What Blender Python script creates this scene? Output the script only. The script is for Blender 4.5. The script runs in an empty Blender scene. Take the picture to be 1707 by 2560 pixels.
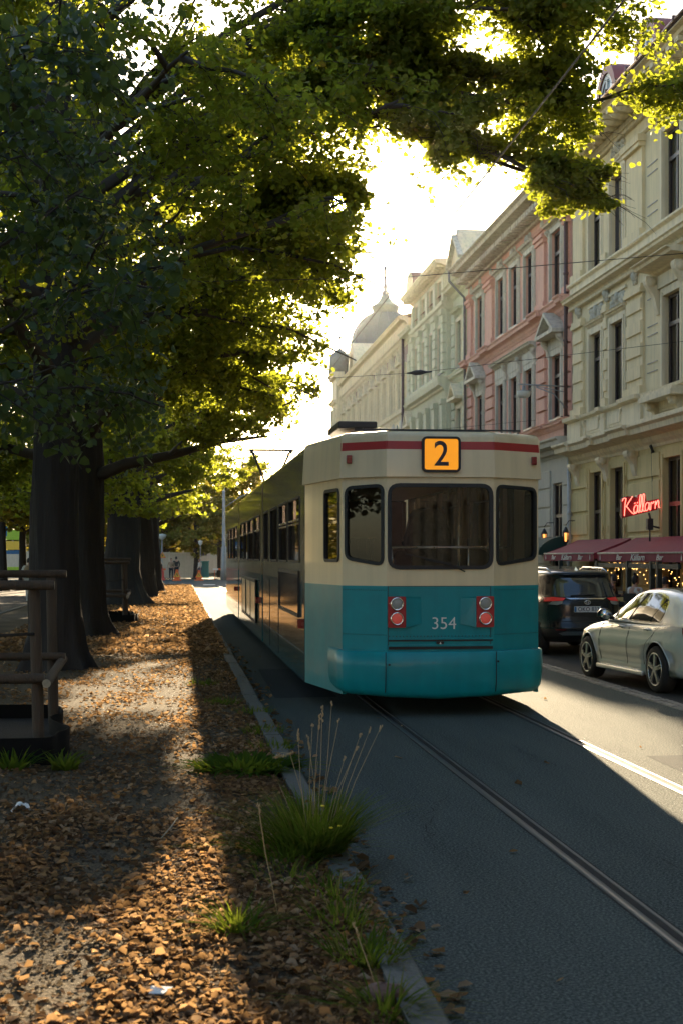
import bpy, bmesh, math, random
import numpy as np
from mathutils import Vector, Matrix, Quaternion
from mathutils.geometry import tessellate_polygon, delaunay_2d_cdt
PI = math.pi
R = math.radians
C = bpy.context.scene
COL = C.collection
rnd = random.Random(7)

# ------------------------------------------------------------------ camera
cam_d = bpy.data.cameras.new('camera')
cam = bpy.data.objects.new('camera', cam_d)
COL.objects.link(cam)
C.camera = cam
YAW = math.atan(401.5 / 3556)
cam.location = (0, 0, 1.9)
cam.rotation_euler = (R(90), 0, -YAW)
cam_d.sensor_fit = 'HORIZONTAL'
cam_d.sensor_width = 24.0
cam_d.lens = 50.0
cam_d.shift_y = 111 / 1707
cam_d.clip_start = 0.1
cam_d.clip_end = 6000
cam_d.dof.use_dof = True
cam_d.dof.focus_distance = 18.0
cam_d.dof.aperture_fstop = 5.0

# ------------------------------------------------------------------ light
AZ, EL = R(6.25), R(13.9)
SUN = Vector((math.sin(AZ) * math.cos(EL), math.cos(AZ) * math.cos(EL), math.sin(EL)))
w = bpy.data.worlds.new('World')
C.world = w
w.use_nodes = True
nt = w.node_tree
nt.nodes.clear()
sky = nt.nodes.new('ShaderNodeTexSky')
sky.sky_type = 'NISHITA'
sky.sun_disc = False
sky.sun_elevation = EL
sky.sun_rotation = AZ
sky.air_density = 1.0
sky.dust_density = 1.2
sky.ozone_density = 1.3
bg = nt.nodes.new('ShaderNodeBackground')
bg.inputs[1].default_value = 0.055
# circumsolar glare of the hazy sky: a small bright disc and the aureole round it
geo = nt.nodes.new('ShaderNodeTexCoord')
nrm = nt.nodes.new('ShaderNodeVectorMath'); nrm.operation = 'NORMALIZE'
dot = nt.nodes.new('ShaderNodeVectorMath'); dot.operation = 'DOT_PRODUCT'
dot.inputs[1].default_value = SUN
def wm(op, a, b=None):
    n = nt.nodes.new('ShaderNodeMath'); n.operation = op
    for i, q in enumerate((a, b)):
        if q is None: continue
        if isinstance(q, (int, float)): n.inputs[i].default_value = q
        else: nt.links.new(q, n.inputs[i])
    return n.outputs[0]
nt.links.new(geo.outputs['Generated'], nrm.inputs[0])
nt.links.new(nrm.outputs[0], dot.inputs[0])
dv = wm('MAXIMUM', dot.outputs['Value'], 0.0)
aur = wm('ADD', wm('MULTIPLY', wm('POWER', dv, 180.0), 2.6), wm('MULTIPLY', wm('POWER', dv, 3000.0), 60.0))
disc = wm('MULTIPLY', wm('GREATER_THAN', dv, math.cos(R(0.62))), 2500.0)
aur = wm('ADD', aur, disc)
mixc = nt.nodes.new('ShaderNodeVectorMath'); mixc.operation = 'MULTIPLY_ADD'
mixc.inputs[1].default_value = (1.0, 0.84, 0.58)
comb = nt.nodes.new('ShaderNodeCombineXYZ')
for i in range(3): nt.links.new(aur, comb.inputs[i])
nt.links.new(comb.outputs[0], mixc.inputs[0])
nt.links.new(sky.outputs[0], mixc.inputs[2])
nt.links.new(mixc.outputs[0], bg.inputs[0])
wo = nt.nodes.new('ShaderNodeOutputWorld')
nt.links.new(bg.outputs[0], wo.inputs[0])

sun_d = bpy.data.lights.new('sun', 'SUN')
sun_d.energy = 3.7
sun_d.angle = R(0.5)
sun_d.color = (1.0, 0.78, 0.50)
sun = bpy.data.objects.new('sun', sun_d)
COL.objects.link(sun)
sun.location = (20, 160, 60)
sun.rotation_euler = SUN.to_track_quat('Z', 'Y').to_euler()

C.view_settings.view_transform = 'Standard'
C.view_settings.look = 'None'
C.view_settings.exposure = 2.75
C.view_settings.gamma = 1.0
C.cycles.use_denoising = True
C.cycles.max_bounces = 10
C.cycles.diffuse_bounces = 3
C.cycles.glossy_bounces = 3
C.cycles.transmission_bounces = 6
C.cycles.transparent_max_bounces = 16
C.cycles.volume_bounces = 0
C.cycles.sample_clamp_indirect = 6.0
C.cycles.caustics_reflective = False
C.cycles.caustics_refractive = False

# ------------------------------------------------------------------ materials
def new_mat(name):
    m = bpy.data.materials.new(name)
    m.use_nodes = True
    return m, m.node_tree, m.node_tree.nodes['Principled BSDF']

def mat(name, col, rough=0.6, metal=0.0, vary=0.12, scale=6.0, bump=0.0, bscale=40.0, spec=0.5,
        coat=0.0, streak=0.0, stretch=(1, 1, 1), emit=None, estr=0.0, col2=None, c2scale=1.5, c2amt=0.5):
    m, t, b = new_mat(name)
    N, L = t.nodes, t.links
    tc = N.new('ShaderNodeTexCoord')
    mp = N.new('ShaderNodeMapping'); mp.inputs['Scale'].default_value = stretch
    L.new(tc.outputs['Object'], mp.inputs[0])
    no = N.new('ShaderNodeTexNoise'); no.inputs['Scale'].default_value = scale; no.inputs['Detail'].default_value = 6
    L.new(mp.outputs[0], no.inputs['Vector'])
    rgb = N.new('ShaderNodeRGB'); rgb.outputs[0].default_value = (*col, 1)
    cur = rgb.outputs[0]
    if col2 is not None:
        n2 = N.new('ShaderNodeTexNoise'); n2.inputs['Scale'].default_value = c2scale; n2.inputs['Detail'].default_value = 8
        L.new(mp.outputs[0], n2.inputs['Vector'])
        r2 = N.new('ShaderNodeValToRGB'); r2.color_ramp.elements[0].position = 0.5 - 0.18; r2.color_ramp.elements[1].position = 0.5 + 0.18
        L.new(n2.outputs[0], r2.inputs[0])
        mu = N.new('ShaderNodeMath'); mu.operation = 'MULTIPLY'; mu.inputs[1].default_value = c2amt
        L.new(r2.outputs[0], mu.inputs[0])
        mx = N.new('ShaderNodeMix'); mx.data_type = 'RGBA'
        L.new(mu.outputs[0], mx.inputs[0]); L.new(cur, mx.inputs[6]); mx.inputs[7].default_value = (*col2, 1)
        cur = mx.outputs[2]
    if vary > 0:
        mr = N.new('ShaderNodeMapRange'); mr.inputs[1].default_value = 0.25; mr.inputs[2].default_value = 0.75
        mr.inputs[3].default_value = 1 - vary; mr.inputs[4].default_value = 1 + vary
        L.new(no.outputs[0], mr.inputs[0])
        vm = N.new('ShaderNodeVectorMath'); vm.operation = 'SCALE'
        L.new(cur, vm.inputs[0]); L.new(mr.outputs[0], vm.inputs[3]); cur = vm.outputs[0]
    if streak > 0:
        mp2 = N.new('ShaderNodeMapping'); mp2.inputs['Scale'].default_value = (3.0, 3.0, 0.22)
        L.new(tc.outputs['Object'], mp2.inputs[0])
        n3 = N.new('ShaderNodeTexNoise'); n3.inputs['Scale'].default_value = 2.4; n3.inputs['Detail'].default_value = 8
        L.new(mp2.outputs[0], n3.inputs['Vector'])
        m3 = N.new('ShaderNodeMapRange'); m3.inputs[1].default_value = 0.42; m3.inputs[2].default_value = 0.68
        m3.inputs[3].default_value = 1.0; m3.inputs[4].default_value = 1 - streak
        L.new(n3.outputs[0], m3.inputs[0])
        v3 = N.new('ShaderNodeVectorMath'); v3.operation = 'SCALE'
        L.new(cur, v3.inputs[0]); L.new(m3.outputs[0], v3.inputs[3]); cur = v3.outputs[0]
    L.new(cur, b.inputs['Base Color'])
    b.inputs['Roughness'].default_value = rough
    b.inputs['Metallic'].default_value = metal
    b.inputs['Specular IOR Level'].default_value = spec
    if coat: b.inputs['Coat Weight'].default_value = coat; b.inputs['Coat Roughness'].default_value = 0.06
    if vary > 0 and rough > 0.12:
        rr_ = N.new('ShaderNodeMapRange'); rr_.inputs[3].default_value = max(0, rough - 0.12); rr_.inputs[4].default_value = min(1, rough + 0.12)
        L.new(no.outputs[0], rr_.inputs[0]); L.new(rr_.outputs[0], b.inputs['Roughness'])
    if bump:
        n4 = N.new('ShaderNodeTexNoise'); n4.inputs['Scale'].default_value = bscale; n4.inputs['Detail'].default_value = 5
        L.new(mp.outputs[0], n4.inputs['Vector'])
        bp = N.new('ShaderNodeBump'); bp.inputs['Strength'].default_value = min(1, bump); bp.inputs['Distance'].default_value = 0.02 * max(1, bump)
        L.new(n4.outputs[0], bp.inputs['Height']); L.new(bp.outputs[0], b.inputs['Normal'])
    if emit is not None:
        b.inputs['Emission Color'].default_value = (*emit, 1); b.inputs['Emission Strength'].default_value = estr
    return m

def glass_mat(name, tint, refl=0.08, rough=0.02):
    m = bpy.data.materials.new(name); m.use_nodes = True
    t = m.node_tree; t.nodes.clear()
    tr = t.nodes.new('ShaderNodeBsdfTransparent'); tr.inputs[0].default_value = (*tint, 1)
    gl = t.nodes.new('ShaderNodeBsdfGlossy'); gl.inputs['Roughness'].default_value = rough; gl.inputs[0].default_value = (.75, .75, .75, 1)
    lw = t.nodes.new('ShaderNodeFresnel'); lw.inputs[0].default_value = 1.5
    ad = t.nodes.new('ShaderNodeMath'); ad.operation = 'MULTIPLY_ADD'; ad.inputs[1].default_value = 1.15; ad.inputs[2].default_value = refl - 0.08; ad.use_clamp = True
    t.links.new(lw.outputs[0], ad.inputs[0])
    mx = t.nodes.new('ShaderNodeMixShader')
    t.links.new(ad.outputs[0], mx.inputs[0]); t.links.new(tr.outputs[0], mx.inputs[1]); t.links.new(gl.outputs[0], mx.inputs[2])
    o = t.nodes.new('ShaderNodeOutputMaterial'); t.links.new(mx.outputs[0], o.inputs[0])
    return m

def leaf_mat(name, cols, trans=0.5, tcol=(0.55, 0.5, 0.06), rough=0.45, tmix=1.0, spec=.2):
    """leaf: diffuse + translucent, each leaf its own tone from the attribute 'tone'"""
    m = bpy.data.materials.new(name); m.use_nodes = True
    t = m.node_tree; t.nodes.clear(); N, L = t.nodes, t.links
    at = N.new('ShaderNodeAttribute'); at.attribute_name = 'tone'
    ra = N.new('ShaderNodeValToRGB'); ra.color_ramp.interpolation = 'LINEAR'
    el = ra.color_ramp.elements
    while len(el) < len(cols): el.new(0.5)
    for i, (p, c) in enumerate(cols):
        el[i].position = p; el[i].color = (*c, 1)
    L.new(at.outputs['Fac'], ra.inputs[0])
    pb = N.new('ShaderNodeBsdfPrincipled'); pb.inputs['Roughness'].default_value = rough; pb.inputs['Specular IOR Level'].default_value = spec
    L.new(ra.outputs[0], pb.inputs['Base Color'])
    tl = N.new('ShaderNodeBsdfTranslucent')
    mc = N.new('ShaderNodeMix'); mc.data_type = 'RGBA'; mc.inputs[0].default_value = tmix
    L.new(ra.outputs[0], mc.inputs[6])
    mul = N.new('ShaderNodeMix'); mul.data_type = 'RGBA'; mul.blend_type = 'MULTIPLY'; mul.inputs[0].default_value = 0.0
    mc.inputs[7].default_value = (*tcol, 1)
    L.new(mc.outputs[2], tl.inputs[0])
    mx = N.new('ShaderNodeMixShader'); mx.inputs[0].default_value = trans
    L.new(pb.outputs[0], mx.inputs[1]); L.new(tl.outputs[0], mx.inputs[2])
    o = N.new('ShaderNodeOutputMaterial'); L.new(mx.outputs[0], o.inputs[0])
    N.remove(mul)
    return m

M = {}
M['cream_wall'] = mat('cream_stucco', (0.76, 0.62, 0.37), 0.85, vary=0.08, scale=1.5, bump=0.25, bscale=60, streak=0.16)
M['cream_trim'] = mat('cream_trim', (0.78, 0.66, 0.44), 0.8, vary=0.07, scale=2, streak=0.2)
M['yellow_wall'] = mat('yellow_stucco', (0.70, 0.54, 0.25), 0.85, vary=0.08, scale=1.5, bump=0.25, bscale=60, streak=0.14)
M['pink_wall'] = mat('pink_stucco', (0.70, 0.37, 0.27), 0.85, vary=0.08, scale=1.3, bump=0.25, bscale=60, streak=0.14)
M['pale_trim'] = mat('pale_stone_trim', (0.60, 0.54, 0.42), 0.8, vary=0.08, scale=2, streak=0.3)
M['grey_wall'] = mat('grey_stucco', (0.50, 0.45, 0.36), 0.85, vary=0.08, scale=1.5, bump=0.25, bscale=60, streak=0.12)
M['green_wall'] = mat('pale_green_stucco', (0.62, 0.59, 0.40), 0.85, vary=0.07, scale=1.4, bump=0.2, bscale=60, streak=0.14)
M['brown_brick'] = mat('brown_brick', (0.36, 0.24, 0.19), 0.85, vary=0.12, scale=8)
M['sash'] = mat('dark_brown_sash_paint', (0.045, 0.028, 0.025), 0.45, vary=0.1)
M['white_paint'] = mat('white_joinery', (0.7, 0.7, 0.66), 0.5, vary=0.05)
M['curtain'] = mat('pale_curtain_cloth', (0.42, 0.42, 0.38), 0.9, vary=0.15, scale=14, stretch=(1, 1, 0.1))
M['red_curtain'] = mat('red_curtain_cloth', (0.25, 0.01, 0.015), 0.9)
M['room'] = mat('dark_room', (0.03, 0.028, 0.025), 0.9)
M['roof_red'] = mat('red_roof_sheet', (0.26, 0.09, 0.075), 0.55, vary=0.12)
M['roof_grey'] = mat('grey_roof_sheet', (0.20, 0.20, 0.20), 0.5, vary=0.1)
M['roof_tile'] = mat('brown_roof_tile', (0.30, 0.16, 0.11), 0.8, vary=0.2)
M['lead'] = mat('lead_flashing', (0.2, 0.19, 0.18), 0.5, vary=0.15)
M['pipe_dark'] = mat('dark_downpipe', (0.09, 0.045, 0.04), 0.5)
M['pipe_grey'] = mat('grey_downpipe', (0.42, 0.43, 0.42), 0.5)
M['window_glass'] = glass_mat('window_glass', (0.55, 0.58, 0.56), 0.10)
M['tram_glass'] = glass_mat('tram_window_glass', (0.62, 0.57, 0.50), 0.095)
M['tram_glass_dark'] = glass_mat('tinted_tram_glass', (0.34, 0.31, 0.26), 0.13)
M['car_glass'] = glass_mat('car_glass', (0.10, 0.12, 0.11), 0.16)
M['rubber'] = mat('black_rubber', (0.012, 0.012, 0.013), 0.55, vary=0.05)
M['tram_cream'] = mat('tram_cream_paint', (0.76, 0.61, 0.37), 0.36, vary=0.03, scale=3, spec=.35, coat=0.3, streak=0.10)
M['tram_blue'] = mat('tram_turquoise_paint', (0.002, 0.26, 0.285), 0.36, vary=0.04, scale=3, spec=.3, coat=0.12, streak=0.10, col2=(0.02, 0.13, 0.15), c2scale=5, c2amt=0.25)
M['side_cream'] = mat('shaded_grimy_side_cream', (0.36, 0.31, 0.19), 0.22, vary=0.10, scale=4, spec=.5, coat=0.6, streak=0.42)  # cream darkened to put tree shade into the colour; the streaks are grime
M['side_blue'] = mat('shaded_grimy_side_blue', (0.010, 0.13, 0.15), 0.18, vary=0.08, scale=4, spec=.5, coat=0.8, streak=0.3)  # turquoise darkened likewise for the shaded side, with grime streaks
M['tram_red'] = mat('tram_red_stripe', (0.42, 0.02, 0.02), 0.4, vary=0.06)
M['tram_roof'] = mat('tram_roof_grey', (0.33, 0.31, 0.27), 0.6, vary=0.2, scale=4)
M['dark_metal'] = mat('dark_metal', (0.03, 0.03, 0.032), 0.5, metal=0.3)
M['interior'] = mat('tram_interior_panel', (0.48, 0.36, 0.26), 0.6)
M['int_floor'] = mat('tram_floor', (0.06, 0.06, 0.06), 0.8)
M['seat_cloth'] = mat('dark_seat_cloth', (0.02, 0.022, 0.02), 0.95, vary=0.5, scale=9, bump=0.5, bscale=25)
M['steel'] = mat('polished_handrail', (0.75, 0.75, 0.74), 0.25, metal=1.0, vary=0.03)
M['lens_white'] = mat('clear_lamp_lens', (0.32, 0.31, 0.27), 0.25, bump=0.4, bscale=160)
M['lens_red'] = mat('lit_red_lens', (0.42, 0.07, 0.055), 0.3, emit=(1.0, 0.12, 0.08), estr=0.03, bump=0.4, bscale=160)
M['red_plate'] = mat('red_lamp_plate', (0.40, 0.02, 0.02), 0.45)
M['red_dark'] = mat('dark_red_lens', (0.22, 0.012, 0.012), 0.25)
M['sign_amber'] = mat('backlit_amber_sign', (0.30, 0.10, 0.006), 0.4, vary=0.0, emit=(1.0, 0.36, 0.012), estr=0.125)
M['navy'] = mat('navy_numeral', (0.012, 0.014, 0.035), 0.5, vary=0)
M['white_letter'] = mat('white_lettering', (0.72, 0.72, 0.66), 0.5, vary=0.03)
M['asphalt'] = None
M['rail'] = mat('worn_rail_steel', (0.10, 0.105, 0.105), 0.48, metal=0.6, vary=0.2, scale=5)
M['groove'] = mat('rail_groove_grime', (0.006, 0.006, 0.006), 0.9)
M['granite'] = mat('granite_kerb', (0.095, 0.095, 0.085), 0.8, vary=0.25, scale=30, bump=0.6, bscale=50, col2=(0.11, 0.115, 0.10), c2scale=3, c2amt=0.6)
M['sett'] = mat('granite_setts', (0.24, 0.21, 0.17), 0.75, vary=0.3, scale=9, bump=0.6, bscale=40)
M['bark'] = mat('linden_bark', (0.026, 0.020, 0.016), 0.9, vary=0.35, scale=9, stretch=(1, 1, 0.14), bump=1.6, bscale=16)
M['twig'] = mat('twig_bark', (0.05, 0.038, 0.028), 0.85, vary=0.2)
M['stake'] = mat('weathered_round_timber', (0.075, 0.05, 0.032), 0.8, vary=0.3, scale=4, stretch=(6, 6, 0.7), bump=0.8, bscale=12)
M['stake_end'] = mat('cut_timber_end', (0.33, 0.28, 0.20), 0.85, vary=0.25, scale=14)
M['planter'] = mat('black_planter_edge', (0.008, 0.007, 0.006), 0.9, spec=.1)
M['soil'] = mat('dark_soil', (0.025, 0.018, 0.013), 0.95, vary=0.3, scale=12, bump=1.0, bscale=30)
M['silver'] = mat('silver_car_paint', (0.62, 0.62, 0.57), 0.34, metal=0.35, vary=0.03, coat=0.9)
M['black_paint'] = mat('dark_car_paint', (0.006, 0.010, 0.014), 0.22, vary=0.03, spec=.35, coat=.25)
M['tyre'] = mat('tyre_rubber', (0.016, 0.015, 0.014), 0.85)
M['alloy'] = mat('alloy_rim', (0.55, 0.54, 0.5), 0.28, metal=0.9, vary=0.04)
M['chrome'] = mat('chrome', (0.8, 0.8, 0.78), 0.12, metal=1.0, vary=0.0)
M['black_trim'] = mat('black_plastic_trim', (0.015, 0.015, 0.016), 0.5)
M['awning'] = mat('dark_red_awning_cloth', (0.26, 0.028, 0.045), 0.85, vary=0.12, scale=3, streak=0.15)
M['green_awning'] = mat('dark_green_awning_cloth', (0.012, 0.045, 0.035), 0.85)
M['green_wood'] = mat('dark_green_painted_wood', (0.010, 0.022, 0.018), 0.6)
M['neon'] = mat('red_neon_tube', (0.9, 0.2, 0.15), 0.4, vary=0, emit=(1.0, 0.13, 0.09), estr=.7)
M['neon_back'] = mat('dark_red_sign_case', (0.16, 0.012, 0.02), 0.5)
M['bulb'] = mat('warm_fairy_bulb', (1, 0.7, 0.3), 0.4, vary=0, emit=(1.0, 0.52, 0.14), estr=1.6)
M['lantern'] = mat('lit_lantern_glass', (1, 0.6, 0.25), 0.4, vary=0, emit=(1.0, 0.36, 0.08), estr=.32)
M['skin'] = mat('skin', (0.42, 0.24, 0.17), 0.55, vary=0.05)
M['hair'] = mat('dark_hair', (0.018, 0.013, 0.011), 0.7)
M['cloth_dark'] = mat('dark_clothing', (0.022, 0.024, 0.028), 0.9)
M['cloth_white'] = mat('white_clothing', (0.6, 0.6, 0.56), 0.9)
M['cloth_tan'] = mat('tan_clothing', (0.30, 0.22, 0.13), 0.9)
M['cloth_pink'] = mat('pink_clothing', (0.45, 0.26, 0.26), 0.9)
M['denim'] = mat('denim', (0.05, 0.07, 0.12), 0.9)
M['orange'] = mat('orange_plastic', (0.75, 0.14, 0.03), 0.5, vary=0.05)
M['sign_orange'] = mat('orange_sign_edge', (0.80, 0.10, 0.03), 0.5, vary=0.03)
M['sign_yellow'] = mat('yellow_sign_face', (0.85, 0.50, 0.04), 0.5, vary=0.03)
M['sign_blue'] = mat('blue_sign_face', (0.01, 0.14, 0.32), 0.45, vary=0.03)
M['pole_grey'] = mat('galvanised_pole', (0.30, 0.30, 0.29), 0.5, metal=0.3)
M['beige_board'] = mat('beige_hoarding', (0.52, 0.44, 0.32), 0.8, vary=0.08, streak=0.1)
M['teal_box'] = mat('teal_container_paint', (0.02, 0.24, 0.30), 0.5)
M['lime'] = mat('lime_green_board', (0.35, 0.50, 0.03), 0.6)
M['band_blue'] = mat('blue_board', (0.02, 0.10, 0.22), 0.6)
M['far_wall'] = mat('far_facade_ochre', (0.55, 0.38, 0.20), 0.8, streak=0.1)
M['white_line'] = mat('road_paint', (0.6, 0.59, 0.54), 0.7, vary=0.25, scale=25)
M['tissue'] = mat('crumpled_tissue', (0.75, 0.76, 0.74), 0.9, vary=0.04)
M['plate'] = mat('number_plate_face', (0.72, 0.72, 0.68), 0.4, vary=0.02)
M['wire'] = mat('overhead_wire', (0.05, 0.045, 0.04), 0.5, metal=0.5)
M['lamp_shade'] = mat('pale_lamp_enamel', (0.55, 0.55, 0.5), 0.45)

def ground_mat(name, base, dark, light, fine, bumpd, rough=0.85, spots=None, big=0.25, stretch=None):
    m, t, b = new_mat(name); N, L = t.nodes, t.links
    tc = N.new('ShaderNodeTexCoord')
    n1 = N.new('ShaderNodeTexNoise'); n1.inputs['Scale'].default_value = big; n1.inputs['Detail'].default_value = 8; n1.inputs['Roughness'].default_value = 0.65
    n2 = N.new('ShaderNodeTexNoise'); n2.inputs['Scale'].default_value = fine; n2.inputs['Detail'].default_value = 4; n2.inputs['Roughness'].default_value = 0.7
    n3 = N.new('ShaderNodeTexVoronoi'); n3.inputs['Scale'].default_value = fine * 0.8
    for q in (n1, n2, n3): L.new(tc.outputs['Object'], q.inputs['Vector'])
    if stretch:
        mp = N.new('ShaderNodeMapping'); mp.inputs['Scale'].default_value = stretch
        L.new(tc.outputs['Object'], mp.inputs[0]); L.new(mp.outputs[0], n1.inputs['Vector'])
    r1 = N.new('ShaderNodeValToRGB'); r1.color_ramp.elements[0].position = 0.35; r1.color_ramp.elements[1].position = 0.65
    r1.color_ramp.elements[0].color = (*dark, 1); r1.color_ramp.elements[1].color = (*base, 1)
    L.new(n1.outputs[0], r1.inputs[0])
    r2 = N.new('ShaderNodeMapRange'); r2.inputs[1].default_value = 0.45; r2.inputs[2].default_value = 0.75
    L.new(n2.outputs[0], r2.inputs[0])
    mx = N.new('ShaderNodeMix'); mx.data_type = 'RGBA'
    L.new(r2.outputs[0], mx.inputs[0]); L.new(r1.outputs[0], mx.inputs[6]); mx.inputs[7].default_value = (*light, 1)
    L.new(mx.outputs[2], b.inputs['Base Color'])
    b.inputs['Roughness'].default_value = rough
    b.inputs['Specular IOR Level'].default_value = 0.05
    ad = N.new('ShaderNodeMath'); ad.operation = 'MULTIPLY_ADD'; ad.inputs[1].default_value = 0.6
    L.new(n3.outputs['Distance'], ad.inputs[0]); L.new(n2.outputs[0], ad.inputs[2])
    bp = N.new('ShaderNodeBump'); bp.inputs['Strength'].default_value = 1.0; bp.inputs['Distance'].default_value = bumpd
    L.new(ad.outputs[0], bp.inputs['Height']); L.new(bp.outputs[0], b.inputs['Normal'])
    return m
M['asphalt'] = ground_mat('asphalt', (0.066, 0.078, 0.070), (0.040, 0.050, 0.046), (0.26, 0.28, 0.25), 62, 0.012, 0.86, big=1.6, stretch=(1, .10, 1))
M['parking'] = ground_mat('worn_asphalt', (0.055, 0.052, 0.046), (0.04, 0.039, 0.037), (0.10, 0.095, 0.085), 90, 0.006, 0.75)
M['dirt'] = ground_mat('packed_dirt', (0.15, 0.115, 0.075), (0.060, 0.050, 0.040), (0.24, 0.19, 0.12), 55, 0.022, 0.95, big=0.9)
M['field'] = ground_mat('park_ground', (0.07, 0.07, 0.035), (0.045, 0.045, 0.03), (0.10, 0.09, 0.05), 8, 0.02, 0.95)
M['pavement'] = ground_mat('pavement_slabs', (0.19, 0.18, 0.16), (0.14, 0.13, 0.12), (0.23, 0.22, 0.2), 40, 0.004, 0.85)
LEAFCOLS = [(0.0, (0.020, 0.042, 0.012)), (0.55, (0.045, 0.075, 0.016)), (0.85, (0.13, 0.13, 0.02)), (1.0, (0.26, 0.12, 0.02))]
M['leaf'] = leaf_mat('linden_leaves', LEAFCOLS, 0.52, (0.46, 0.50, 0.035), 0.5, 0.92)
M['leaf_young'] = leaf_mat('young_linden_leaves', [(0.0, (0.016, 0.042, 0.026)), (1.0, (0.045, 0.085, 0.03))], 0.35, (0.25, 0.30, 0.05), 0.35, 0.9)
M['leaf_far'] = leaf_mat('far_leaves', [(0.0, (0.05, 0.08, 0.015)), (0.6, (0.12, 0.13, 0.02)), (1.0, (0.32, 0.14, 0.02))], 0.5, (0.52, 0.42, 0.04), 0.5, 0.75)
M['litter'] = leaf_mat('fallen_leaf_litter', [(0.0, (0.050, 0.030, 0.020)), (0.3, (0.115, 0.066, 0.035)), (0.6, (0.25, 0.155, 0.085)), (0.85, (0.42, 0.30, 0.19)), (1.0, (0.44, 0.20, 0.06))], 0.42, (0.70, 0.42, 0.18), 0.9, 0.45, spec=.02)
M['grass'] = leaf_mat('grass_blades', [(0.0, (0.03, 0.07, 0.012)), (0.7, (0.07, 0.12, 0.02)), (1.0, (0.22, 0.17, 0.06))], 0.4, (0.30, 0.36, 0.03), 0.9, 0.8, spec=.0)
M['straw'] = leaf_mat('dry_grass_stems', [(0.0, (0.25, 0.17, 0.08)), (1.0, (0.40, 0.30, 0.15))], 0.3, (0.6, 0.42, 0.16), 0.9, 0.8, spec=.0)
M['flower'] = mat('yellow_petals', (0.8, 0.6, 0.02), 0.6)

# ------------------------------------------------------------------ mesh helper
def topmost(o):
    while o.parent is not None: o = o.parent
    return o

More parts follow.
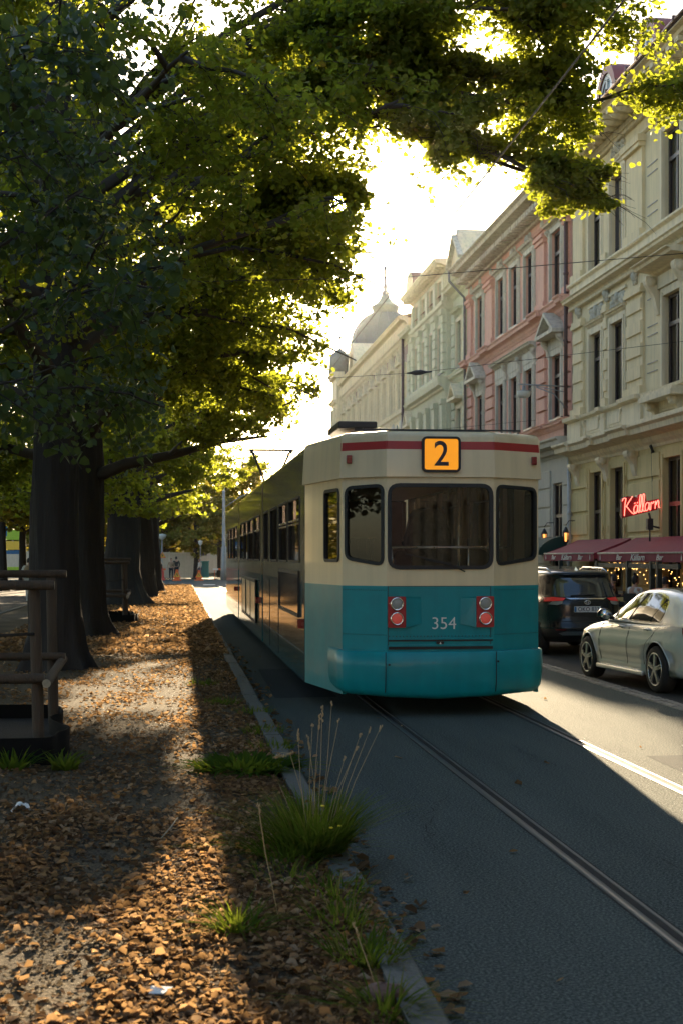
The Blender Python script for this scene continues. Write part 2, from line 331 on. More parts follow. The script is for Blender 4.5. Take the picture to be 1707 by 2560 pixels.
class MB:
    def __init__(s): s.v = []; s.f = []; s.m = []; s.sm = []
    def add(s, vs, fs, mi=0, smooth=False):
        o = len(s.v); s.v.extend([tuple(p) for p in vs])
        for f in fs:
            s.f.append(tuple(i + o for i in f)); s.m.append(mi); s.sm.append(smooth)
    def box(s, x0, x1, y0, y1, z0, z1, mi=0):
        vs = [(x0, y0, z0), (x1, y0, z0), (x1, y1, z0), (x0, y1, z0), (x0, y0, z1), (x1, y0, z1), (x1, y1, z1), (x0, y1, z1)]
        s.add(vs, [(0, 3, 2, 1), (4, 5, 6, 7), (0, 1, 5, 4), (1, 2, 6, 5), (2, 3, 7, 6), (3, 0, 4, 7)], mi)
    def obox(s, c, ax, ay, az, mi=0):
        c, ax, ay, az = Vector(c), Vector(ax), Vector(ay), Vector(az)
        vs = [c + ax * i + ay * j + az * k for k in (-1, 1) for i, j in ((-1, -1), (1, -1), (1, 1), (-1, 1))]
        s.add(vs, [(0, 3, 2, 1), (4, 5, 6, 7), (0, 1, 5, 4), (1, 2, 6, 5), (2, 3, 7, 6), (3, 0, 4, 7)], mi)
    def bar(s, p0, p1, w, h, mi=0, up=(0, 0, 1)):
        p0, p1 = Vector(p0), Vector(p1); d = p1 - p0; L = d.length
        if L < 1e-6: return
        d.normalize(); u = Vector(up)
        sx = d.cross(u)
        if sx.length < 1e-4: sx = Vector((1, 0, 0))
        sx.normalize(); sz = sx.cross(d)
        s.obox((p0 + p1) / 2, sx * w / 2, d * L / 2, sz * h / 2, mi)
    def tube(s, pts, r, n=8, mi=0, caps=True, smooth=True):
        pts = [Vector(p) for p in pts]; m = len(pts)
        rs = r if isinstance(r, (list, tuple)) else [r] * m
        vs = []; ref = None
        for i, p in enumerate(pts):
            d = (pts[min(i + 1, m - 1)] - pts[max(i - 1, 0)])
            if d.length < 1e-9: d = Vector((0, 0, 1))
            d.normalize()
            if ref is None:
                ref = Vector((0, 0, 1)) if abs(d.z) < 0.9 else Vector((1, 0, 0))
            a = d.cross(ref)
            if a.length < 1e-4: a = d.orthogonal()
            a.normalize(); b = a.cross(d); ref = b
            for k in range(n):
                t = 2 * PI * k / n
                vs.append(p + (a * math.cos(t) + b * math.sin(t)) * rs[i])
        fs = [(i * n + k, i * n + (k + 1) % n, (i + 1) * n + (k + 1) % n, (i + 1) * n + k) for i in range(m - 1) for k in range(n)]
        if caps: fs += [tuple(range(n - 1, -1, -1)), tuple((m - 1) * n + k for k in range(n))]
        s.add(vs, fs, mi, smooth)
    def lathe(s, prof, c, n=24, mi=0, axis='z', smooth=True, caps=False):
        c = Vector(c); vs = []
        for r_, h in prof:
            for k in range(n):
                t = 2 * PI * k / n
                if axis == 'z': q = (r_ * math.cos(t), r_ * math.sin(t), h)
                elif axis == 'x': q = (h, r_ * math.cos(t), r_ * math.sin(t))
                else: q = (r_ * math.cos(t), h, r_ * math.sin(t))
                vs.append(c + Vector(q))
        m = len(prof)
        fs = [(i * n + k, i * n + (k + 1) % n, (i + 1) * n + (k + 1) % n, (i + 1) * n + k) for i in range(m - 1) for k in range(n)]
        if caps: fs += [tuple(range(n - 1, -1, -1)), tuple((m - 1) * n + k for k in range(n))]
        s.add(vs, fs, mi, smooth)
    def sphere(s, c, r, n=12, mi=0, sc=(1, 1, 1)):
        c = Vector(c); vs = []; m = max(4, n // 2)
        for i in range(m + 1):
            a = PI * i / m
            for k in range(n):
                t = 2 * PI * k / n
                vs.append(c + Vector((r * sc[0] * math.sin(a) * math.cos(t), r * sc[1] * math.sin(a) * math.sin(t), -r * sc[2] * math.cos(a))))
        fs = [(i * n + k, i * n + (k + 1) % n, (i + 1) * n + (k + 1) % n, (i + 1) * n + k) for i in range(m) for k in range(n)]
        s.add(vs, fs, mi, True)
    def panel(s, o, u, v, outline, holes=(), thick=0.03, mi=0, smooth=False):
        """flat plate: outline and holes are 2-D loops in the (u, v) plane at o; thickness goes along -(u x v)"""
        o, u, v = Vector(o), Vector(u), Vector(v); n = u.cross(v).normalized()
        loops = [list(outline)] + [list(h) for h in holes]
        flat = [p for l in loops for p in l]
        tris = tessellate_polygon([[Vector((a, b, 0)) for a, b in l] for l in loops])
        V3 = [o + u * a + v * b for a, b in flat]; N = len(V3)
        back = [p - n * thick for p in V3]
        fs = []
        for t in tris:
            a, b, c = (flat[i] for i in t)
            ar = (b[0] - a[0]) * (c[1] - a[1]) - (b[1] - a[1]) * (c[0] - a[0])
            t = tuple(t) if ar > 0 else tuple(reversed(t))
            fs.append(t)
            if thick: fs.append(tuple(i + N for i in reversed(t)))
        if thick:
            st = 0
            for l in loops:
                k = len(l)
                for i in range(k):
                    a, b = st + i, st + (i + 1) % k
                    fs.append((a, b, b + N, a + N))
                st += k
        s.add(V3 + (back if thick else []), fs, mi, smooth)
    def extrude_y(s, prof, y0, y1, mi=0, f=None, caps=True):
        """profile of (x, z) points swept from y0 to y1"""
        n = len(prof)
        g = f or (lambda x, y, z: (x, y, z))
        vs = [g(x, y0, z) for x, z in prof] + [g(x, y1, z) for x, z in prof]
        fs = [(i, (i + 1) % n, (i + 1) % n + n, i + n) for i in range(n)]
        if caps: fs += [tuple(range(n - 1, -1, -1)), tuple(range(n, 2 * n))]
        s.add(vs, fs, mi)
    def build(s, name, mats, parent=None, kind=None, bevel=0.0):
        me = bpy.data.meshes.new(name)
        off = Vector((0, 0, 0))
        if parent is not None: off = topmost(parent).location
        me.from_pydata([tuple(Vector(p) - off) for p in s.v], [], s.f)
        if not isinstance(mats, (list, tuple)): mats = [mats]
        for q in mats: me.materials.append(M[q] if isinstance(q, str) else q)
        me.polygons.foreach_set('material_index', s.m)
        me.polygons.foreach_set('use_smooth', s.sm)
        bm = bmesh.new(); bm.from_mesh(me)
        bmesh.ops.recalc_face_normals(bm, faces=bm.faces)
        bm.to_mesh(me); bm.free()
        me.update()
        o = bpy.data.objects.new(name, me); COL.objects.link(o)
        if parent is not None: o.parent = parent
        if kind: o['kind'] = kind
        if bevel:
            b = o.modifiers.new('bevel', 'BEVEL'); b.width = bevel; b.segments = 2; b.limit_method = 'ANGLE'; b.angle_limit = R(40)
        return o

def thing(name, label, cat, loc=(0, 0, 0), group=None):
    o = bpy.data.objects.new(name, None); COL.objects.link(o)
    o.location = loc; o.empty_display_size = 0.2
    o['label'] = label; o['category'] = cat
    if group: o['group'] = group
    return o
def tag(o, label, cat, group=None, kind=None):
    o['label'] = label; o['category'] = cat
    if group: o['group'] = group
    if kind: o['kind'] = kind
    return o
def copy_tree(o, parent=None):
    c = o.copy(); COL.objects.link(c); c.parent = parent
    for ch in list(o.children): copy_tree(ch, c)
    return c
def rr(x0, x1, z0, z1, r=0.05, n=5):
    pts = []
    for cx, cz, a0 in ((x1 - r, z0 + r, -90), (x1 - r, z1 - r, 0), (x0 + r, z1 - r, 90), (x0 + r, z0 + r, 180)):
        for i in range(n + 1):
            a = R(a0 + 90 * i / n); pts.append((cx + r * math.cos(a), cz + r * math.sin(a)))
    return pts
def roundpoly(P, r, n=5):
    """round the corners of a convex 2-D polygon"""
    out = []; m = len(P)
    for i in range(m):
        p = Vector(P[i]).to_2d(); a = Vector(P[i - 1]).to_2d(); b = Vector(P[(i + 1) % m]).to_2d()
        da = (a - p).normalized(); db = (b - p).normalized()
        p0 = p + da * r; p1 = p + db * r
        for k in range(n + 1):
            t = k / n
            q = p0 * (1 - t) ** 2 + p * 2 * t * (1 - t) + p1 * t * t
            out.append((q.x, q.y))
    return out
def inset(P, d):
    """inset a loop (ccw) by d"""
    m = len(P); out = []
    for i in range(m):
        p = Vector(P[i]).to_2d(); a = Vector(P[i - 1]).to_2d(); b = Vector(P[(i + 1) % m]).to_2d()
        t = (b - a)
        if t.length < 1e-9: t = Vector((1, 0))
        t.normalize(); out.append((p.x - t.y * d, p.y + t.x * d))
    return out
def text_mesh(body, size, extrude=0.004, shear=0.0, bold=0.0, spacing=1.0):
    cu = bpy.data.curves.new('lettering', 'FONT'); cu.body = body; cu.size = size; cu.extrude = extrude
    cu.shear = shear; cu.offset = bold; cu.align_x = 'CENTER'; cu.align_y = 'CENTER'; cu.space_character = spacing
    cu.resolution_u = 4
    o = bpy.data.objects.new('lettering', cu); COL.objects.link(o)
    dg = bpy.context.evaluated_depsgraph_get(); dg.update()
    me = bpy.data.meshes.new_from_object(o.evaluated_get(dg))
    vs = [v.co.copy() for v in me.vertices]; fs = [tuple(p.vertices) for p in me.polygons]
    bpy.data.objects.remove(o); bpy.data.curves.remove(cu); bpy.data.meshes.remove(me)
    return vs, fs
def add_text(mb, body, size, o, u, v, mi=0, extrude=0.004, shear=0.0, bold=0.0, sx=1.0, spacing=1.0):
    vs, fs = text_mesh(body, size, extrude, shear, bold, spacing)
    o, u, v = Vector(o), Vector(u).normalized(), Vector(v).normalized(); n = u.cross(v)
    mb.add([o + u * p.x * sx + v * p.y + n * p.z for p in vs], fs, mi)
def np_mesh(name, V, F, tone, material, parent=None):
    """fast mesh of quads with a per-vertex tone"""
    me = bpy.data.meshes.new(name)
    if parent is not None:
        V = V - np.array(topmost(parent).location, dtype=V.dtype)
    nv, nf = len(V), len(F)
    me.vertices.add(nv); me.vertices.foreach_set('co', V.astype(np.float32).ravel())
    me.loops.add(nf * 4); me.loops.foreach_set('vertex_index', F.astype(np.int32).ravel())
    me.polygons.add(nf); me.polygons.foreach_set('loop_start', np.arange(0, nf * 4, 4, dtype=np.int32))
    me.update(calc_edges=True)
    a = me.attributes.new('tone', 'FLOAT', 'POINT'); a.data.foreach_set('value', tone.astype(np.float32))
    me.materials.append(M[material] if isinstance(material, str) else material)
    o = bpy.data.objects.new(name, me); COL.objects.link(o)
    if parent is not None: o.parent = parent
    return o

# ------------------------------------------------------------------ ground, road, kerbs
def kx(y): return 1.05 - 0.0035 * y                     # road side of the left kerb
def gstruct(name, mb, m):
    o = mb.build(name, m); o['kind'] = 'structure'; return o
mb = MB()
mb.add([(-400, -150, -0.06), (400, -150, -0.06), (400, 600, -0.06), (-400, 600, -0.06)], [(0, 1, 2, 3)])
gstruct('ground', mb, 'field')
mb = MB()   # the road with the tram track, and the crossing street at its end
mb.add([(kx(-60) - .05, -60, 0), (6.12, -60, 0), (6.12, 93, 0), (kx(93) - .05, 93, 0)], [(0, 1, 2, 3)])
mb.add([(-60, 93, 0), (60, 93, 0), (60, 124, 0), (-60, 124, 0)], [(0, 1, 2, 3)])
gstruct('road', mb, 'asphalt')
mb = MB()
mb.add([(6.38, -60, -0.004), (8.8, -60, -0.004), (8.8, 93, -0.004), (6.38, 93, -0.004)], [(0, 1, 2, 3)])
gstruct('parking_lane', mb, 'parking')
mb = MB()   # strip of setts between road and parking lane
y = 8.0; r2 = random.Random(3)
while y < 93:
    L_ = r2.uniform(0.12, 0.2) * (1 if y < 50 else 3)
    x = 6.12
    for k in range(2):
        a = y + r2.uniform(-.015, .015); zt = 0.006 + r2.uniform(0, .012)
        x0, x1 = x + .006 + r2.uniform(0, .006), x + .124 - r2.uniform(0, .006)
        b = a + L_ - .018
        mb.add([(x0, a, -.03), (x1, a, -.03), (x1, b, -.03), (x0, b, -.03), (x0 + .012, a + .012, zt), (x1 - .012, a + .012, zt), (x1 - .012, b - .012, zt + .004), (x0 + .012, b - .012, zt)],
               [(4, 5, 6, 7), (0, 1, 5, 4), (1, 2, 6, 5), (2, 3, 7, 6), (3, 0, 4, 7)])
        x += .13
    y += L_
mb.add([(6.12, -60, -.02), (6.38, -60, -.02), (6.38, 93, -.02), (6.12, 93, -.02)], [(0, 1, 2, 3)], 1)
gstruct('sett_strip', mb, ['sett', 'groove'])
# verge: slightly uneven packed dirt
def verge_z(x, y):
    return 0.10 + 0.018 * math.sin(x * 1.3 + y * .37) * math.sin(y * .61 - x * .4) + 0.010 * math.sin(x * 4.1 + y * 2.3) - (0.02 if x > kx(y) - .25 else 0)
mb = MB()
ys = [-40, -20, -5] + [i * .35 for i in range(0, 100)] + [35 + i * 1.2 for i in range(0, 48)] + [92.4]
fr = [0, .05, .1, .16, .22, .28, .34, .4, .46, .52, .58, .64, .7, .76, .82, .88, .94, 1]
nx = len(fr)
V = []
for yy in ys:
    xr = kx(yy) - .15
    for f in fr:
        x = -5.6 + (xr + 5.6) * f
        V.append((x, yy, verge_z(x, yy)))
mb.add(V, [(j * nx + i, j * nx + i + 1, (j + 1) * nx + i + 1, (j + 1) * nx + i) for j in range(len(ys) - 1) for i in range(nx - 1)], 0, True)
gstruct('dirt_verge', mb, 'dirt')
mb = MB()
mb.add([(-9.5, -40, .075), (-5.6, -40, .075), (-5.6, 92.4, .075), (-9.5, 92.4, .075)], [(0, 1, 2, 3)])
gstruct('park_path', mb, 'parking')
mb = MB()
mb.box(-5.68, -5.56, -40, 92, -.05, .125); mb.box(-9.6, -9.48, -40, 92, -.05, .125)
gstruct('path_edging', mb, 'granite')
mb = MB()
mb.add([(-60, -40, .07), (-9.6, -40, .07), (-9.6, 92.4, .07), (-60, 92.4, .07)], [(0, 1, 2, 3)])
gstruct('park_ground', mb, 'field')
# left kerb stones, right kerb
mb = MB(); y = 3.0; r2 = random.Random(5)
while y < 92:
    L_ = r2.uniform(.85, 1.15) if y < 40 else 3
    y1 = min(y + L_ - .012, 92); j = r2.uniform(-.008, .008); zt = .118 + r2.uniform(-.006, .006)
    def kk(yy, dx, z): return (kx(yy) + dx + j, yy, z)
    vs = [kk(y, -.17, -.05), kk(y, 0, -.05), kk(y1, 0, -.05), kk(y1, -.17, -.05),
          kk(y, -.17, zt), kk(y, -.02, zt), kk(y1, -.02, zt), kk(y1, -.17, zt), kk(y, 0, zt - .022), kk(y1, 0, zt - .022)]
    mb.add(vs, [(4, 5, 6, 7), (5, 8, 9, 6), (8, 1, 2, 9), (3, 0, 4, 7), (0, 1, 8, 5, 4), (2, 3, 7, 6, 9)])
    y += L_
gstruct('kerb', mb, 'granite')
mb = MB(); mb.box(8.8, 8.95, -60, 93, -.05, .12)
gstruct('far_kerb', mb, 'granite')
mb = MB(); mb.add([(8.95, -60, .112), (12.9, -60, .112), (12.9, 93, .112), (8.95, 93, .112)], [(0, 1, 2, 3)])
gstruct('pavement', mb, 'pavement')
# rails: running head, groove, guard lip, laid slightly above the asphalt
def track(xc, name):
    mb = MB(); prof = [(-.052, .002), (-.046, .010), (-.004, .010), (.0, .003)]
    lip = [(.052, .003), (.055, .009), (.070, .009), (.074, .002)]
    for P, mi in ((prof, 0), (lip, 0), ([(-.002, .0035), (.054, .0035)], 1)):
        n = len(P)
        ys_ = [2, 40, 93]
        vs = [(xc + x, yy, z) for yy in ys_ for x, z in P]
        mb.add(vs, [(j * n + i, j * n + i + 1, (j + 1) * n + i + 1, (j + 1) * n + i) for j in range(2) for i in range(n - 1)], mi, mi == 0)
    P = [(-.085, .0028), (-.062, .0028)]
    mb.add([(xc - .066, 2, .0028), (xc - .05, 2, .0028), (xc - .05, 93, .0028), (xc - .066, 93, .0028)], [(0, 1, 2, 3)], 1)
    mb.add([(xc + .076, 2, .0028), (xc + .09, 2, .0028), (xc + .09, 93, .0028), (xc + .076, 93, .0028)], [(0, 1, 2, 3)], 1)
    o = mb.build(name, ['rail', 'groove']); tag(o, 'grooved steel tram rail nearer the leaf strewn verge' if xc < 3 else 'grooved steel tram rail nearer the parked cars', 'tram rail', 'tram rails set in the road'); return o
track(2.43, 'tram_rail'); track(4.02, 'tram_rail')
mb = MB()
for i in range(9):
    mb.add([(-3 + i * 1.5, 94.2, .006), (-2.2 + i * 1.5, 94.2, .006), (-2.2 + i * 1.5, 96.6, .006), (-3 + i * 1.5, 96.6, .006)], [(0, 1, 2, 3)])
gstruct('road_markings', mb, 'white_line')
mb = MB()   # older repairs in the carriageway and the sealed joints along the rails
for (x0, y0, x1, y1) in ((4.35, 9.5, 5.9, 13.2), (1.25, 19, 2.1, 24)):
    mb.add([(x0, y0, .0018), (x1, y0 + .1, .0018), (x1 - .05, y1, .0018), (x0 + .04, y1 - .1, .0018)], [(0, 1, 2, 3)])
gstruct('road_patch', mb, ground_mat('patched_asphalt', (0.045, 0.052, 0.054), (0.036, 0.042, 0.045), (0.10, 0.105, 0.10), 120, 0.006, 0.9))
mb = MB(); rq = random.Random(12)
for (x, y, a, n) in ((3.62, 6.4, .9, 16), (3.0, 7.5, 1.75, 12), (1.6, 9.0, 1.45, 20), (3.3, 12.5, 1.5, 14)):
    P = [(x, y)]
    for i in range(n):
        a2 = a + rq.uniform(-.7, .7); P.append((P[-1][0] + .12 * math.cos(a2), P[-1][1] + .12 * math.sin(a2)))
    for i in range(n):
        (xa, ya), (xb, yb) = P[i], P[i + 1]; w_ = rq.uniform(.0015, .005); dx, dy = yb - ya, xa - xb; l_ = math.hypot(dx, dy); dx, dy = dx / l_ * w_, dy / l_ * w_
        mb.add([(xa - dx, ya - dy, .0026), (xa + dx, ya + dy, .0026), (xb + dx, yb + dy, .0026), (xb - dx, yb - dy, .0026)], [(0, 1, 2, 3)])
gstruct('road_crack', mb, 'groove')

# ------------------------------------------------------------------ tram
TX0, TY0 = 3.04, 16.60
tram = thing('tram', 'turquoise and cream articulated tram showing route number 2 at its rear', 'tram', (TX0, TY0, 0))
TA = R(0.35)
def T1(x, y, z=0):
    """rear section frame -> world (slightly swung on the curve)"""
    return (TX0 + x * math.cos(TA) - y * math.sin(TA), TY0 + x * math.sin(TA) + y * math.cos(TA), z)
def tdir(x, y): a = Vector(T1(x, y)) - Vector(T1(0, 0)); return a
# rear end built from flat facets: (from, to) in plan, seen from behind so u runs left -> right of the picture
PL = [(-1.40, 2.1), (-1.11, .40), (-.63, 0.0), (.655, 0.0), (1.30, .40), (1.46, 2.1)]
Zb, Zt = 1.55, 3.30
body = MB()   # 0 cream 1 blue 2 red 3 roof 4 dark
glassmb = []
def facet(a, b, z0, z1, holes=(), mi=0, out=0.0, out1=None, thick=.05, mb=None):
    """flat facet between plan points a and b from z0 to z1; returns its frame"""
    A, B = Vector(T1(*a)), Vector(T1(*b)); u = (B - A); L_ = u.length; u.normalize()
    n = u.cross(Vector((0, 0, 1)))
    o = A + n * out
    (mb or body).panel(o, u, (0, 0, 1), [(0, z0), (L_, z0), (L_, z1), (0, z1)], holes, thick, mi)
    return o, u, n, L_
def window(o, u, n, outline, name='window', glass='tram_glass', sash=None, proud=.012, fw=.035, parent=None):
    """rubber gasket round an opening and its pane"""
    p = parent or tram
    g = MB(); ri = inset(outline, fw)
    g.panel(Vector(o) + n * proud, u, (0, 0, 1), outline, [ri], proud + .05, 0)
    if sash:
        for (a, b, c, d_) in sash:   # small top-light bars (x0,x1,z0,z1)
            g.panel(Vector(o) + n * (proud - .004), u, (0, 0, 1), [(a, c), (b, c), (b, d_), (a, d_)], (), .03, 1)
    w_ = g.build(name, ['rubber', 'steel'], p)
    q = MB(); q.panel(Vector(o) - n * .012, u, (0, 0, 1), inset(outline, fw - .006), (), 0, 0)
    q.build('pane', glass, w_)
    return w_
faceF = []
for i in range(5):
    a, b = PL[i], PL[i + 1]
    L_ = math.dist(a, b)
    # lower blue, z .25 (or behind bumper) to belt
    facet(a, b, .24 if i in (0, 4) else .60, Zb, (), 1)
    if i == 2:
        hole = roundpoly([(.0 - .035, 1.745), (L_ + .035, 1.745), (L_ + .035, 2.765), (-.035, 2.765)], .14)
        hole = roundpoly([(.008, 1.745), (L_ - .008, 1.745), (L_ - .008, 2.765), (.008, 2.765)], .15)
    elif i == 1: hole = roundpoly([(.04, 1.86), (L_ - .035, 1.78), (L_ - .035, 2.76), (.04, 2.74)], .11)
    elif i == 3: hole = roundpoly([(.035, 1.78), (L_ - .04, 1.86), (L_ - .04, 2.74), (.035, 2.76)], .11)
    elif i == 0: hole = roundpoly([(L_ - .78, 1.83), (L_ - .12, 1.83), (L_ - .12, 2.73), (L_ - .78, 2.73)], .09)
    else: hole = roundpoly([(.12, 1.83), (.78, 1.83), (.78, 2.73), (.12, 2.73)], .09)
    o, u, n, L_ = facet(a, b, Zb, 2.84, [inset(hole, .012)], 0)
    faceF.append((o, u, n, L_, hole))
    # header: cream, red stripe band, cream edge - proud of the window zone, leaning a little inward
    up = Vector((0, 0, 1)) - n * .06
    for z0, z1, mi in ((2.84, 3.165, 0), (3.165, 3.262, 2 if i in (1, 2, 3) else 0), (3.262, 3.32, 0)):
        A = Vector(o) + n * .035 - n * .06 * (z0 - 2.84) + Vector((0, 0, z0))
        ext = .012 if mi != 9 else 0
        body.panel(A, u, up, [(-ext, 0), (L_ + ext, 0), (L_ + ext, (z1 - z0)), (-ext, (z1 - z0))], (), .05, mi)
    A = Vector(o) - n * .0 + Vector((0, 0, 3.32))
    # rounded roof edge
    for k in range(4):
        a0, a1 = R(90 * k / 4), R(90 * (k + 1) / 4)
        p0 = Vector(o) + n * (-.11 + .115 * math.cos(a0)) + Vector((0, 0, 3.32 + .07 * math.sin(a0)))
        p1 = Vector(o) + n * (-.11 + .115 * math.cos(a1)) + Vector((0, 0, 3.32 + .07 * math.sin(a1)))
        body.add([p0, p0 + u * L_, p1 + u * L_, p1], [(0, 1, 2, 3)], 0, True)
# underside lip of the header
LEN1 = 10.75
def side(x, y0, y1, holes, z0=.24, tf=T1, sgn=-1, mb=body, ztop=Zt):
    """long side wall at plan x; holes are loops in (y, z)"""
    A, B = Vector(tf(x, y0)), Vector(tf(x, y1))
    if sgn < 0: A, B = B, A                     # outward normal = u x z
    u = (B - A).normalized(); L_ = (B - A).length; n = u.cross(Vector((0, 0, 1)))
    def m_(p): return ((y1 - p[0]) if sgn < 0 else (p[0] - y0), p[1])
    H2 = [[m_(p) for p in h] for h in holes]
    H2 = [h if sgn > 0 else list(reversed(h)) for h in H2]
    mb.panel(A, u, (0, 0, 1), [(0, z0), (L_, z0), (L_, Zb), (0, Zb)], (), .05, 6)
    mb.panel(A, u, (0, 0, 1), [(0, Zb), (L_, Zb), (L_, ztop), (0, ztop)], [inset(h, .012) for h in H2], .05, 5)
    # belt rail, thin trim lines
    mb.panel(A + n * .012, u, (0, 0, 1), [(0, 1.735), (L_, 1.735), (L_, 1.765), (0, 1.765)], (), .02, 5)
    for k in range(4):
        a0, a1 = R(90 * k / 4), R(90 * (k + 1) / 4)
        p0 = A + n * (-.22 + .22 * math.cos(a0)) + Vector((0, 0, ztop + .11 * math.sin(a0)))
        p1 = A + n * (-.22 + .22 * math.cos(a1)) + Vector((0, 0, ztop + .11 * math.sin(a1)))
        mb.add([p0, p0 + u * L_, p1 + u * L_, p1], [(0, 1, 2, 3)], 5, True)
    return A, u, n, L_, H2
# windows of the rear section, left side, measured in world y -> section y
def wy(a, b, z0, z1, r=.09): return roundpoly([(a, z0), (b, z0), (b, z1), (a, z1)], r)
W1 = [(2.85, 4.72), (4.95, 6.65), (7.0, 8.72), (9.2, 10.45)]
holesL = [wy(a, b, 1.81, 2.74) for a, b in W1]
A, u, n, L_, H2 = side(-1.40, 2.1, LEN1, holesL)
secL = (A, u, n, H2)
holesR = [wy(a, b, 1.45, 2.74) for a, b in W1]
AR, uR, nR, LR, H2R = side(1.46, 2.1, LEN1, holesR, sgn=1)
# roof deck, floor, ceiling, end bulkhead
roofpts = [T1(-1.18, LEN1, 3.40)] + [T1(x * .86, y + .1, 3.395) for x, y in PL] + [T1(1.18, LEN1, 3.40)]
body.add(roofpts, [tuple(range(len(roofpts)))], 3)
body.add([T1(*p, .27) for p in [(-1.38, LEN1)] + PL + [(1.38, LEN1)]], [tuple(range(8))], 4)
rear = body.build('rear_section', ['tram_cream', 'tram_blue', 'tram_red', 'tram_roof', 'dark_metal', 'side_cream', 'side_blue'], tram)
for i, (o, u_, n_, L_, hole) in enumerate(faceF):
    window(o, u_, n_, hole, glass='tram_glass', fw=.045 if i == 2 else .038, proud=.016)
for k, h in enumerate(secL[3]):
    xs = [p[0] for p in h]; a, b = min(xs), max(xs)
    sash = None
    if k in (0, 1):
        sash = [(a + .03, b - .03, 2.40, 2.425), ((a + b) / 2 - .01, (a + b) / 2 + .01, 2.42, 2.71), (a + .03, b - .03, 2.35, 2.37)]
    window(secL[0], secL[1], secL[2], h, glass='tram_glass_dark', sash=sash)
for h in H2R: window(AR, uR, nR, h, glass='tram_glass')
# interior of the rear section
im = MB()
im.add([T1(x, y, .92) for x, y in [(-1.3, LEN1 - .1), (-1.3, 2.2), (-1.08, .5), (-.6, .12), (.6, .12), (1.08, .5), (1.3, 2.2), (1.3, LEN1 - .1)]], [tuple(range(8))], 1)
im.add([T1(x, y, 2.98) for x, y in [(-1.3, LEN1 - .1), (-1.3, 2.2), (-1.08, .5), (-.6, .12), (.6, .12), (1.08, .5), (1.3, 2.2), (1.3, LEN1 - .1)]], [tuple(range(8))], 0)
for sx in (-1, 1):
    for i_ in range(5):
        ya = [2.2, 4.83, 6.82, 8.96, 10.5][i_]
        im.obox(T1(sx * 1.29, ya, 2.2), tdir(.03, 0), tdir(0, .09), (0, 0, .75), 0)
im.obox(T1(0, LEN1 - .15, 2.6), tdir(1.25, 0), tdir(0, .05), (0, 0, .35), 0)
for sx in (-1, 1): im.obox(T1(sx * 1.0, LEN1 - .15, 1.9), tdir(.28, 0), tdir(0, .05), (0, 0, 1.0), 0)
im.build('interior', ['interior', 'int_floor'], tram)
# seats seen through the rear glass
for (sx, sy) in ((-.85, 2.9), (.85, 2.9), (-.85, 4.6), (.85, 4.6), (-.85, 6.3), (.85, 6.3)):
    s_ = MB()
    s_.panel(T1(sx - .40, sy, .95), tdir(1, 0), (0, 0, 1), rr(0, .8, .35, 1.05, .12), (), .08, 0)
    s_.obox(T1(sx, sy + .3, 1.35), tdir(.4, 0), tdir(0, .22), (0, 0, .05), 0)
    s_.build('seat', 'seat_cloth', tram)
# tall draped bulk standing behind the rear glass
def blob_mesh(prof, depth, name):
    g = MB(); n = len(prof)
    L0 = [T1(x, .95 - depth / 2, z) for x, z in prof]; L1 = [T1(x * .82, .95 + depth / 2, 1.7 + (z - 1.7) * .92) for x, z in prof]
    L2 = [T1(x * .85 - .01, .86 - depth / 2 - .05, 1.7 + (z - 1.7) * .93) for x, z in prof]
    g.add(L2 + L0 + L1, [(i, (i + 1) % n, (i + 1) % n + n, i + n) for i in range(n)] + [(i + n, (i + 1) % n + n, (i + 1) % n + 2 * n, i + 2 * n) for i in range(n)] + [tuple(range(n - 1, -1, -1)), tuple(range(2 * n, 3 * n))], 0, True)
    return g.build(name, 'seat_cloth', tram)
bl = [(-.20, 1.45), (.20, 1.45), (.20, 1.93), (.28, 1.985), (.31, 2.05), (.295, 2.09), (.30, 2.16), (.265, 2.26), (.24, 2.34), (.20, 2.42), (.14, 2.475), (.04, 2.50), (-.08, 2.50), (-.18, 2.475), (-.24, 2.40), (-.26, 2.30), (-.275, 2.20), (-.31, 2.13), (-.30, 2.10), (-.33, 2.07), (-.305, 2.02), (-.26, 1.965), (-.20, 1.94)]
bo = blob_mesh(bl, .30, 'draped_seat'); bo['label'] = 'dark draped high seat behind the rear glass'
hr = MB()
hr.tube([T1(-.60, .45, 2.01), T1(.62, .45, 2.01), T1(.95, .60, 2.01)], .016, 8)
hr.tube([T1(-.50, .45, 1.55), T1(-.50, .45, 2.01)], .013, 8); hr.tube([T1(.44, .45, 1.55), T1(.44, .45, 2.01)], .013, 8)
hr.tube([T1(.49, 1.3, .95), T1(.49, 1.3, 2.95)], .018, 8)
hr.build('handrail', 'steel', tram)
hr = MB(); hr.tube([T1(.87, .95, 1.2), T1(.87, .95, 2.9)], .02, 8); hr.build('grab_pole', 'steel', tram)
hr = MB(); hr.tube([T1(1.02, 1.3, 1.2), T1(1.02, 1.3, 2.9)], .014, 8); hr.build('grab_pole', 'steel', tram)
# rear equipment ------------------------------------------------------------
BK = tdir(0, -1).normalized(); RT = tdir(1, 0).normalized(); UP = Vector((0, 0, 1))
def P1(x, z, out=0.0): return Vector(T1(x, 0, z)) + BK * out
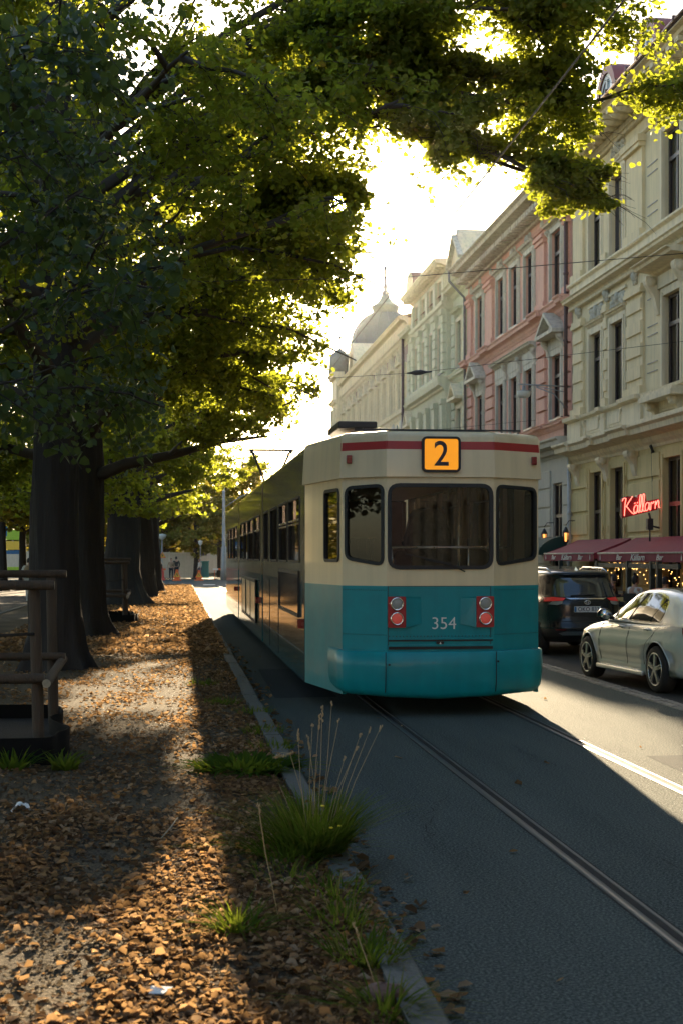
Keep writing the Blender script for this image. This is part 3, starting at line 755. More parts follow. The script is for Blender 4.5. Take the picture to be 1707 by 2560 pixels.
# bumper: wraps the corner, bulges, slightly lower lip
bp = MB()
bplan = [(-1.21, 1.0), (-1.17, .38), (-1.11, .22), (-.63, -.075), (-.3, -.10), (0, -.105), (.3, -.10), (.655, -.075), (1.27, .22), (1.335, .38), (1.36, 1.0)]
bp2 = []
for i in range(len(bplan) - 1):
    for k in range(4): bp2.append(tuple(Vector(bplan[i]).lerp(Vector(bplan[i + 1]), k / 4)))
bplan = bp2 + [bplan[-1]]
lev = [(.78, -.03, 1.0), (.778, -.008, 1.0), (.765, .006, 1.0), (.60, .014, 1.0), (.45, .006, 1.0), (.34, -.010, 1.0), (.29, -.03, .99), (.26, -.075, .975), (.25, -.16, .94)]
vs = []
for z, o_, s_ in lev:
    for x, y in bplan:
        d_ = Vector((x, y - 1.2)).normalized()
        droop = .045 * (1 - min(1, abs(x) / 1.2)) if z < .5 else 0
        vs.append(T1(x * s_ + d_.x * o_, y + d_.y * o_, z - droop))
nb = len(bplan)
bp.add(vs, [(j * nb + i, j * nb + i + 1, (j + 1) * nb + i + 1, (j + 1) * nb + i) for j in range(len(lev) - 1) for i in range(nb - 1)], 0, True)
inn = [T1(x * .94, max(y, .1) + .06, .78) for x, y in bplan]
bp.add([vs[i] for i in range(nb)] + inn, [(i, i + 1, i + 1 + nb, i + nb) for i in range(nb - 1)], 0)
bumper = bp.build('bumper', ['tram_blue', 'rubber'], tram)
for x in (-.66, .66):
    sm_ = MB(); sm_.tube([P1(x, .775, .085 + .03), P1(x, .55, .118), P1(x, .40, .105), P1(x, .30, .07)], .006, 6); sm_.build('bumper_seam', 'rubber', bumper)
for x, z in ((-.64, .63), (.66, .66)):
    sm_ = MB(); sm_.sphere(P1(x + .02, z, .125), .014, 8); sm_.build('bumper_lock', 'rubber', bumper)
# recessed slots above the bumper with the little coupler flap
sl = MB()
sl.panel(P1(-.61, 0, .022), RT, UP, [(0, .915), (1.25, .915), (1.25, .935), (0, .935)], (), .03, 1)
sl.panel(P1(-.61, 0, .012), RT, UP, [(0, .80), (1.25, .80), (1.25, .835), (0, .835)], (), .03, 0)
sl.panel(P1(-.61, 0, .030), RT, UP, [(0, .835), (1.25, .835), (1.25, .855), (0, .855)], (), .04, 1)
sl.panel(P1(-.61, 0, .010), RT, UP, [(0, .895), (1.25, .895), (1.25, .914), (0, .914)], (), .02, 0)
sl.build('air_slot', ['rubber', 'tram_blue'], tram)
fl = MB(); fl.panel(P1(-.04, 0, .034), RT, UP, [(0, .862), (.085, .862), (.085, .892), (0, .892)], (), .03, 0)
fl.panel(P1(-.04, 0, .038), RT, UP, [(.03, .862), (.055, .862), (.0425, .889)], (), .01, 1)
fl.build('coupler_flap', ['rubber', 'white_letter'], tram)
# seams, rivets on the blue apron
se = MB()
for x in (-.615, .615): se.obox(P1(x, 1.2, .003), RT * .003, BK * .003, UP * .35)
se.panel(P1(-.60, 0, .005), RT, UP, [(0, 1.543), (1.2, 1.543), (1.2, 1.549), (0, 1.549)], (), .01)
for k in range(30):
    se.obox(P1(-.6 + k * .0414, .955, .004), RT * .005, BK * .004, UP * .005)
se.build('panel_seam', 'rubber', rear)
# tail light clusters, raised wedge beside each
for sx, x0 in ((1, -.62), (-1, .44)):
    tl_ = MB()
    tl_.panel(P1(x0, 0, .035), RT, UP, rr(0, .21, 1.06, 1.425, .012, 2), (), .05, 0)
    tlo = tl_.build('tail_light', 'red_plate', tram)
    for z, ml in ((1.34, 'lens_white'), (1.165, 'lens_red')):
        c = P1(x0 + .105, z, .035)
        ring = MB(); ring.add([], [])
        prof = [(.078, 0), (.080, .018), (.070, .026), (.062, .018)]
        q = MB(); vs = []
        nn = 24
        for r_, h in prof:
            for k in range(nn):
                t = 2 * PI * k / nn; vs.append(c + RT * r_ * math.cos(t) + UP * r_ * math.sin(t) + BK * h)
        q.add(vs, [(i * nn + k, i * nn + (k + 1) % nn, (i + 1) * nn + (k + 1) % nn, (i + 1) * nn + k) for i in range(3) for k in range(nn)], 0, True)
        q.build('lamp_rim', 'chrome', tlo)
        q = MB(); vs = []
        for r_, h in [(.063, .016), (.05, .024), (.025, .029), (.001, .03)]:
            for k in range(nn):
                t = 2 * PI * k / nn; vs.append(c + RT * r_ * math.cos(t) + UP * r_ * math.sin(t) + BK * h)
        q.add(vs, [(i * nn + k, i * nn + (k + 1) % nn, (i + 1) * nn + (k + 1) % nn, (i + 1) * nn + k) for i in range(3) for k in range(nn)], 0, True)
        q.build('lamp_lens', ml, tlo)
    wd = MB()
    xa, xb = (x0 + .215, x0 + .40) if sx > 0 else (x0 - .005, x0 - .19)
    wd.add([P1(xa, 1.425, .035), P1(xb, 1.425, .004), P1(xa, 1.405, .030), P1(xb, 1.40, .001), P1(xa, 1.06, .035), P1(xb, 1.10, .002)], [(0, 1, 3, 2), (2, 3, 5, 4)], 0)
    wd.build('lamp_fairing', 'tram_blue', tram)
# grab handles, rear wiper, rivet rows and little vents that break up the shell
g = MB(); g.tube([P1(.30, 1.72, .02), P1(.12, 1.80, .05), P1(-.18, 1.86, .045)], .008, 6); g.bar(P1(.12, 1.815, .05), P1(-.42, 1.93, .05), .018, .012); g.build('wiper', 'rubber', tram)
g = MB()
for z in (1.50, .97):
    for k in range(20):
        for a, b in ((PL[1], PL[2]), (PL[3], PL[4])):
            q = Vector(a).lerp(Vector(b), (k + .5) / 20); g.obox(Vector(T1(q.x, q.y, z)) + BK * .004, RT * .004, BK * .004, UP * .004)
g.build('rivet_row', 'dark_metal', rear)
# marker lights
for x, y in ((-1.04, .36), (1.22, .36)):
    g = MB(); c = Vector(T1(x, y, 3.06)) + BK * .06
    g.obox(c, RT * .032, BK * .03, UP * .05); g.build('marker_light', 'red_dark', tram, bevel=.008)
# route sign
sg = MB(); o_ = P1(-.22, 0, .075)
ou = rr(0, .46, 2.895, 3.315, .055, 6)
sg.panel(o_, RT, UP, ou, [inset(ou, .028)], .12, 0)
sgo = sg.build('route_sign', 'rubber', tram)
q = MB(); q.panel(P1(-.22, 0, .060), RT, UP, inset(ou, .024), (), .05, 0); q.build('sign_face', 'sign_amber', sgo)
q = MB(); add_text(q, '2', .415, P1(.010, 3.098, .066), RT, UP, bold=.004, sx=.92); q.build('numeral', 'navy', sgo)
q = MB(); add_text(q, '354', .205, P1(.05, 1.10, .006), RT, UP, bold=-.001, sx=1.0, extrude=.002); q.build('fleet_number', 'white_letter', tram)
# interior number repeated in the window header, wiper, roof rim
q = MB(); q.bar(P1(-1.0, 3.40, -.1), P1(1.0, 3.405, -.1), .03, .02); q.build('roof_gutter', 'dark_metal', tram)
# side equipment on rear section
A, u, n, H2 = secL
def Lp(y, z, out=0.0): return Vector(T1(-1.40, y, z)) - Vector(tdir(out, 0))
pn = MB()
yA, yB = 2.86, 6.45
for (z0, z1, y0, y1) in ((1.06, 1.70, yA, yB),):
    pn.panel(Lp(y1, 0, .03), (Lp(y0, 0) - Lp(y1, 0)).normalized(), UP, [(0, z0), (y1 - y0, z0), (y1 - y0, z1), (0, z1)], [inset([(0, z0), (y1 - y0, z0), (y1 - y0, z1), (0, z1)], .045)], .035, 0)
    pn.panel(Lp(y1, 0, .012), (Lp(y0, 0) - Lp(y1, 0)).normalized(), UP, inset([(0, z0), (y1 - y0, z0), (y1 - y0, z1), (0, z1)], .04), (), .02, 1)
pn.build('advert_frame', ['dark_metal', mat('framed_dark_poster', (0.05, 0.04, 0.025), 0.12, vary=.3, scale=2.5, coat=1.0)], tram)
g = MB(); g.obox(Lp(2.35, 1.0, .04), tdir(.04, 0), tdir(0, .09), UP * .06); g.build('side_reflector', 'red_dark', tram)
g = MB()
for yy, za, zb in ((2.12, .24, 3.3), (8.9, .3, 1.5), (6.8, .3, 1.05)): g.obox(Lp(yy, (za + zb) / 2, .003), tdir(.004, 0), tdir(0, .004), UP * ((zb - za) / 2))
g.obox(Lp(6.4, .62, .003), tdir(.004, 0), tdir(0, 4.3), UP * .004)
g.build('side_seam', 'rubber', rear)
# bellows + middle and front sections (straight ahead)
X1 = T1(0, LEN1)[0] + .0
def T2(x, y, z=0): return (X1 - .004 * (y - 27.3) + x, y, z)
def section(y0, y1, wins, name, label=None, lowdoor=None):
    mb = MB()
    hl = [wy(a, b, 1.81, 2.74, .05) for a, b in wins]
    A, u, n, L_, H = side(-1.40, y0, y1, hl, tf=T2, mb=mb)
    hr_ = [wy(a, b, 1.5, 2.74, .05) for a, b in wins]
    A2, u2, n2, L2, Hr = side(1.40, y0, y1, hr_, tf=T2, sgn=1, mb=mb)
    mb.add([T2(-1.18, y0, 3.40), T2(1.18, y0, 3.40), T2(1.18, y1, 3.40), T2(-1.18, y1, 3.40)], [(0, 1, 2, 3)], 3)
    mb.add([T2(-1.38, y0, .28), T2(1.38, y0, .28), T2(1.38, y1, .28), T2(-1.38, y1, .28)], [(0, 1, 2, 3)], 4)
    mb.add([T2(-1.3, y0, .95), T2(1.3, y0, .95), T2(1.3, y1, .95), T2(-1.3, y1, .95)], [(0, 1, 2, 3)], 4)
    for yy in (y0, y1):
        for sx in (-1, 1): mb.obox(T2(sx * 1.05, yy, 1.8), (.33, 0, 0), (0, .03, 0), (0, 0, 1.5), 4)
        mb.obox(T2(0, yy, 3.1), (1.3, 0, 0), (0, .03, 0), (0, 0, .25), 4)
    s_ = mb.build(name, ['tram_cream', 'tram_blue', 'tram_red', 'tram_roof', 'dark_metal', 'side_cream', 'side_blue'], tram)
    for i, h in enumerate(H):
        xs = [p[0] for p in h]; a, b = min(xs), max(xs)
        window(A, u, n, h, glass='tram_glass_dark', sash=[(a + .03, b - .03, 2.42, 2.45), ((a + b) / 2 - .015, (a + b) / 2 + .015, 2.45, 2.70)])
    for h in Hr: window(A2, u2, n2, h, glass='tram_glass')
    return s_
ms = section(27.75, 37.6, [(28.3, 30.4), (30.7, 32.7), (33.0, 34.6), (34.9, 36.9)], 'middle_section')
fs_ = section(38.1, 47.0, [(38.7, 40.9), (41.2, 43.2), (43.5, 45.4)], 'front_section')
g = MB()   # rounded tram front, out of sight but real
fp = [(-1.4, 47.0), (-1.2, 48.2), (-.6, 48.7), (.6, 48.7), (1.2, 48.2), (1.4, 47.0)]
vs = [T2(x, y, z) for z in (.3, 1.55, 3.3) for x, y in fp] + [T2(x * .85, y - .15, 3.42) for x, y in fp]
g.add(vs, [(j * 6 + i, j * 6 + i + 1, (j + 1) * 6 + i + 1, (j + 1) * 6 + i) for j in range(3) for i in range(5)] + [tuple(range(18, 24))], 0)
g.m[0:5] = [1] * 5
g.m[5:10] = [2] * 5
g.build('driver_cab', ['tram_cream', 'tram_blue', 'rubber'], tram)
for y0, y1 in ((27.35, 27.75), (37.6, 38.1)):
    g = MB(); k = 6
    for i in range(k):
        ya = y0 + (y1 - y0) * i / k; yb = y0 + (y1 - y0) * (i + 1) / k; ym = (ya + yb) / 2
        for q0, q1, w0, w1 in ((ya, ym, 1.28, 1.34), (ym, yb, 1.34, 1.28)):
            vs = [T2(-w0, q0, .4), T2(-w0, q0, 3.22), T2(w0, q0, 3.22), T2(w0, q0, .4), T2(-w1, q1, .4), T2(-w1, q1, 3.26), T2(w1, q1, 3.26), T2(w1, q1, .4)]
            g.add(vs, [(0, 1, 5, 4), (1, 2, 6, 5), (2, 3, 7, 6), (3, 0, 4, 7)])
    g.build('bellows', 'rubber', tram)
# lower side flap panels of middle section
g = MB()
for y0, y1, z0, z1 in ((29.3, 35.6, .52, 1.42),):
    A = Vector(T2(-1.425, y1)); ou = [(0, z0), (y1 - y0, z0), (y1 - y0, z1), (0, z1)]
    g.panel(A, (0, -1, 0), UP, ou, [inset(ou, .06)], .03, 0); g.panel(A + Vector((.01, 0, 0)), (0, -1, 0), UP, inset(ou, .05), (), .01, 1)
    for yy in (31.4, 33.5): g.obox(T2(-1.43, yy, .97), (.012, 0, 0), (0, .04, 0), (0, 0, .42), 0)
g.build('side_hatch', ['dark_metal', 'tram_cream'], tram)
for yy in (28.6, 38.9):
    g = MB(); g.obox(T2(-1.44, yy, 1.02), (.04, 0, 0), (0, .09, 0), (0, 0, .06)); g.build('side_reflector', 'red_dark', tram)
# bogie wheels hint below skirt
for yy in (19.6, 21.4, 26.4, 39.5, 45.0):
    for x in (-.75, .75):
        g = MB(); g.lathe([(.0, -.06), (.31, -.06), (.33, -.04), (.33, .04), (.31, .06), (.0, .06)], T2(x, yy, .335), 20, axis='x'); g.build('wheel', 'dark_metal', tram)
g = MB(); g.obox(T1(.1, 5.0, .3), tdir(.9, 0), tdir(0, 3.2), UP * .12); g.obox(T2(0, 38, .3), (.9, 0, 0), (0, 8, 0), (0, 0, .12)); g.build('underframe', 'dark_metal', tram)
# roof equipment: ventilator box with ramp and dark lid near the rear, small boxes ahead, pantograph
g = MB()
g.add([T1(x, y, z) for x, y, z in [(-.62, 4.7, 3.40), (.06, 4.7, 3.40), (.06, 4.7, 3.83), (-.28, 4.7, 3.83), (-.62, 6.6, 3.40), (.06, 6.6, 3.40), (.06, 6.6, 3.83), (-.28, 6.6, 3.83), (-1.0, 5.2, 3.41), (-1.0, 6.6, 3.41)]],
      [(0, 1, 2, 3), (1, 5, 6, 2), (2, 6, 7, 3), (4, 0, 3, 7), (8, 0, 3), (8, 3, 7, 9), (9, 7, 4)], 0)
rb = g.build('roof_ventilator', 'tram_roof', tram)
g = MB(); g.obox(T1(-.30, 5.9, 3.93), tdir(.30, 0), tdir(0, .75), UP * .055); g.build('ventilator_lid', 'dark_metal', rb, bevel=.02)
g = MB()
for x in (-.27, -.02): g.tube([T1(x, 4.69, 3.40), T1(x, 4.68, 3.83), T1(x, 4.8, 3.845)], .008, 6)
g.build('ventilator_strap', 'dark_metal', rb)
for yy, h in ((36.6, .28), (40.5, .25), (23.2, .08), (21.0, .08)):
    g = MB(); g.obox(T2(-.85 if h < .1 else -.3, yy, 3.42 + h / 2), ((.05 if h < .1 else .45), 0, 0), (0, .08 if h < .1 else .6, 0), (0, 0, h / 2)); g.build('roof_box', 'dark_metal', tram, bevel=.01)
pan = MB(); py_, pz = 46.2, 5.36
hw = .70; cxp = .02
pan.tube([T2(cxp - hw - .28, py_, pz - .22), T2(cxp - hw - .2, py_, pz - .06), T2(cxp - hw, py_, pz), T2(cxp + hw, py_, pz), T2(cxp + hw + .2, py_, pz - .06), T2(cxp + hw + .28, py_, pz - .22)], .022, 8)
pan.tube([T2(cxp - hw - .05, py_ + .32, pz + .01), T2(cxp + hw + .05, py_ + .32, pz + .01)], .03, 8)
pan.bar(T2(cxp - hw, py_ + .16, pz + .02), T2(cxp + hw, py_ + .16, pz + .02), .30, .03)
for s_ in (-1, 1):
    pan.tube([T2(cxp + s_ * .62, py_, pz - .03), T2(cxp + s_ * .14, py_ + .3, pz - 1.15)], .038, 8)
    pan.tube([T2(cxp + s_ * .62, py_, pz - .05), T2(cxp - s_ * .30, py_ + .2, pz - .80)], .018, 6)
    pan.obox(T2(cxp + s_ * .66, py_, pz - .07), (.03, 0, 0), (0, .05, 0), (0, 0, .06))
    pan.tube([T2(cxp + s_ * .14, py_ + .3, pz - 1.15), T2(cxp + s_ * .55, py_ + 1.6, 3.62)], .03, 8)
pan.tube([T2(cxp - .30, py_ + .2, pz - .80), T2(cxp + .30, py_ + .2, pz - .80)], .022, 6)
pan.tube([T2(cxp, py_ + .2, pz - .80), T2(cxp, py_ + .3, pz - 1.15)], .02, 6)
pan.tube([T2(cxp + .62, py_, pz - .06), T2(cxp + .55, py_ + .2, pz - .4), T2(cxp + .25, py_ + .5, pz - 1.1)], .008, 6)
pan.obox(T2(cxp, py_ + .3, pz - 1.18), (.24, 0, 0), (0, .1, 0), (0, 0, .04))
pan.obox(T2(cxp, py_ + .9, 3.58), (.55, 0, 0), (0, .8, 0), (0, 0, .05))
for s_ in (-1, 1): pan.tube([T2(cxp + s_ * .45, py_ + .3, 3.40), T2(cxp + s_ * .45, py_ + .3, 3.60)], .05, 8)
pan.build('pantograph', 'dark_metal', tram)

# ------------------------------------------------------------------ facades on the right, plane x = 12.7
FX = 12.7
U = Vector((0, -1, 0))
def fb(mb, y0, y1, z0, z1, o0, o1, mi=0):
    """box on the facade, standing out from o0 to o1 metres"""
    mb.box(FX - o1, FX - o0, y0, y1, z0, z1, mi)
def mould(mb, y0, y1, prof, mi=0):
    """horizontal moulding; prof = (out, z) from bottom to top, closed against the wall"""
    P = [(FX + .02, prof[0][1])] + [(FX - o, z) for o, z in prof] + [(FX + .02, prof[-1][1])]
    mb.extrude_y(P, y0, y1, mi)
def corn(mb, y0, y1, z0, z1, out, mi=0):
    h = z1 - z0
    mould(mb, y0, y1, [(.03, z0), (.05, z0 + .12 * h), (.12 * out + .06, z0 + .25 * h), (.18 * out + .06, z0 + .42 * h), (.55 * out, z0 + .52 * h), (.82 * out, z0 + .56 * h), (.86 * out, z0 + .78 * h), (out, z0 + .88 * h), (out, z1 - .02), (out * .6, z1)], mi)
def wall(mb, y0, y1, z0, z1, holes, out=0.0, thick=.30, mi=0):
    H = [[(y1 - b, c), (y1 - a, c), (y1 - a, d), (y1 - b, d)] for a, b, c, d in holes]
    mb.panel((FX - out, y1, 0), U, (0, 0, 1), [(0, z0), (y1 - y0, z0), (y1 - y0, z1), (0, z1)], H, thick, mi)
def fwindow(root, a, b, z0, z1, depth=.09, curtain=0, transom=.68, mat_='sash', out=0.0, sill=True):
    o_ = out
    g = MB(); fw = .085
    def q(y0, y1, c, d_, dd=.07, off=0.0): g.box(FX - o_ + depth - off, FX - o_ + depth - off + dd, y0, y1, c, d_)
    q(a, a + fw, z0, z1); q(b - fw, b, z0, z1); q(a + fw, b - fw, z0, z0 + .10); q(a + fw, b - fw, z1 - fw, z1)
    zt = z0 + (z1 - z0) * transom
    q(a + fw, b - fw, zt - .055, zt + .055, .085, .02)
    m = (a + b) / 2
    q(m - .045, m + .045, z0 + .10, zt - .055, .075, .01); q(m - .035, m + .035, zt + .055, z1 - fw, .075, .005)
    w_ = g.build('window', mat_, root)
    g = MB(); x = FX - o_ + depth + .045
    g.add([(x, b - fw * .5, z0), (x, a + fw * .5, z0), (x, a + fw * .5, z1), (x, b - fw * .5, z1)], [(0, 1, 2, 3)])
    g.build('pane', 'window_glass', w_)
    if curtain:
        g = MB(); n = 26
        for (c0, c1) in (((a, a + (b - a) * .34), (b - (b - a) * .34, b)) if curtain == 1 else ((a, b),) if curtain == 2 else ((a + .1, a + (b - a) * .5),)):
            vs = []
            for i in range(n + 1):
                yy = c0 + (c1 - c0) * i / n; xx = x + .12 + .025 * math.sin(i * 1.9)
                vs += [(xx, yy, z0 + .05), (xx, yy, (z1 - .06 if curtain != 2 else z1 - .06))]
            g.add(vs, [(2 * i, 2 * i + 2, 2 * i + 3, 2 * i + 1) for i in range(n)], 0, True)
        g.build('curtain', 'red_curtain' if curtain == 3 else 'curtain', w_)
    if sill:
        g = MB(); g.box(FX - o_ - .09, FX - o_ + depth, a - .06, b + .06, z0 - .07, z0 - .001); g.build('sill', 'lead', w_)
    return w_
def surround(mb, a, b, z0, z1, w=.18, out=.07, mi=0, oo=0.0):
    fb(mb, a - w, a + .002, z0, z1 + w, oo, oo + out, mi); fb(mb, b - .002, b + w, z0, z1 + w, oo, oo + out, mi)
    fb(mb, a + .002, b - .002, z1, z1 + w, oo, oo + out, mi)
    fb(mb, a - w * .45, a - .001, z0, z1 + w * .45, oo + out, oo + out + .03, mi); fb(mb, b + .001, b + w * .45, z0, z1 + w * .45, oo + out, oo + out + .03, mi)
def courses(mb, y0, y1, z0, z1, h, out=.05, gap=.035, mi=0, base=0.0, bev=.018):
    """rusticated block courses with real open joints"""
    n = max(1, round((z1 - z0) / h)); h = (z1 - z0) / n
    for i in range(n):
        a, b = z0 + i * h + gap / 2, z0 + (i + 1) * h - gap / 2
        x0, x1 = FX - base + .0, FX - base - out
        vs = [(x0, y0, a), (x0, y1, a), (x0, y1, b), (x0, y0, b), (x1, y0 + bev, a + bev), (x1, y1 - bev, a + bev), (x1, y1 - bev, b - bev), (x1, y0 + bev, b - bev)]
        mb.add(vs, [(4, 5, 6, 7), (0, 1, 5, 4), (1, 2, 6, 5), (2, 3, 7, 6), (3, 0, 4, 7)], mi)
def console(mb, yc, z0, z1, w, out, mi=0, base=0.0):
    """scrolled bracket: S profile swept across its width"""
    pts = []
    n = 9
    for i in range(n + 1):
        t = i / n; z = z0 + (z1 - z0) * t
        o_ = out * (.18 + .82 * (0.5 - 0.5 * math.cos(PI * t))) + .03 * math.sin(t * PI * 3)
        pts.append((o_, z))
    P = [(FX - base + .01, z0)] + [(FX - base - o_, z) for o_, z in pts] + [(FX - base + .01, z1)]
    mb.extrude_y(P, yc - w / 2, yc + w / 2, mi)
    mb.lathe([(.001, -w / 2 - .02), (out * .32, -w / 2 - .02), (out * .32, w / 2 + .02), (.001, w / 2 + .02)], (FX - base - out * .62, yc, z1 - out * .36), 10, mi, axis='y')
def dentils(mb, y0, y1, z0, z1, out, w, gap, mi=0, o0=0.0):
    y = y0 + gap / 2
    while y + w < y1:
        fb(mb, y, y + w, z0, z1, o0, out, mi); y += w + gap
def relief(mb, y0, y1, z0, z1, seed, mi=0, base=.03, cell=.10):
    """carved leaf-and-scroll panel: many small lobes standing out of the slab"""
    rr_ = random.Random(seed)
    n = int((y1 - y0) * (z1 - z0) / (cell * cell) * 1.1)
    for i in range(n):
        yy = rr_.uniform(y0 + .05, y1 - .05); zz = rr_.uniform(z0 + .05, z1 - .05); r_ = rr_.uniform(.03, .065)
        mb.sphere((FX - base, yy, zz), r_, 6, mi, (rr_.uniform(.8, 1.3), rr_.uniform(.6, 1.6), rr_.uniform(.6, 1.6)))
    m = (y0 + y1) / 2
    mb.sphere((FX - base, m, (z0 + z1) / 2 + .06), .15, 8, mi, (1, .8, 1.2))
def pediment(mb, a, b, z0, h, out, mi=0):
    m = (a + b) / 2
    fb(mb, a, b, z0, z0 + .12, 0, out, mi)
    for s0, s1 in ((a, m), (b, m)):
        d = 1 if s1 > s0 else -1
        vs = []
        for o_ in (0, out):
            vs += [(FX - o_, s0, z0 + .12), (FX - o_, s0 + d * .24, z0 + .12), (FX - o_, s1, z0 + h - .14), (FX - o_, s1, z0 + h)]
        mb.add(vs, [(0, 1, 2, 3), (4, 7, 6, 5), (0, 4, 5, 1), (1, 5, 6, 2), (2, 6, 7, 3), (3, 7, 4, 0)], mi)
    mb.add([(FX - out * .35, a + .2, z0 + .12), (FX - out * .35, b - .2, z0 + .12), (FX - out * .35, m, z0 + h - .12)], [(0, 1, 2)], mi)
def downpipe(root, y, z0, z1, m, out=.12, r=.06):
    g = MB(); g.tube([(FX - out, y, z0), (FX - out, y, z1)], r, 8)
    z = z0 + 1.0
    while z < z1: g.lathe([(r, -.04), (r * 1.3, -.03), (r * 1.3, .03), (r, .04)], (FX - out, y, z), 8); z += 2.2
    return g.build('downpipe', m, root)

def building(name, label, y0, y1):
    return thing(name, label, 'building', (FX, (y0 + y1) / 2, 0))
def backing(mb, y0, y1, ztop, mi):
    """dark rooms behind the windows, party walls and back"""
    mb.add([(FX + .9, y0 + .02, .1), (FX + .9, y1 - .02, .1), (FX + .9, y1 - .02, ztop), (FX + .9, y0 + .02, ztop)], [(0, 1, 2, 3)], mi)
def mass(mb, y0, y1, ztop, mi, depth=12):
    x0, x1 = FX + .02, FX + depth
    mb.add([(x0, y0, 0), (x1, y0, 0), (x1, y0, ztop), (x0, y0, ztop)], [(0, 1, 2, 3)], mi)
    mb.add([(x0, y1, 0), (x1, y1, 0), (x1, y1, ztop), (x0, y1, ztop)], [(0, 1, 2, 3)], mi)
    mb.add([(x1, y0, 0), (x1, y1, 0), (x1, y1, ztop), (x1, y0, ztop)], [(0, 1, 2, 3)], mi)
def slope_roof(y0, y1, z0, z1, d0=.25, d1=3.0, depth=12, m='roof_red', root=None, name='roof'):
    g = MB()
    g.add([(FX - d0, y0, z0), (FX - d0, y1, z0), (FX + d1, y1, z1), (FX + d1, y0, z1), (FX + depth, y0, z1 - .1), (FX + depth, y1, z1 - .1)], [(0, 1, 2, 3), (3, 2, 5, 4), (0, 3, 4), (1, 5, 2)])
    return g.build(name, m, root)

# ============ cream building with the bar
b1 = building('corner_building', 'cream palace front with neon bar sign, red awnings and arched dormers, nearest on the street', 22, 45.3)
Y0, Y1 = 21.0, 45.3
ops = []
cols = [(41.9, 43.15), (39.75, 41.0), (35.0, 36.35), (30.6, 31.9), (28.4, 29.7), (24.0, 25.3)]
g = MB()
gh = [(a, b, .9, 4.5) for a, b in cols]; h1 = [(a, b, 6.35, 8.78) for a, b in cols]; h2 = [(a, b, 10.75, 13.1) for a, b in cols]
wall(g, Y0, Y1, .1, 5.45, gh, mi=1)
wall(g, Y0, Y1, 5.45, 14.4, h1 + h2, mi=0)
backing(g, Y0, Y1, 14.3, 2); mass(g, Y0, Y1, 14.5, 0)
# rustication of the ground floor between windows, in courses
edges = [Y0] + [v for a, b in sorted(cols) for v in (a - .34, b + .34)] + [Y1]
for i in range(0, len(edges), 2):
    if edges[i + 1] - edges[i] > .25:
        courses(g, edges[i], edges[i + 1], .3, 4.75, .74, .055, .10, 1)
g.build('wall', ['cream_wall', 'yellow_wall', 'room'], b1)
for a, b in cols:
    g = MB()
    surround(g, a, b, .9, 4.5, .24, .05, 0)
    for yy in (a - .17, b + .17):
        for zz in (4.0, 2.6): fb(g, yy - .05, yy + .05, zz, zz + .22, .08, .11, 0)
    g.build('window_surround', 'yellow_wall', b1)
g = MB()
corn(g, Y0, Y1, 4.85, 5.5, .62)
fb(g, Y0, Y1, 5.5, 5.62, -.02, .34); fb(g, Y0, Y1, 5.62, 6.2, 0, .12)
mould(g, Y0, Y1, [(.12, 6.2), (.24, 6.26), (.26, 6.34), (.10, 6.35)])
for a, b in ((43.75, 45.25), (41.2, 41.6), (37.8, 39.45)):     # cornice breaks forward over the pilasters
    corn(g, a, b, 4.86, 5.515, .74); mould(g, a, b, [(.12, 6.19), (.36, 6.25), (.38, 6.36), (.10, 6.37)])
    fb(g, a, b, 5.63, 6.19, .12, .20)
g.build('ground_cornice', 'cream_trim', b1)
for yc in (44.5, 41.4, 38.7, 33.6): g = MB(); console(g, yc, 4.15, 4.86, .34, .34); g.build('cornice_bracket', 'cream_trim', b1)
for a, b in cols:
    g = MB()
    fb(g, a - .1, b + .1, 5.70, 6.13, .12, .145); fb(g, a + .02, b - .02, 5.78, 6.05, .145, .165)
    for yy in (a - .22, b + .22): console(g, yy, 5.66, 6.16, .10, .10, base=.12)
    g.build('parapet_panel', 'cream_trim', b1)
# pilasters of the upper floors
for a, b in ((43.85, 44.95), (41.2, 41.6), (38.0, 39.4), (32.6, 34.2), (26.2, 27.6), (21.6, 23.0)):
    g = MB()
    fb(g, a - .05, b + .05, 6.36, 6.62, 0, .18); fb(g, a, b, 6.62, 9.45, 0, .07)
    courses(g, a + .04, b - .04, 6.7, 9.2, .62, .05, .26, 0, base=.07)
    fb(g, a - .05, b + .05, 9.2, 9.32, .0, .17); fb(g, a - .02, b + .02, 9.32, 9.44, .0, .14)
    fb(g, a, b, 10.7, 13.5, 0, .09); fb(g, a - .06, b + .06, 10.62, 10.95, 0, .18); fb(g, a - .05, b + .05, 13.22, 13.34, 0, .20); fb(g, a - .1, b + .1, 13.34, 13.53, 0, .24)
    g.build('pilaster', 'cream_wall', b1)
for ya, yb in ((36.95, 37.75), (33.0, 34.5), (26.0, 27.8)):
    for zz in (6.9, 7.15, 7.9, 8.15, 8.9, 9.15, 11.2, 11.45, 12.3, 12.55): g = MB(); fb(g, ya, yb, zz, zz + .025, -.001, .022); g.build('drafted_joint', 'lead', b1)
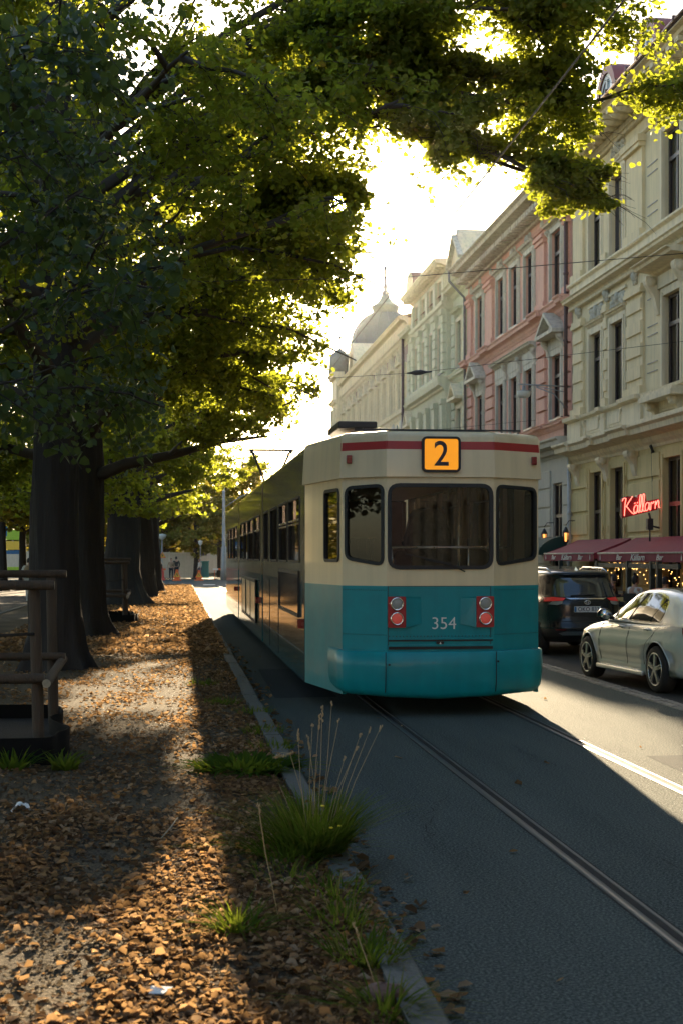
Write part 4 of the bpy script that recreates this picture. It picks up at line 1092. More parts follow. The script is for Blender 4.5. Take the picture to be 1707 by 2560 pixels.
for i, (a, b) in enumerate(cols):
    g = MB()
    surround(g, a, b, 6.35, 8.78, .20, .07); surround(g, a, b, 10.75, 13.1, .20, .08)
    if a != 35.0 and a != 24.0:
        corn(g, a - .26, b + .26, 9.0, 9.18, .20)
        fb(g, a - .2, b + .2, 9.62, 9.70, 0, .06)
        corn(g, a - .22, b + .22, 13.32, 13.5, .16)
    else:
        corn(g, a - .75, b + .75, 9.35, 9.68, .72)
        for yy in (a - .42, b + .42): console(g, yy, 8.35, 9.36, .26, .42)
        fb(g, a - .35, b + .35, 9.0, 9.34, 0, .12)
        fb(g, a - .6, b + .6, 5.98, 6.12, .12, .55); fb(g, a - .55, b + .55, 6.12, 6.2, .12, .5)
        for yy in (a - .2, b + .2): console(g, yy, 5.5, 5.98, .2, .34, base=.12)
    g.build('window_surround', 'cream_trim', b1)
for i, (a, b) in enumerate(cols):
    if a not in (35.0, 24.0): g = MB(); relief(g, a - .12, b + .12, 9.2, 9.62, i, base=.01, cell=.075); g.build('carved_relief', 'pale_trim', b1)
for i, yc in enumerate((44.4, 41.4, 38.7)): g = MB(); relief(g, yc - .2, yc + .2, 9.5, 9.9, 20 + i, base=.05, cell=.08); g.build('carved_relief', 'pale_trim', b1)
for i, (a, b) in enumerate(cols): g = MB(); relief(g, a - .05, b + .05, 13.66, 13.98, 40 + i, base=.03, cell=.085); g.build('carved_relief', 'pale_trim', b1)
g = MB()
corn(g, Y0, Y1, 9.92, 10.22, .42); dentils(g, Y0, Y1, 9.86, 9.95, .17, .06, .06)
fb(g, Y0, Y1, 10.22, 10.6, 0, .10); mould(g, Y0, Y1, [(.10, 10.60), (.20, 10.66), (.20, 10.72), (.05, 10.74)])
g.build('string_course', 'cream_trim', b1)
g = MB()
corn(g, Y0, Y1, 14.28, 14.62, 1.0); mould(g, Y0, Y1, [(.04, 13.55), (.10, 13.59), (.10, 13.63), (.04, 13.65)])
y = Y0 + .2
while y < Y1 - .3:
    g.sphere((FX - .50, y + .14, 14.28), .15, 8, 0, (2.2, .85, .8)); fb(g, y, y + .28, 14.30, 14.42, .1, .86); y += .62
dentils(g, Y0, Y1, 14.0, 14.12, .12, .05, .05)
fb(g, Y0, Y1, 14.12, 14.29, 0, .16)
g.build('eaves_cornice', 'cream_trim', b1)
g = MB(); fb(g, Y0, Y1, 14.62, 14.72, .80, 1.02); g.tube([(FX - 1.03, Y0, 14.68), (FX - 1.03, Y1, 14.68)], .05, 6)
yy = Y0
while yy < Y1: fb(g, yy, yy + .05, 14.66, 14.78, .98, 1.10); yy += .9
g.build('gutter', 'pipe_dark', b1)
slope_roof(Y0, Y1, 14.70, 15.6, .9, 2.6, root=b1)
for yc in (39.9, 36.4, 31.0, 26.0):
    g = MB(); n = 14
    def arc(r_, x, zb=14.45): return [(x, yc + r_ * math.cos(PI * i / n), zb + .55 + r_ * 1.15 * math.sin(PI * i / n)) for i in range(n + 1)]
    o1, o2, i1 = arc(.95, FX - .55), arc(.95, FX + 2.2), arc(.72, FX - .55)
    g.add(o1 + o2, [(i, i + 1, i + n + 2, i + n + 1) for i in range(n)], 0, True)
    g.add(o1 + i1, [(i, i + 1, i + n + 2, i + n + 1) for i in range(n)], 0)
    g.box(FX - .55, FX + 2.2, yc - .95, yc - .72, 14.5, 15.0, 0); g.box(FX - .55, FX + 2.2, yc + .72, yc + .95, 14.5, 15.0, 0)
    d = g.build('dormer', 'roof_red', b1)
    g = MB(); w1, w2 = arc(.72, FX - .50), arc(.58, FX - .50)
    g.add(w1 + w2, [(i, i + 1, i + n + 2, i + n + 1) for i in range(n)], 0); g.box(FX - .52, FX - .46, yc - .04, yc + .04, 14.6, 15.65, 0); g.box(FX - .52, FX - .46, yc - .7, yc + .7, 14.5, 14.6, 0)
    g.box(FX - .52, FX - .46, yc - .72, yc - .6, 14.5, 15.0, 0); g.box(FX - .52, FX - .46, yc + .6, yc + .72, 14.5, 15.0, 0)
    g.build('dormer_frame', 'white_paint', d)
    g = MB(); w3 = arc(.6, FX - .47); g.add(w3 + [(FX - .47, yc - .6, 14.5), (FX - .47, yc + .6, 14.5)], [tuple(range(n + 3))]); g.build('pane', mat('dormer_glass', (.25, .35, .38), .1, vary=0), d)
for i, (a, b) in enumerate(cols):
    fwindow(b1, a, b, .9, 4.5, .09, (0, 1, 0, 1, 0, 0)[i], .66); fwindow(b1, a, b, 6.35, 8.78, .09, (1, 0, 3, 1, 0, 1)[i]); fwindow(b1, a, b, 10.75, 13.1, .09, (1, 0, 1, 0, 1, 0)[i])
downpipe(b1, 45.22, .1, 5.5, 'pipe_grey', .14, .07)
g = MB(); g.tube([(FX - .3, 37.2, 3.2), (FX - .05, 37.2, 3.2), (FX - .05, 37.35, 5.3)], .012, 5); g.tube([(FX - .05, 37.15, 4.7), (FX - .14, 37.15, 4.9)], .04, 6); g.build('cable', 'dark_metal', b1)

# ============ pink building
b2 = building('pink_building', 'salmon pink house with pale pediments over its windows and a grey ground floor', 45.4, 62.3)
Y0, Y1 = 45.4, 62.3
cols = [(46.5, 47.9), (50.4, 51.65), (52.75, 54.0), (55.05, 56.3), (59.0, 60.3)]
g = MB()
gc = [(46.6, 47.8), (50.5, 51.6), (52.9, 53.9), (55.2, 56.2), (59.1, 60.2)]
wall(g, Y0, Y1, .1, 5.5, [(a, b, .9, 4.4) for a, b in gc], mi=1)
wall(g, Y0, Y1, 5.5, 14.2, [(a, b, 6.6, 8.76) for a, b in cols] + [(a, b, 10.72, 13.0) for a, b in cols], mi=0)
backing(g, Y0, Y1, 14, 2); mass(g, Y0, Y1, 14.4, 0)
ed = [Y0] + [v for a, b in gc for v in (a - .22, b + .22)] + [Y1]
for i in range(0, len(ed), 2): courses(g, ed[i], ed[i + 1], .3, 4.9, .62, .05, .05, 1)
for a, b in ((45.5, 46.1), (48.55, 49.75), (56.95, 58.3), (61.2, 62.2)):
    courses(g, a, b, 6.5, 9.9, .52, .10, .05, 0)
    fb(g, a + .08, b - .08, 10.75, 12.9, 0, .10); fb(g, a, b, 10.6, 10.82, 0, .16); fb(g, a, b, 12.9, 13.05, 0, .16); fb(g, a - .04, b + .04, 13.05, 13.2, 0, .22)
for a, b in ((46.12, 46.28), (48.15, 48.4), (60.6, 61.0), (58.45, 58.75)):
    courses(g, a, b, 6.5, 8.9, .52, .03, .035, 0); courses(g, a, b, 10.8, 12.9, .52, .03, .035, 0)
g.build('wall', ['pink_wall', 'grey_wall', 'room'], b2)
g = MB()
corn(g, Y0, Y1, 5.25, 5.85, .55); dentils(g, Y0, Y1, 5.36, 5.50, .24, .10, .10)
g.build('ground_cornice', 'grey_wall', b2)
g = MB()
corn(g, Y0, Y1, 6.2, 6.48, .22); corn(g, Y0, Y1, 10.0, 10.5, .36)
for a, b in ((45.45, 46.15), (48.5, 49.8), (56.9, 58.35), (61.15, 62.25)): corn(g, a, b, 6.21, 6.49, .33); corn(g, a, b, 10.01, 10.51, .48)
corn(g, Y0, Y1, 13.2, 13.42, .2)
g.build('string_course', 'pink_wall', b2)
g = MB()
corn(g, Y0, Y1, 14.05, 14.62, .95)
dentils(g, Y0, Y1, 13.92, 14.12, .62, .16, .22); fb(g, Y0, Y1, 13.82, 13.94, 0, .14)
g.build('eaves_cornice', 'pale_trim', b2)
for i, (a, b) in enumerate(cols):
    g = MB()
    surround(g, a, b, 6.6, 8.76, .22, .07); surround(g, a, b, 10.72, 13.0, .20, .07)
    if i in (0, 4):
        fb(g, a - .22, b + .22, 8.98, 9.36, 0, .09); pediment(g, a - .48, b + .48, 9.36, .82, .50)
        for yy in (a - .28, b + .28): console(g, yy, 8.72, 9.36, .2, .30)
    else:
        fb(g, a - .24, b + .24, 8.98, 9.38, 0, .09)
    if i in (1, 2, 3):
        console(g, a - .38, 8.8, 9.40, .16, .22); 
        corn(g, a - .4, b + .4, 13.18, 13.40, .26)
        g.sphere((FX - .1, (a + b) / 2, 13.5), .18, 8, 0, (.7, 1, 1.2))
    else:
        corn(g, a - .4, b + .4, 13.16, 13.36, .30)
        for yy in (a - .25, b + .25): console(g, yy, 12.75, 13.16, .14, .18)
    g.build('window_surround', 'pale_trim', b2)
g = MB(); corn(g, 50.0, 56.75, 9.4, 9.66, .34); g.build('window_cornice', 'pale_trim', b2)
for yc in (47.2, 49.2, 51, 53.4, 55.7, 57.6, 59.7, 61.6): 
    g = MB(); g.lathe([(.001, -.07), (.12, -.07), (.18, -.02), (.18, .0)], (FX, yc, 13.63), 12, axis='x')
    g.build('roundel', 'pale_trim', b2)
for i, (a, b) in enumerate(cols):
    fwindow(b2, a, b, 6.6, 8.76, .09, (0, 0, 1, 0, 0)[i]); fwindow(b2, a, b, 10.72, 13.0, .09, (2, 0, 0, 1, 0)[i])
for a, b in gc: fwindow(b2, a, b, .9, 4.4, .09, 0, .68)
slope_roof(Y0, Y1, 14.6, 16.2, .8, 3.2, root=b2)
g = MB()  # small gable at the far end of the eaves
g.add([(FX - .8, 59.6, 14.62), (FX - .8, 62.3, 14.62), (FX - .8, 60.95, 16.15), (FX + 2, 59.6, 14.62), (FX + 2, 62.3, 14.62), (FX + 2, 60.95, 16.15)], [(0, 1, 2), (0, 3, 5, 2), (1, 2, 5, 4)])
ga = g.build('gable', 'cream_trim', b2)
g = MB()
for s0, s1 in ((59.5, 60.95), (62.4, 60.95)):
    g.bar((FX - .9, s0, 14.68), (FX - .9, s1, 15.85), .22, .14)
g.build('gable_moulding', 'pale_trim', ga)
downpipe(b2, 45.6, 5.8, 13.7, 'pipe_dark', .14, .07)
downpipe(b2, 50.0, .1, 6.0, 'pipe_dark', .12, .05)
g = MB(); g.tube([(FX - .9, 62.2, 14.6), (FX - .9, 62.1, 14.1), (FX - .2, 62.2, 13.4), (FX - .16, 62.2, 6)], .06, 6); g.build('downpipe', 'lead', b2)

# ============ pale green building with projecting bay
b3 = building('pale_green_building', 'pale green house with tall pilasters and bracketed cornice between pink and domed houses', 62.3, 79.5)
Y0, Y1 = 62.3, 79.3
BO = .30
g = MB()
side_c = [(63.6, 64.75)]; bay_c = [(66.9, 67.9), (69.2, 70.2), (71.5, 72.4), (73.7, 74.6)]
wall(g, Y0, 66.0, .1, 14.2, [(63.6, 64.75, .9, 4.4), (63.6, 64.75, 6.4, 8.7), (63.6, 64.75, 10.6, 12.7)])
wall(g, 66.0, 75.6, .1, 15.5, [(a, b, c, d) for a, b in bay_c for c, d in ((.9, 4.4), (6.4, 9.0), (10.7, 12.9), (14.0, 15.1))], out=BO)
wall(g, 75.6, Y1, .1, 14.2, [])
fb(g, 65.98, 66.04, .1, 15.5, 0, BO - .002); fb(g, 75.56, 75.62, .1, 15.5, 0, BO - .002)
backing(g, Y0, Y1, 14.2, 1); g.add([(FX + .9, 66.1, 14.2), (FX + .9, 75.5, 14.2), (FX + .9, 75.5, 15.4), (FX + .9, 66.1, 15.4)], [(0, 1, 2, 3)], 1); mass(g, Y0, Y1, 14.3, 0); 
g.add([(FX + 3, 66, 14), (FX + 3, 75.6, 14), (FX + 3, 75.6, 15.5), (FX + 3, 66, 15.5)], [(0, 1, 2, 3)], 0)
for yy in (66.03, 75.57): g.add([(FX, yy, 14), (FX + 3, yy, 14), (FX + 3, yy, 15.5), (FX, yy, 15.5)], [(0, 1, 2, 3)], 0)
g.build('wall', ['green_wall', 'room'], b3)
for a, b in ((66.1, 66.7), (68.15, 68.95), (70.5, 71.25), (72.7, 73.4), (74.9, 75.5)):
    g = MB(); courses(g, a, b, 10.6, 13.4, .48, .16, .03, 0, base=BO); fb(g, a - .04, b + .04, 13.35, 13.6, BO, BO + .24)
    fb(g, a, b, 6.3, 9.3, BO, BO + .2); fb(g, a - .05, b + .05, 9.1, 9.35, BO, BO + .26); fb(g, a - .04, b + .04, 5.9, 6.4, BO, BO + .27)
    fb(g, a + .05, b - .05, 13.95, 15.2, BO, BO + .14)
    g.build('pilaster', 'green_wall', b3)
for a, b in ((62.4, 63.2), (65.1, 65.9), (76.0, 76.8), (78.2, 79.1)):
    g = MB(); courses(g, a, b, 6.3, 9.7, .5, .10, .03, 0); g.build('pilaster', 'green_wall', b3); g = MB(); courses(g, a, b, 10.6, 13.3, .5, .10, .03, 0)
    g.build('pilaster', 'green_wall', b3)
g = MB()
def cornB(mb, y0, y1, z0, z1, out):
    fb(mb, y0, y1, z0, z1 - .02, 0, BO); h = z1 - z0
    P = [(FX - BO + .02, z0)] + [(FX - BO - o_, z) for o_, z in [(.03, z0), (.12 * out + .05, z0 + .3 * h), (.5 * out, z0 + .5 * h), (.85 * out, z0 + .58 * h), (out, z0 + .85 * h), (out, z1)]] + [(FX - BO + .02, z1)]
    mb.extrude_y(P, y0, y1)
cornB(g, 65.9, 75.7, 9.4, 10.4, .45); cornB(g, 65.9, 75.7, 13.55, 13.95, .25); cornB(g, 65.9, 75.7, 5.2, 5.8, .4)
corn(g, Y0, 65.9, 9.95, 10.4, .3); corn(g, 75.7, Y1, 9.95, 10.4, .3); corn(g, Y0, 65.9, 5.3, 5.8, .35); corn(g, 75.7, Y1, 5.3, 5.8, .35)
corn(g, Y0, 65.8, 13.9, 14.4, .6); corn(g, 75.75, Y1, 13.9, 14.4, .6)
corn(g, 63.2, 65.1, 13.0, 13.25, .35)
g.build('string_course', 'green_wall', b3)
g = MB()
cornB(g, 65.6, 76.0, 15.4, 15.85, .65)
y = 65.8
g.build('eaves_cornice', 'cream_trim', b3)
while y < 75.7: g = MB(); fb(g, y, y + .25, 15.5, 15.75, BO + .05, BO + .5); g.build('cornice_bracket', 'cream_trim', b3); y += .55
g = MB(); fb(g, 66, 75.5, 9.78, 9.80, BO, BO + .2); y = 66
while y < 75.5: fb(g, y, y + .09, 9.79, 9.98, BO + .02, BO + .22); y += .3
g.build('dentil_band', 'cream_trim', b3)
g = MB()
surround(g, 63.6, 64.75, 6.4, 8.7, .2, .07); g.build('window_surround', 'cream_trim', b3); g = MB(); surround(g, 63.6, 64.75, 10.6, 12.7, .2, .07); pediment(g, 63.2, 65.15, 9.05, .8, .45); g.build('window_surround', 'cream_trim', b3)
for a, b in bay_c: g = MB(); surround(g, a, b, 10.7, 12.9, .15, .05, oo=BO); g.build('window_surround', 'cream_trim', b3); g = MB(); surround(g, a, b, 14.0, 15.1, .12, .05, oo=BO); g.build('window_surround', 'cream_trim', b3)
g = MB(); pediment(g, 76.6, 78.2, 9.0, .9, .5); g.build('pediment', 'cream_trim', b3)
for c, d in ((.9, 4.4), (6.4, 8.7), (10.6, 12.7)): fwindow(b3, 63.6, 64.75, c, d, .09, 1 if c > 6 else 0)
for a, b in bay_c:
    for c, d in ((.9, 4.4), (6.4, 9.0), (10.7, 12.9), (14.0, 15.1)): fwindow(b3, a, b, c, d, .09, 0, out=BO)
g = MB(); g.add([(FX - BO - .6, 65.6, 15.85), (FX - BO - .6, 76.0, 15.85), (FX + 2.5, 74.4, 16.4), (FX + 2.5, 67.2, 16.4), (FX + 4.5, 65.6, 15.85), (FX + 4.5, 76.0, 15.85)], [(0, 1, 2, 3), (0, 3, 4), (1, 5, 2), (2, 5, 4, 3)])
g.add([(FX - .4, Y0, 14.4), (FX - .4, Y1, 14.4), (FX + 4, Y1, 15.9), (FX + 4, Y0, 15.9)], [(0, 1, 2, 3)])
g.build('roof', 'roof_tile', b3)
g = MB(); n = 12
A = [(FX - BO - .4, 74.4 + 1.2 * math.cos(PI * i / n), 15.85 + 1.1 * math.sin(PI * i / n)) for i in range(n + 1)]
B = [(FX + 2.5, y_, z_) for _, y_, z_ in A]; I_ = [(FX - BO - .4, 74.4 + .8 * math.cos(PI * i / n), 15.85 + .8 * math.sin(PI * i / n)) for i in range(n + 1)]
g.add(A + B, [(i, i + 1, i + n + 2, i + n + 1) for i in range(n)], 0, True); g.add(A + I_, [(i, i + 1, i + n + 2, i + n + 1) for i in range(n)], 1)
g.add(I_, [tuple(range(n + 1))], 1)
g.build('dormer', ['roof_tile', 'cream_trim'], b3)
downpipe(b3, 79.2, .1, 14.2, 'pipe_dark', .3, .08)

# ============ domed building at the end
b4 = building('domed_building', 'long cream house with grey ribbed corner dome and spire, farthest on the street', 79.3, 114)
Y0, Y1 = 79.3, 114.2
wys = [81.67, 84.67, 87.66, 90.61, 93.76, 96.85, 99.83, 103.33, 106.38, 109.6]
g = MB()
wall(g, Y0, Y1, .1, 10.2, [(y - .55, y + .35, 6.3, 8.9) for y in wys] + [(y - .6, y + .5, .8, 4.3) for y in wys])
wall(g, Y0, Y1, 10.2, 12.95, [(y - .45, y + .45, 10.45, 12.75) for y in wys], mi=0)
wall(g, Y0, Y1, 12.95, 14.2, [], mi=1)
backing(g, Y0, Y1, 14, 2); mass(g, Y0, Y1, 15.4, 0)
g.build('wall', ['cream_wall', 'brown_brick', 'room'], b4)
for y in wys:
    g = MB(); surround(g, y - .45, y + .45, 10.45, 12.75, .22, .09)
    pediment(g, y - .72, y + .72, 12.95, .85, .30); fb(g, y - .14, y + .14, 13.2, 14.1, 0, .16)
    fb(g, y - 1.62, y - 1.4, 10.4, 13.0, 0, .12)
    g.build('window_surround', 'cream_trim', b4); g = MB(); surround(g, y - .55, y + .35, 6.3, 8.9, .2, .08)
    g.build('window_surround', 'cream_trim', b4)
g = MB()
corn(g, Y0, Y1, 13.9, 14.2, .25); mould(g, Y0, Y1, [(.2, 14.2), (.28, 14.95), (.3, 15.0), (.1, 15.02)])
corn(g, Y0, Y1, 15.0, 15.5, .55)
y = Y0 + .1
while y < Y1 - .1: fb(g, y, y + .16, 14.3, 14.9, .2, .36); y += .36
corn(g, Y0, Y1, 9.85, 10.35, .3); corn(g, Y0, Y1, 5.3, 5.9, .4)
g.build('eaves_cornice', 'cream_trim', b4)
for i, y in enumerate(wys):
    g = MB(); g.lathe([(.001, -.12), (.3, -.10), (.42, -.02), (.42, 0)], (FX, y, 9.45), 12, axis='x'); g.sphere((FX - .05, y + 1.4, 9.3), .3, 8, 0, (.4, 1, 1.3))
    g.build('carved_relief', 'pale_trim', b4)
for y in wys: fwindow(b4, y - .45, y + .45, 10.45, 12.75, .07, 0, .7); fwindow(b4, y - .55, y + .35, 6.3, 8.9, .07, 0, .7); 
slope_roof(Y0, Y1 - 2, 15.5, 16.6, .4, 4, m='roof_tile', root=b4)
# corner turret face and big arched dormer
g = MB(); fb(g, 110.8, 114.2, .1, 16.4, 0, .55); corn(g, 110.7, 114.3, 13.6, 14.2, .9); corn(g, 110.7, 114.3, 15.4, 16.4, .95)
fb(g, 111.2, 111.6, 10.4, 13.6, .55, .75); fb(g, 113.4, 113.8, 10.4, 13.6, .55, .75)
g.build('corner_bay', 'cream_trim', b4)
g = MB(); n = 14; yc = 103.2
A = [(FX - .35, yc + 1.9 * math.cos(PI * i / n), 15.3 + 2.2 * math.sin(PI * i / n)) for i in range(n + 1)]
I_ = [(FX - .35, yc + 1.15 * math.cos(PI * i / n), 15.3 + 1.4 * math.sin(PI * i / n)) for i in range(n + 1)]
B = [(FX + 3.5, y_, z_) for _, y_, z_ in A]; J = [(FX + .0, y_, z_) for _, y_, z_ in I_]
for P, Q in ((A, I_), (A, B), (I_, J)): g.add(P + Q, [(i, i + 1, i + n + 2, i + n + 1) for i in range(n)], 0)
g.add(J, [tuple(range(n + 1))], 1)
g.build('arched_dormer', ['cream_trim', 'brown_brick'], b4)
DC = (16.0, 111.0)
g = MB()
g.lathe([(2.9, 16.2), (2.9, 17.4), (3.15, 17.5), (3.15, 17.8), (2.85, 17.9), (2.7, 18.3)], (*DC, 0), 32)
g.build('dome_drum', 'roof_grey', b4)
g = MB(); prof = []
for i in range(13):
    t = i / 12; z = 18.3 + 2.75 * t; r_ = 2.68 * math.sqrt(max(0, 1 - (t * .93) ** 2.1)); prof.append((max(r_, .95), z))
g.lathe(prof, (*DC, 0), 32)
dm = g.build('dome', 'roof_grey', b4)
g = MB()
for k in range(16):
    a = 2 * PI * k / 16; g.tube([(DC[0] + (r_ + .02) * math.cos(a), DC[1] + (r_ + .02) * math.sin(a), z) for r_, z in prof], .05, 5)
g.build('dome_ribs', 'roof_grey', dm)
g = MB()
g.lathe([(.95, 21.0), (1.02, 21.15), (1.0, 21.3), (1.12, 21.45), (1.12, 21.62), (.98, 21.7), (.85, 21.78), (.6, 21.95), (.42, 22.2), (.3, 22.5), (.28, 22.6), (.36, 22.66), (.34, 22.74), (.2, 22.8), (.12, 22.95), (.2, 23.1), (.17, 23.25), (.11, 23.4), (.08, 24.5), (.13, 24.58), (.14, 24.68), (.07, 24.78), (.001, 24.8)], (*DC, 0), 16)
g.build('dome_lantern', 'roof_grey', b4)
g = MB(); g.lathe([(.0, 16.4), (.9, 16.4), (.85, 17.9), (.3, 18.3), (.05, 18.5), (.03, 19.2), (.14, 19.3), (.14, 19.4), (.001, 19.5)], (12.6, 112.6, 0), 14)
g.build('small_turret', 'roof_grey', b4)

# ============ house behind the camera on the same side, plain but real
b5 = building('cream_house', 'cream house with rows of brown sash windows, continuing the street behind the viewpoint', -40, 21)
g = MB(); Y0, Y1 = -40, 20.95
cc = [Y0 + 2 + i * 3.4 for i in range(18)]
wall(g, Y0, Y1, .1, 15, [(y, y + 1.25, c, d) for y in cc for c, d in ((.9, 4.4), (6.4, 8.8), (10.7, 13.0))]); backing(g, Y0, Y1, 14.9, 1); mass(g, Y0, Y1, 15, 0)
g.build('wall', ['cream_wall', 'room'], b5)
g = MB(); corn(g, Y0, Y1, 14.6, 15.4, .9); corn(g, Y0, Y1, 4.9, 5.5, .5); corn(g, Y0, Y1, 9.9, 10.3, .35); g.build('eaves_cornice', 'cream_trim', b5)
slope_roof(Y0, Y1, 15.4, 17, .8, 3, root=b5)
for y in cc:
    g = MB()
    for c, d in ((.9, 4.4), (6.4, 8.8), (10.7, 13.0)):
        g.box(FX + .2, FX + .26, y, y + 1.25, c, d)
    g.build('window', 'sash', b5)

b6 = thing('sky_blocking_house', 'unseen brown house front added behind the viewpoint to block sky reflections', 'building', (0, -62, 0))  # added unseen block: keeps bright sky out of the tram's reflections and fill
g = MB(); g.box(-26, 30, -70, -62, 0, 17); g.build('wall', 'brown_brick', b6)
for i in range(13):
    for z0 in (1.2, 5.4, 9.4, 13):
        g = MB(); g.box(-24 + i * 4.1, -22.6 + i * 4.1, -62, -61.94, z0, z0 + 2.3); g.build('window', 'sash', b6)
g = MB(); g.box(-26.4, 30.4, -70, -61.4, 16.6, 17.2); g.build('cornice', 'cream_trim', b6)

# ------------------------------------------------------------------ trees
CT = 1 / math.tan(EL); SX, SY = math.sin(AZ) * CT, math.cos(AZ) * CT
# gaps in the foliage, written as where their light lands: (x, y, rx, ry, share of leaves left)
GAPS = [(-.8, -7.3, .18, .75, .05), (-.25, 6.2, .85, 1.35, .0), (.15, 7.6, .45, .9, .02), (-.75, 20.0, .65, 3.4, .02), (.05, 12.6, .16, 3.6, .10), (-.9, 27.5, .7, 2.2, .10),
        (-.6, 34.5, .8, 2.0, .08), (-.5, 45, 1.0, 5.5, .05), (-.4, 61, 1.2, 8, .04), (-.3, 80, 1.2, 10, .04), (1.1, 66, .9, 19, .03),
        (5.4, 17.0, 1.25, 9.5, .0), (6.6, 30, 1.5, 8, .10), (-2.6, 40, .8, 2.5, .2), (-3.9, 9.5, .7, .9, .1), (5.3, 60, 1.5, 20, .1)]
SHADE = [(-1.6, 12.4, 1.45, 4.2), (-2.0, 7.5, 1.1, 2.5), (-2.2, 17, 1.2, 3), (.55, 20, .5, 6)]
def thin_mask(P, rs, k=.6):
    """crowns are densest where their shade falls on the near verge"""
    h = P[:, 2] - .1; gx = P[:, 0] - h * SX; gy = P[:, 1] - h * SY; dens_ = np.zeros(len(P), bool)
    for cx, cy, rx, ry in SHADE: dens_ |= ((gx - cx) / rx) ** 2 + ((gy - cy) / ry) ** 2 < 1
    return dens_ | (rs.rand(len(P)) < k)
def cull_mask(P, rs):
    h = P[:, 2] - .1
    gx = P[:, 0] - h * SX; gy = P[:, 1] - h * SY
    wob = .22 * np.sin(gx * 3.1 + gy * 1.7) + .18 * np.sin(gy * 2.9 - gx * 5.3) + .12 * np.sin(gx * 9 + gy * 6)
    keep = np.ones(len(P), bool); u = rs.rand(len(P))
    for cx, cy, rx, ry, k in GAPS:
        d = ((gx - cx) / rx) ** 2 + ((gy - cy) / ry) ** 2
        keep &= ~((d < 1 + wob * 1.2) & (u > k))
    return keep
def leaf_cloud(name, P, size, rs, material, parent, fold=.25, hang=.35, detail=True, tone=None):
    n = len(P)
    # leaf normal: tilted up; blade axis drooping
    a = rs.rand(n) * 2 * PI; axis = np.stack([np.cos(a), np.sin(a), -rs.uniform(hang * .4, hang * 2.6, n)], 1)
    axis /= np.linalg.norm(axis, axis=1)[:, None]
    nr = rs.normal(size=(n, 3)) * .75; nr[:, 2] += .8
    side = np.cross(axis, nr); side /= np.linalg.norm(side, axis=1)[:, None] + 1e-9
    nn = np.cross(side, axis)
    s = size * rs.uniform(.6, 1.25, n)[:, None]
    w = .46 * rs.uniform(.85, 1.1, n)[:, None]
    if detail:
        f = fold * rs.uniform(.3, 1.6, n)[:, None]
        V = np.empty((n, 6, 3))
        V[:, 0] = P; V[:, 1] = P + axis * s
        V[:, 2] = P + (axis * .22 + side * w + nn * f * w) * s; V[:, 3] = P + (axis * .66 + side * w * .82 + nn * f * w) * s
        V[:, 4] = P + (axis * .22 - side * w + nn * f * w) * s; V[:, 5] = P + (axis * .66 - side * w * .82 + nn * f * w) * s
        base = np.arange(n)[:, None] * 6
        F = np.concatenate([base + np.array([0, 2, 3, 1]), base + np.array([0, 1, 5, 4])], 0); k = 6
    else:
        V = np.empty((n, 4, 3))
        V[:, 0] = P; V[:, 1] = P + (axis * .45 + side * w) * s; V[:, 2] = P + axis * s; V[:, 3] = P + (axis * .5 - side * w) * s
        F = np.arange(n)[:, None] * 4 + np.array([0, 1, 2, 3]); k = 4
    if tone is None: tone = np.clip(rs.beta(1.6, 2.6, n) + (rs.rand(n) < .03) * .6, 0, 1)
    return np_mesh(name, V.reshape(-1, 3), F, np.repeat(tone, k), material, parent)

def curve_pts(p, az, el0, el1, L_, n, rs, wob=.12):
    pts = [Vector(p)]; st = L_ / n
    for i in range(n):
        t = (i + .5) / n; e = el0 + (el1 - el0) * t + rs.uniform(-wob, wob); az += rs.uniform(-wob, wob)
        pts.append(pts[-1] + Vector((math.cos(az) * math.cos(e), math.sin(az) * math.cos(e), math.sin(e))) * st)
    return pts, az
def trunk_mesh(mb, x, y, r0, H, rs, z0=.05, flare=.7, lean=(0, 0), n=52):
    zs = [0, .12, .3, .55, .9, 1.4, 2.1, 3, 4, 5.2, 6.5, 8, 10, H]
    zs = [z for z in zs if z < H] + [H]
    ph = rs.uniform(0, 6.28); lob = rs.randint(4, 7); vs = []
    bx = [rs.uniform(-.05, .05) for _ in zs]; zs2 = []
    for i in range(len(zs) - 1): zs2 += [zs[i] + (zs[i + 1] - zs[i]) * k / 3 for k in range(3)]
    bx = [v for v in bx[:-1] for _ in range(3)] + [bx[-1]]; bx = [sum(bx[max(0, i - 2):i + 3]) / len(bx[max(0, i - 2):i + 3]) for i in range(len(bx))]; zs = zs2 + [zs[-1]]
    rid = [rs.uniform(-1, 1) for _ in range(n)]; rp = [rs.uniform(0, 6.28) for _ in range(n)]; knots = [(rs.uniform(0, 6.28), rs.uniform(.8, 6), rs.uniform(.05, .12)) for _ in range(6)]
    for i, z in enumerate(zs):
        r_ = r0 * (1 - .62 * z / H) ; fl = flare * math.exp(-z / .38)
        for k in range(n):
            a = 2 * PI * k / n
            q = r_ * (1 + .05 * math.sin(3 * a + z * 1.3 + ph) + .035 * math.sin(7 * a + z * 2.1)) * (1 + fl * (.35 + .65 * max(0, math.cos(lob * (a - ph) / 1.0)) ** 1.5))
            q += r_ * (.035 * rid[k] + .03 * math.sin(rp[k] + z * 5.1) * math.cos(z * 2.3 + rp[k] * 2)); q += sum(r_ * kh * 1.6 * math.exp(-((math.cos(a - ka) - 1) * 9) ** 2 - ((z - kz) / .22) ** 2) for ka, kz, kh in knots)
            vs.append((x + lean[0] * z + q * math.cos(a) + bx[i] * r0 * 2, y + lean[1] * z + q * math.sin(a), z0 + z))
    mb.add(vs, [(i * n + k, i * n + (k + 1) % n, (i + 1) * n + (k + 1) % n, (i + 1) * n + k) for i in range(len(zs) - 1) for k in range(n)], 0, True)
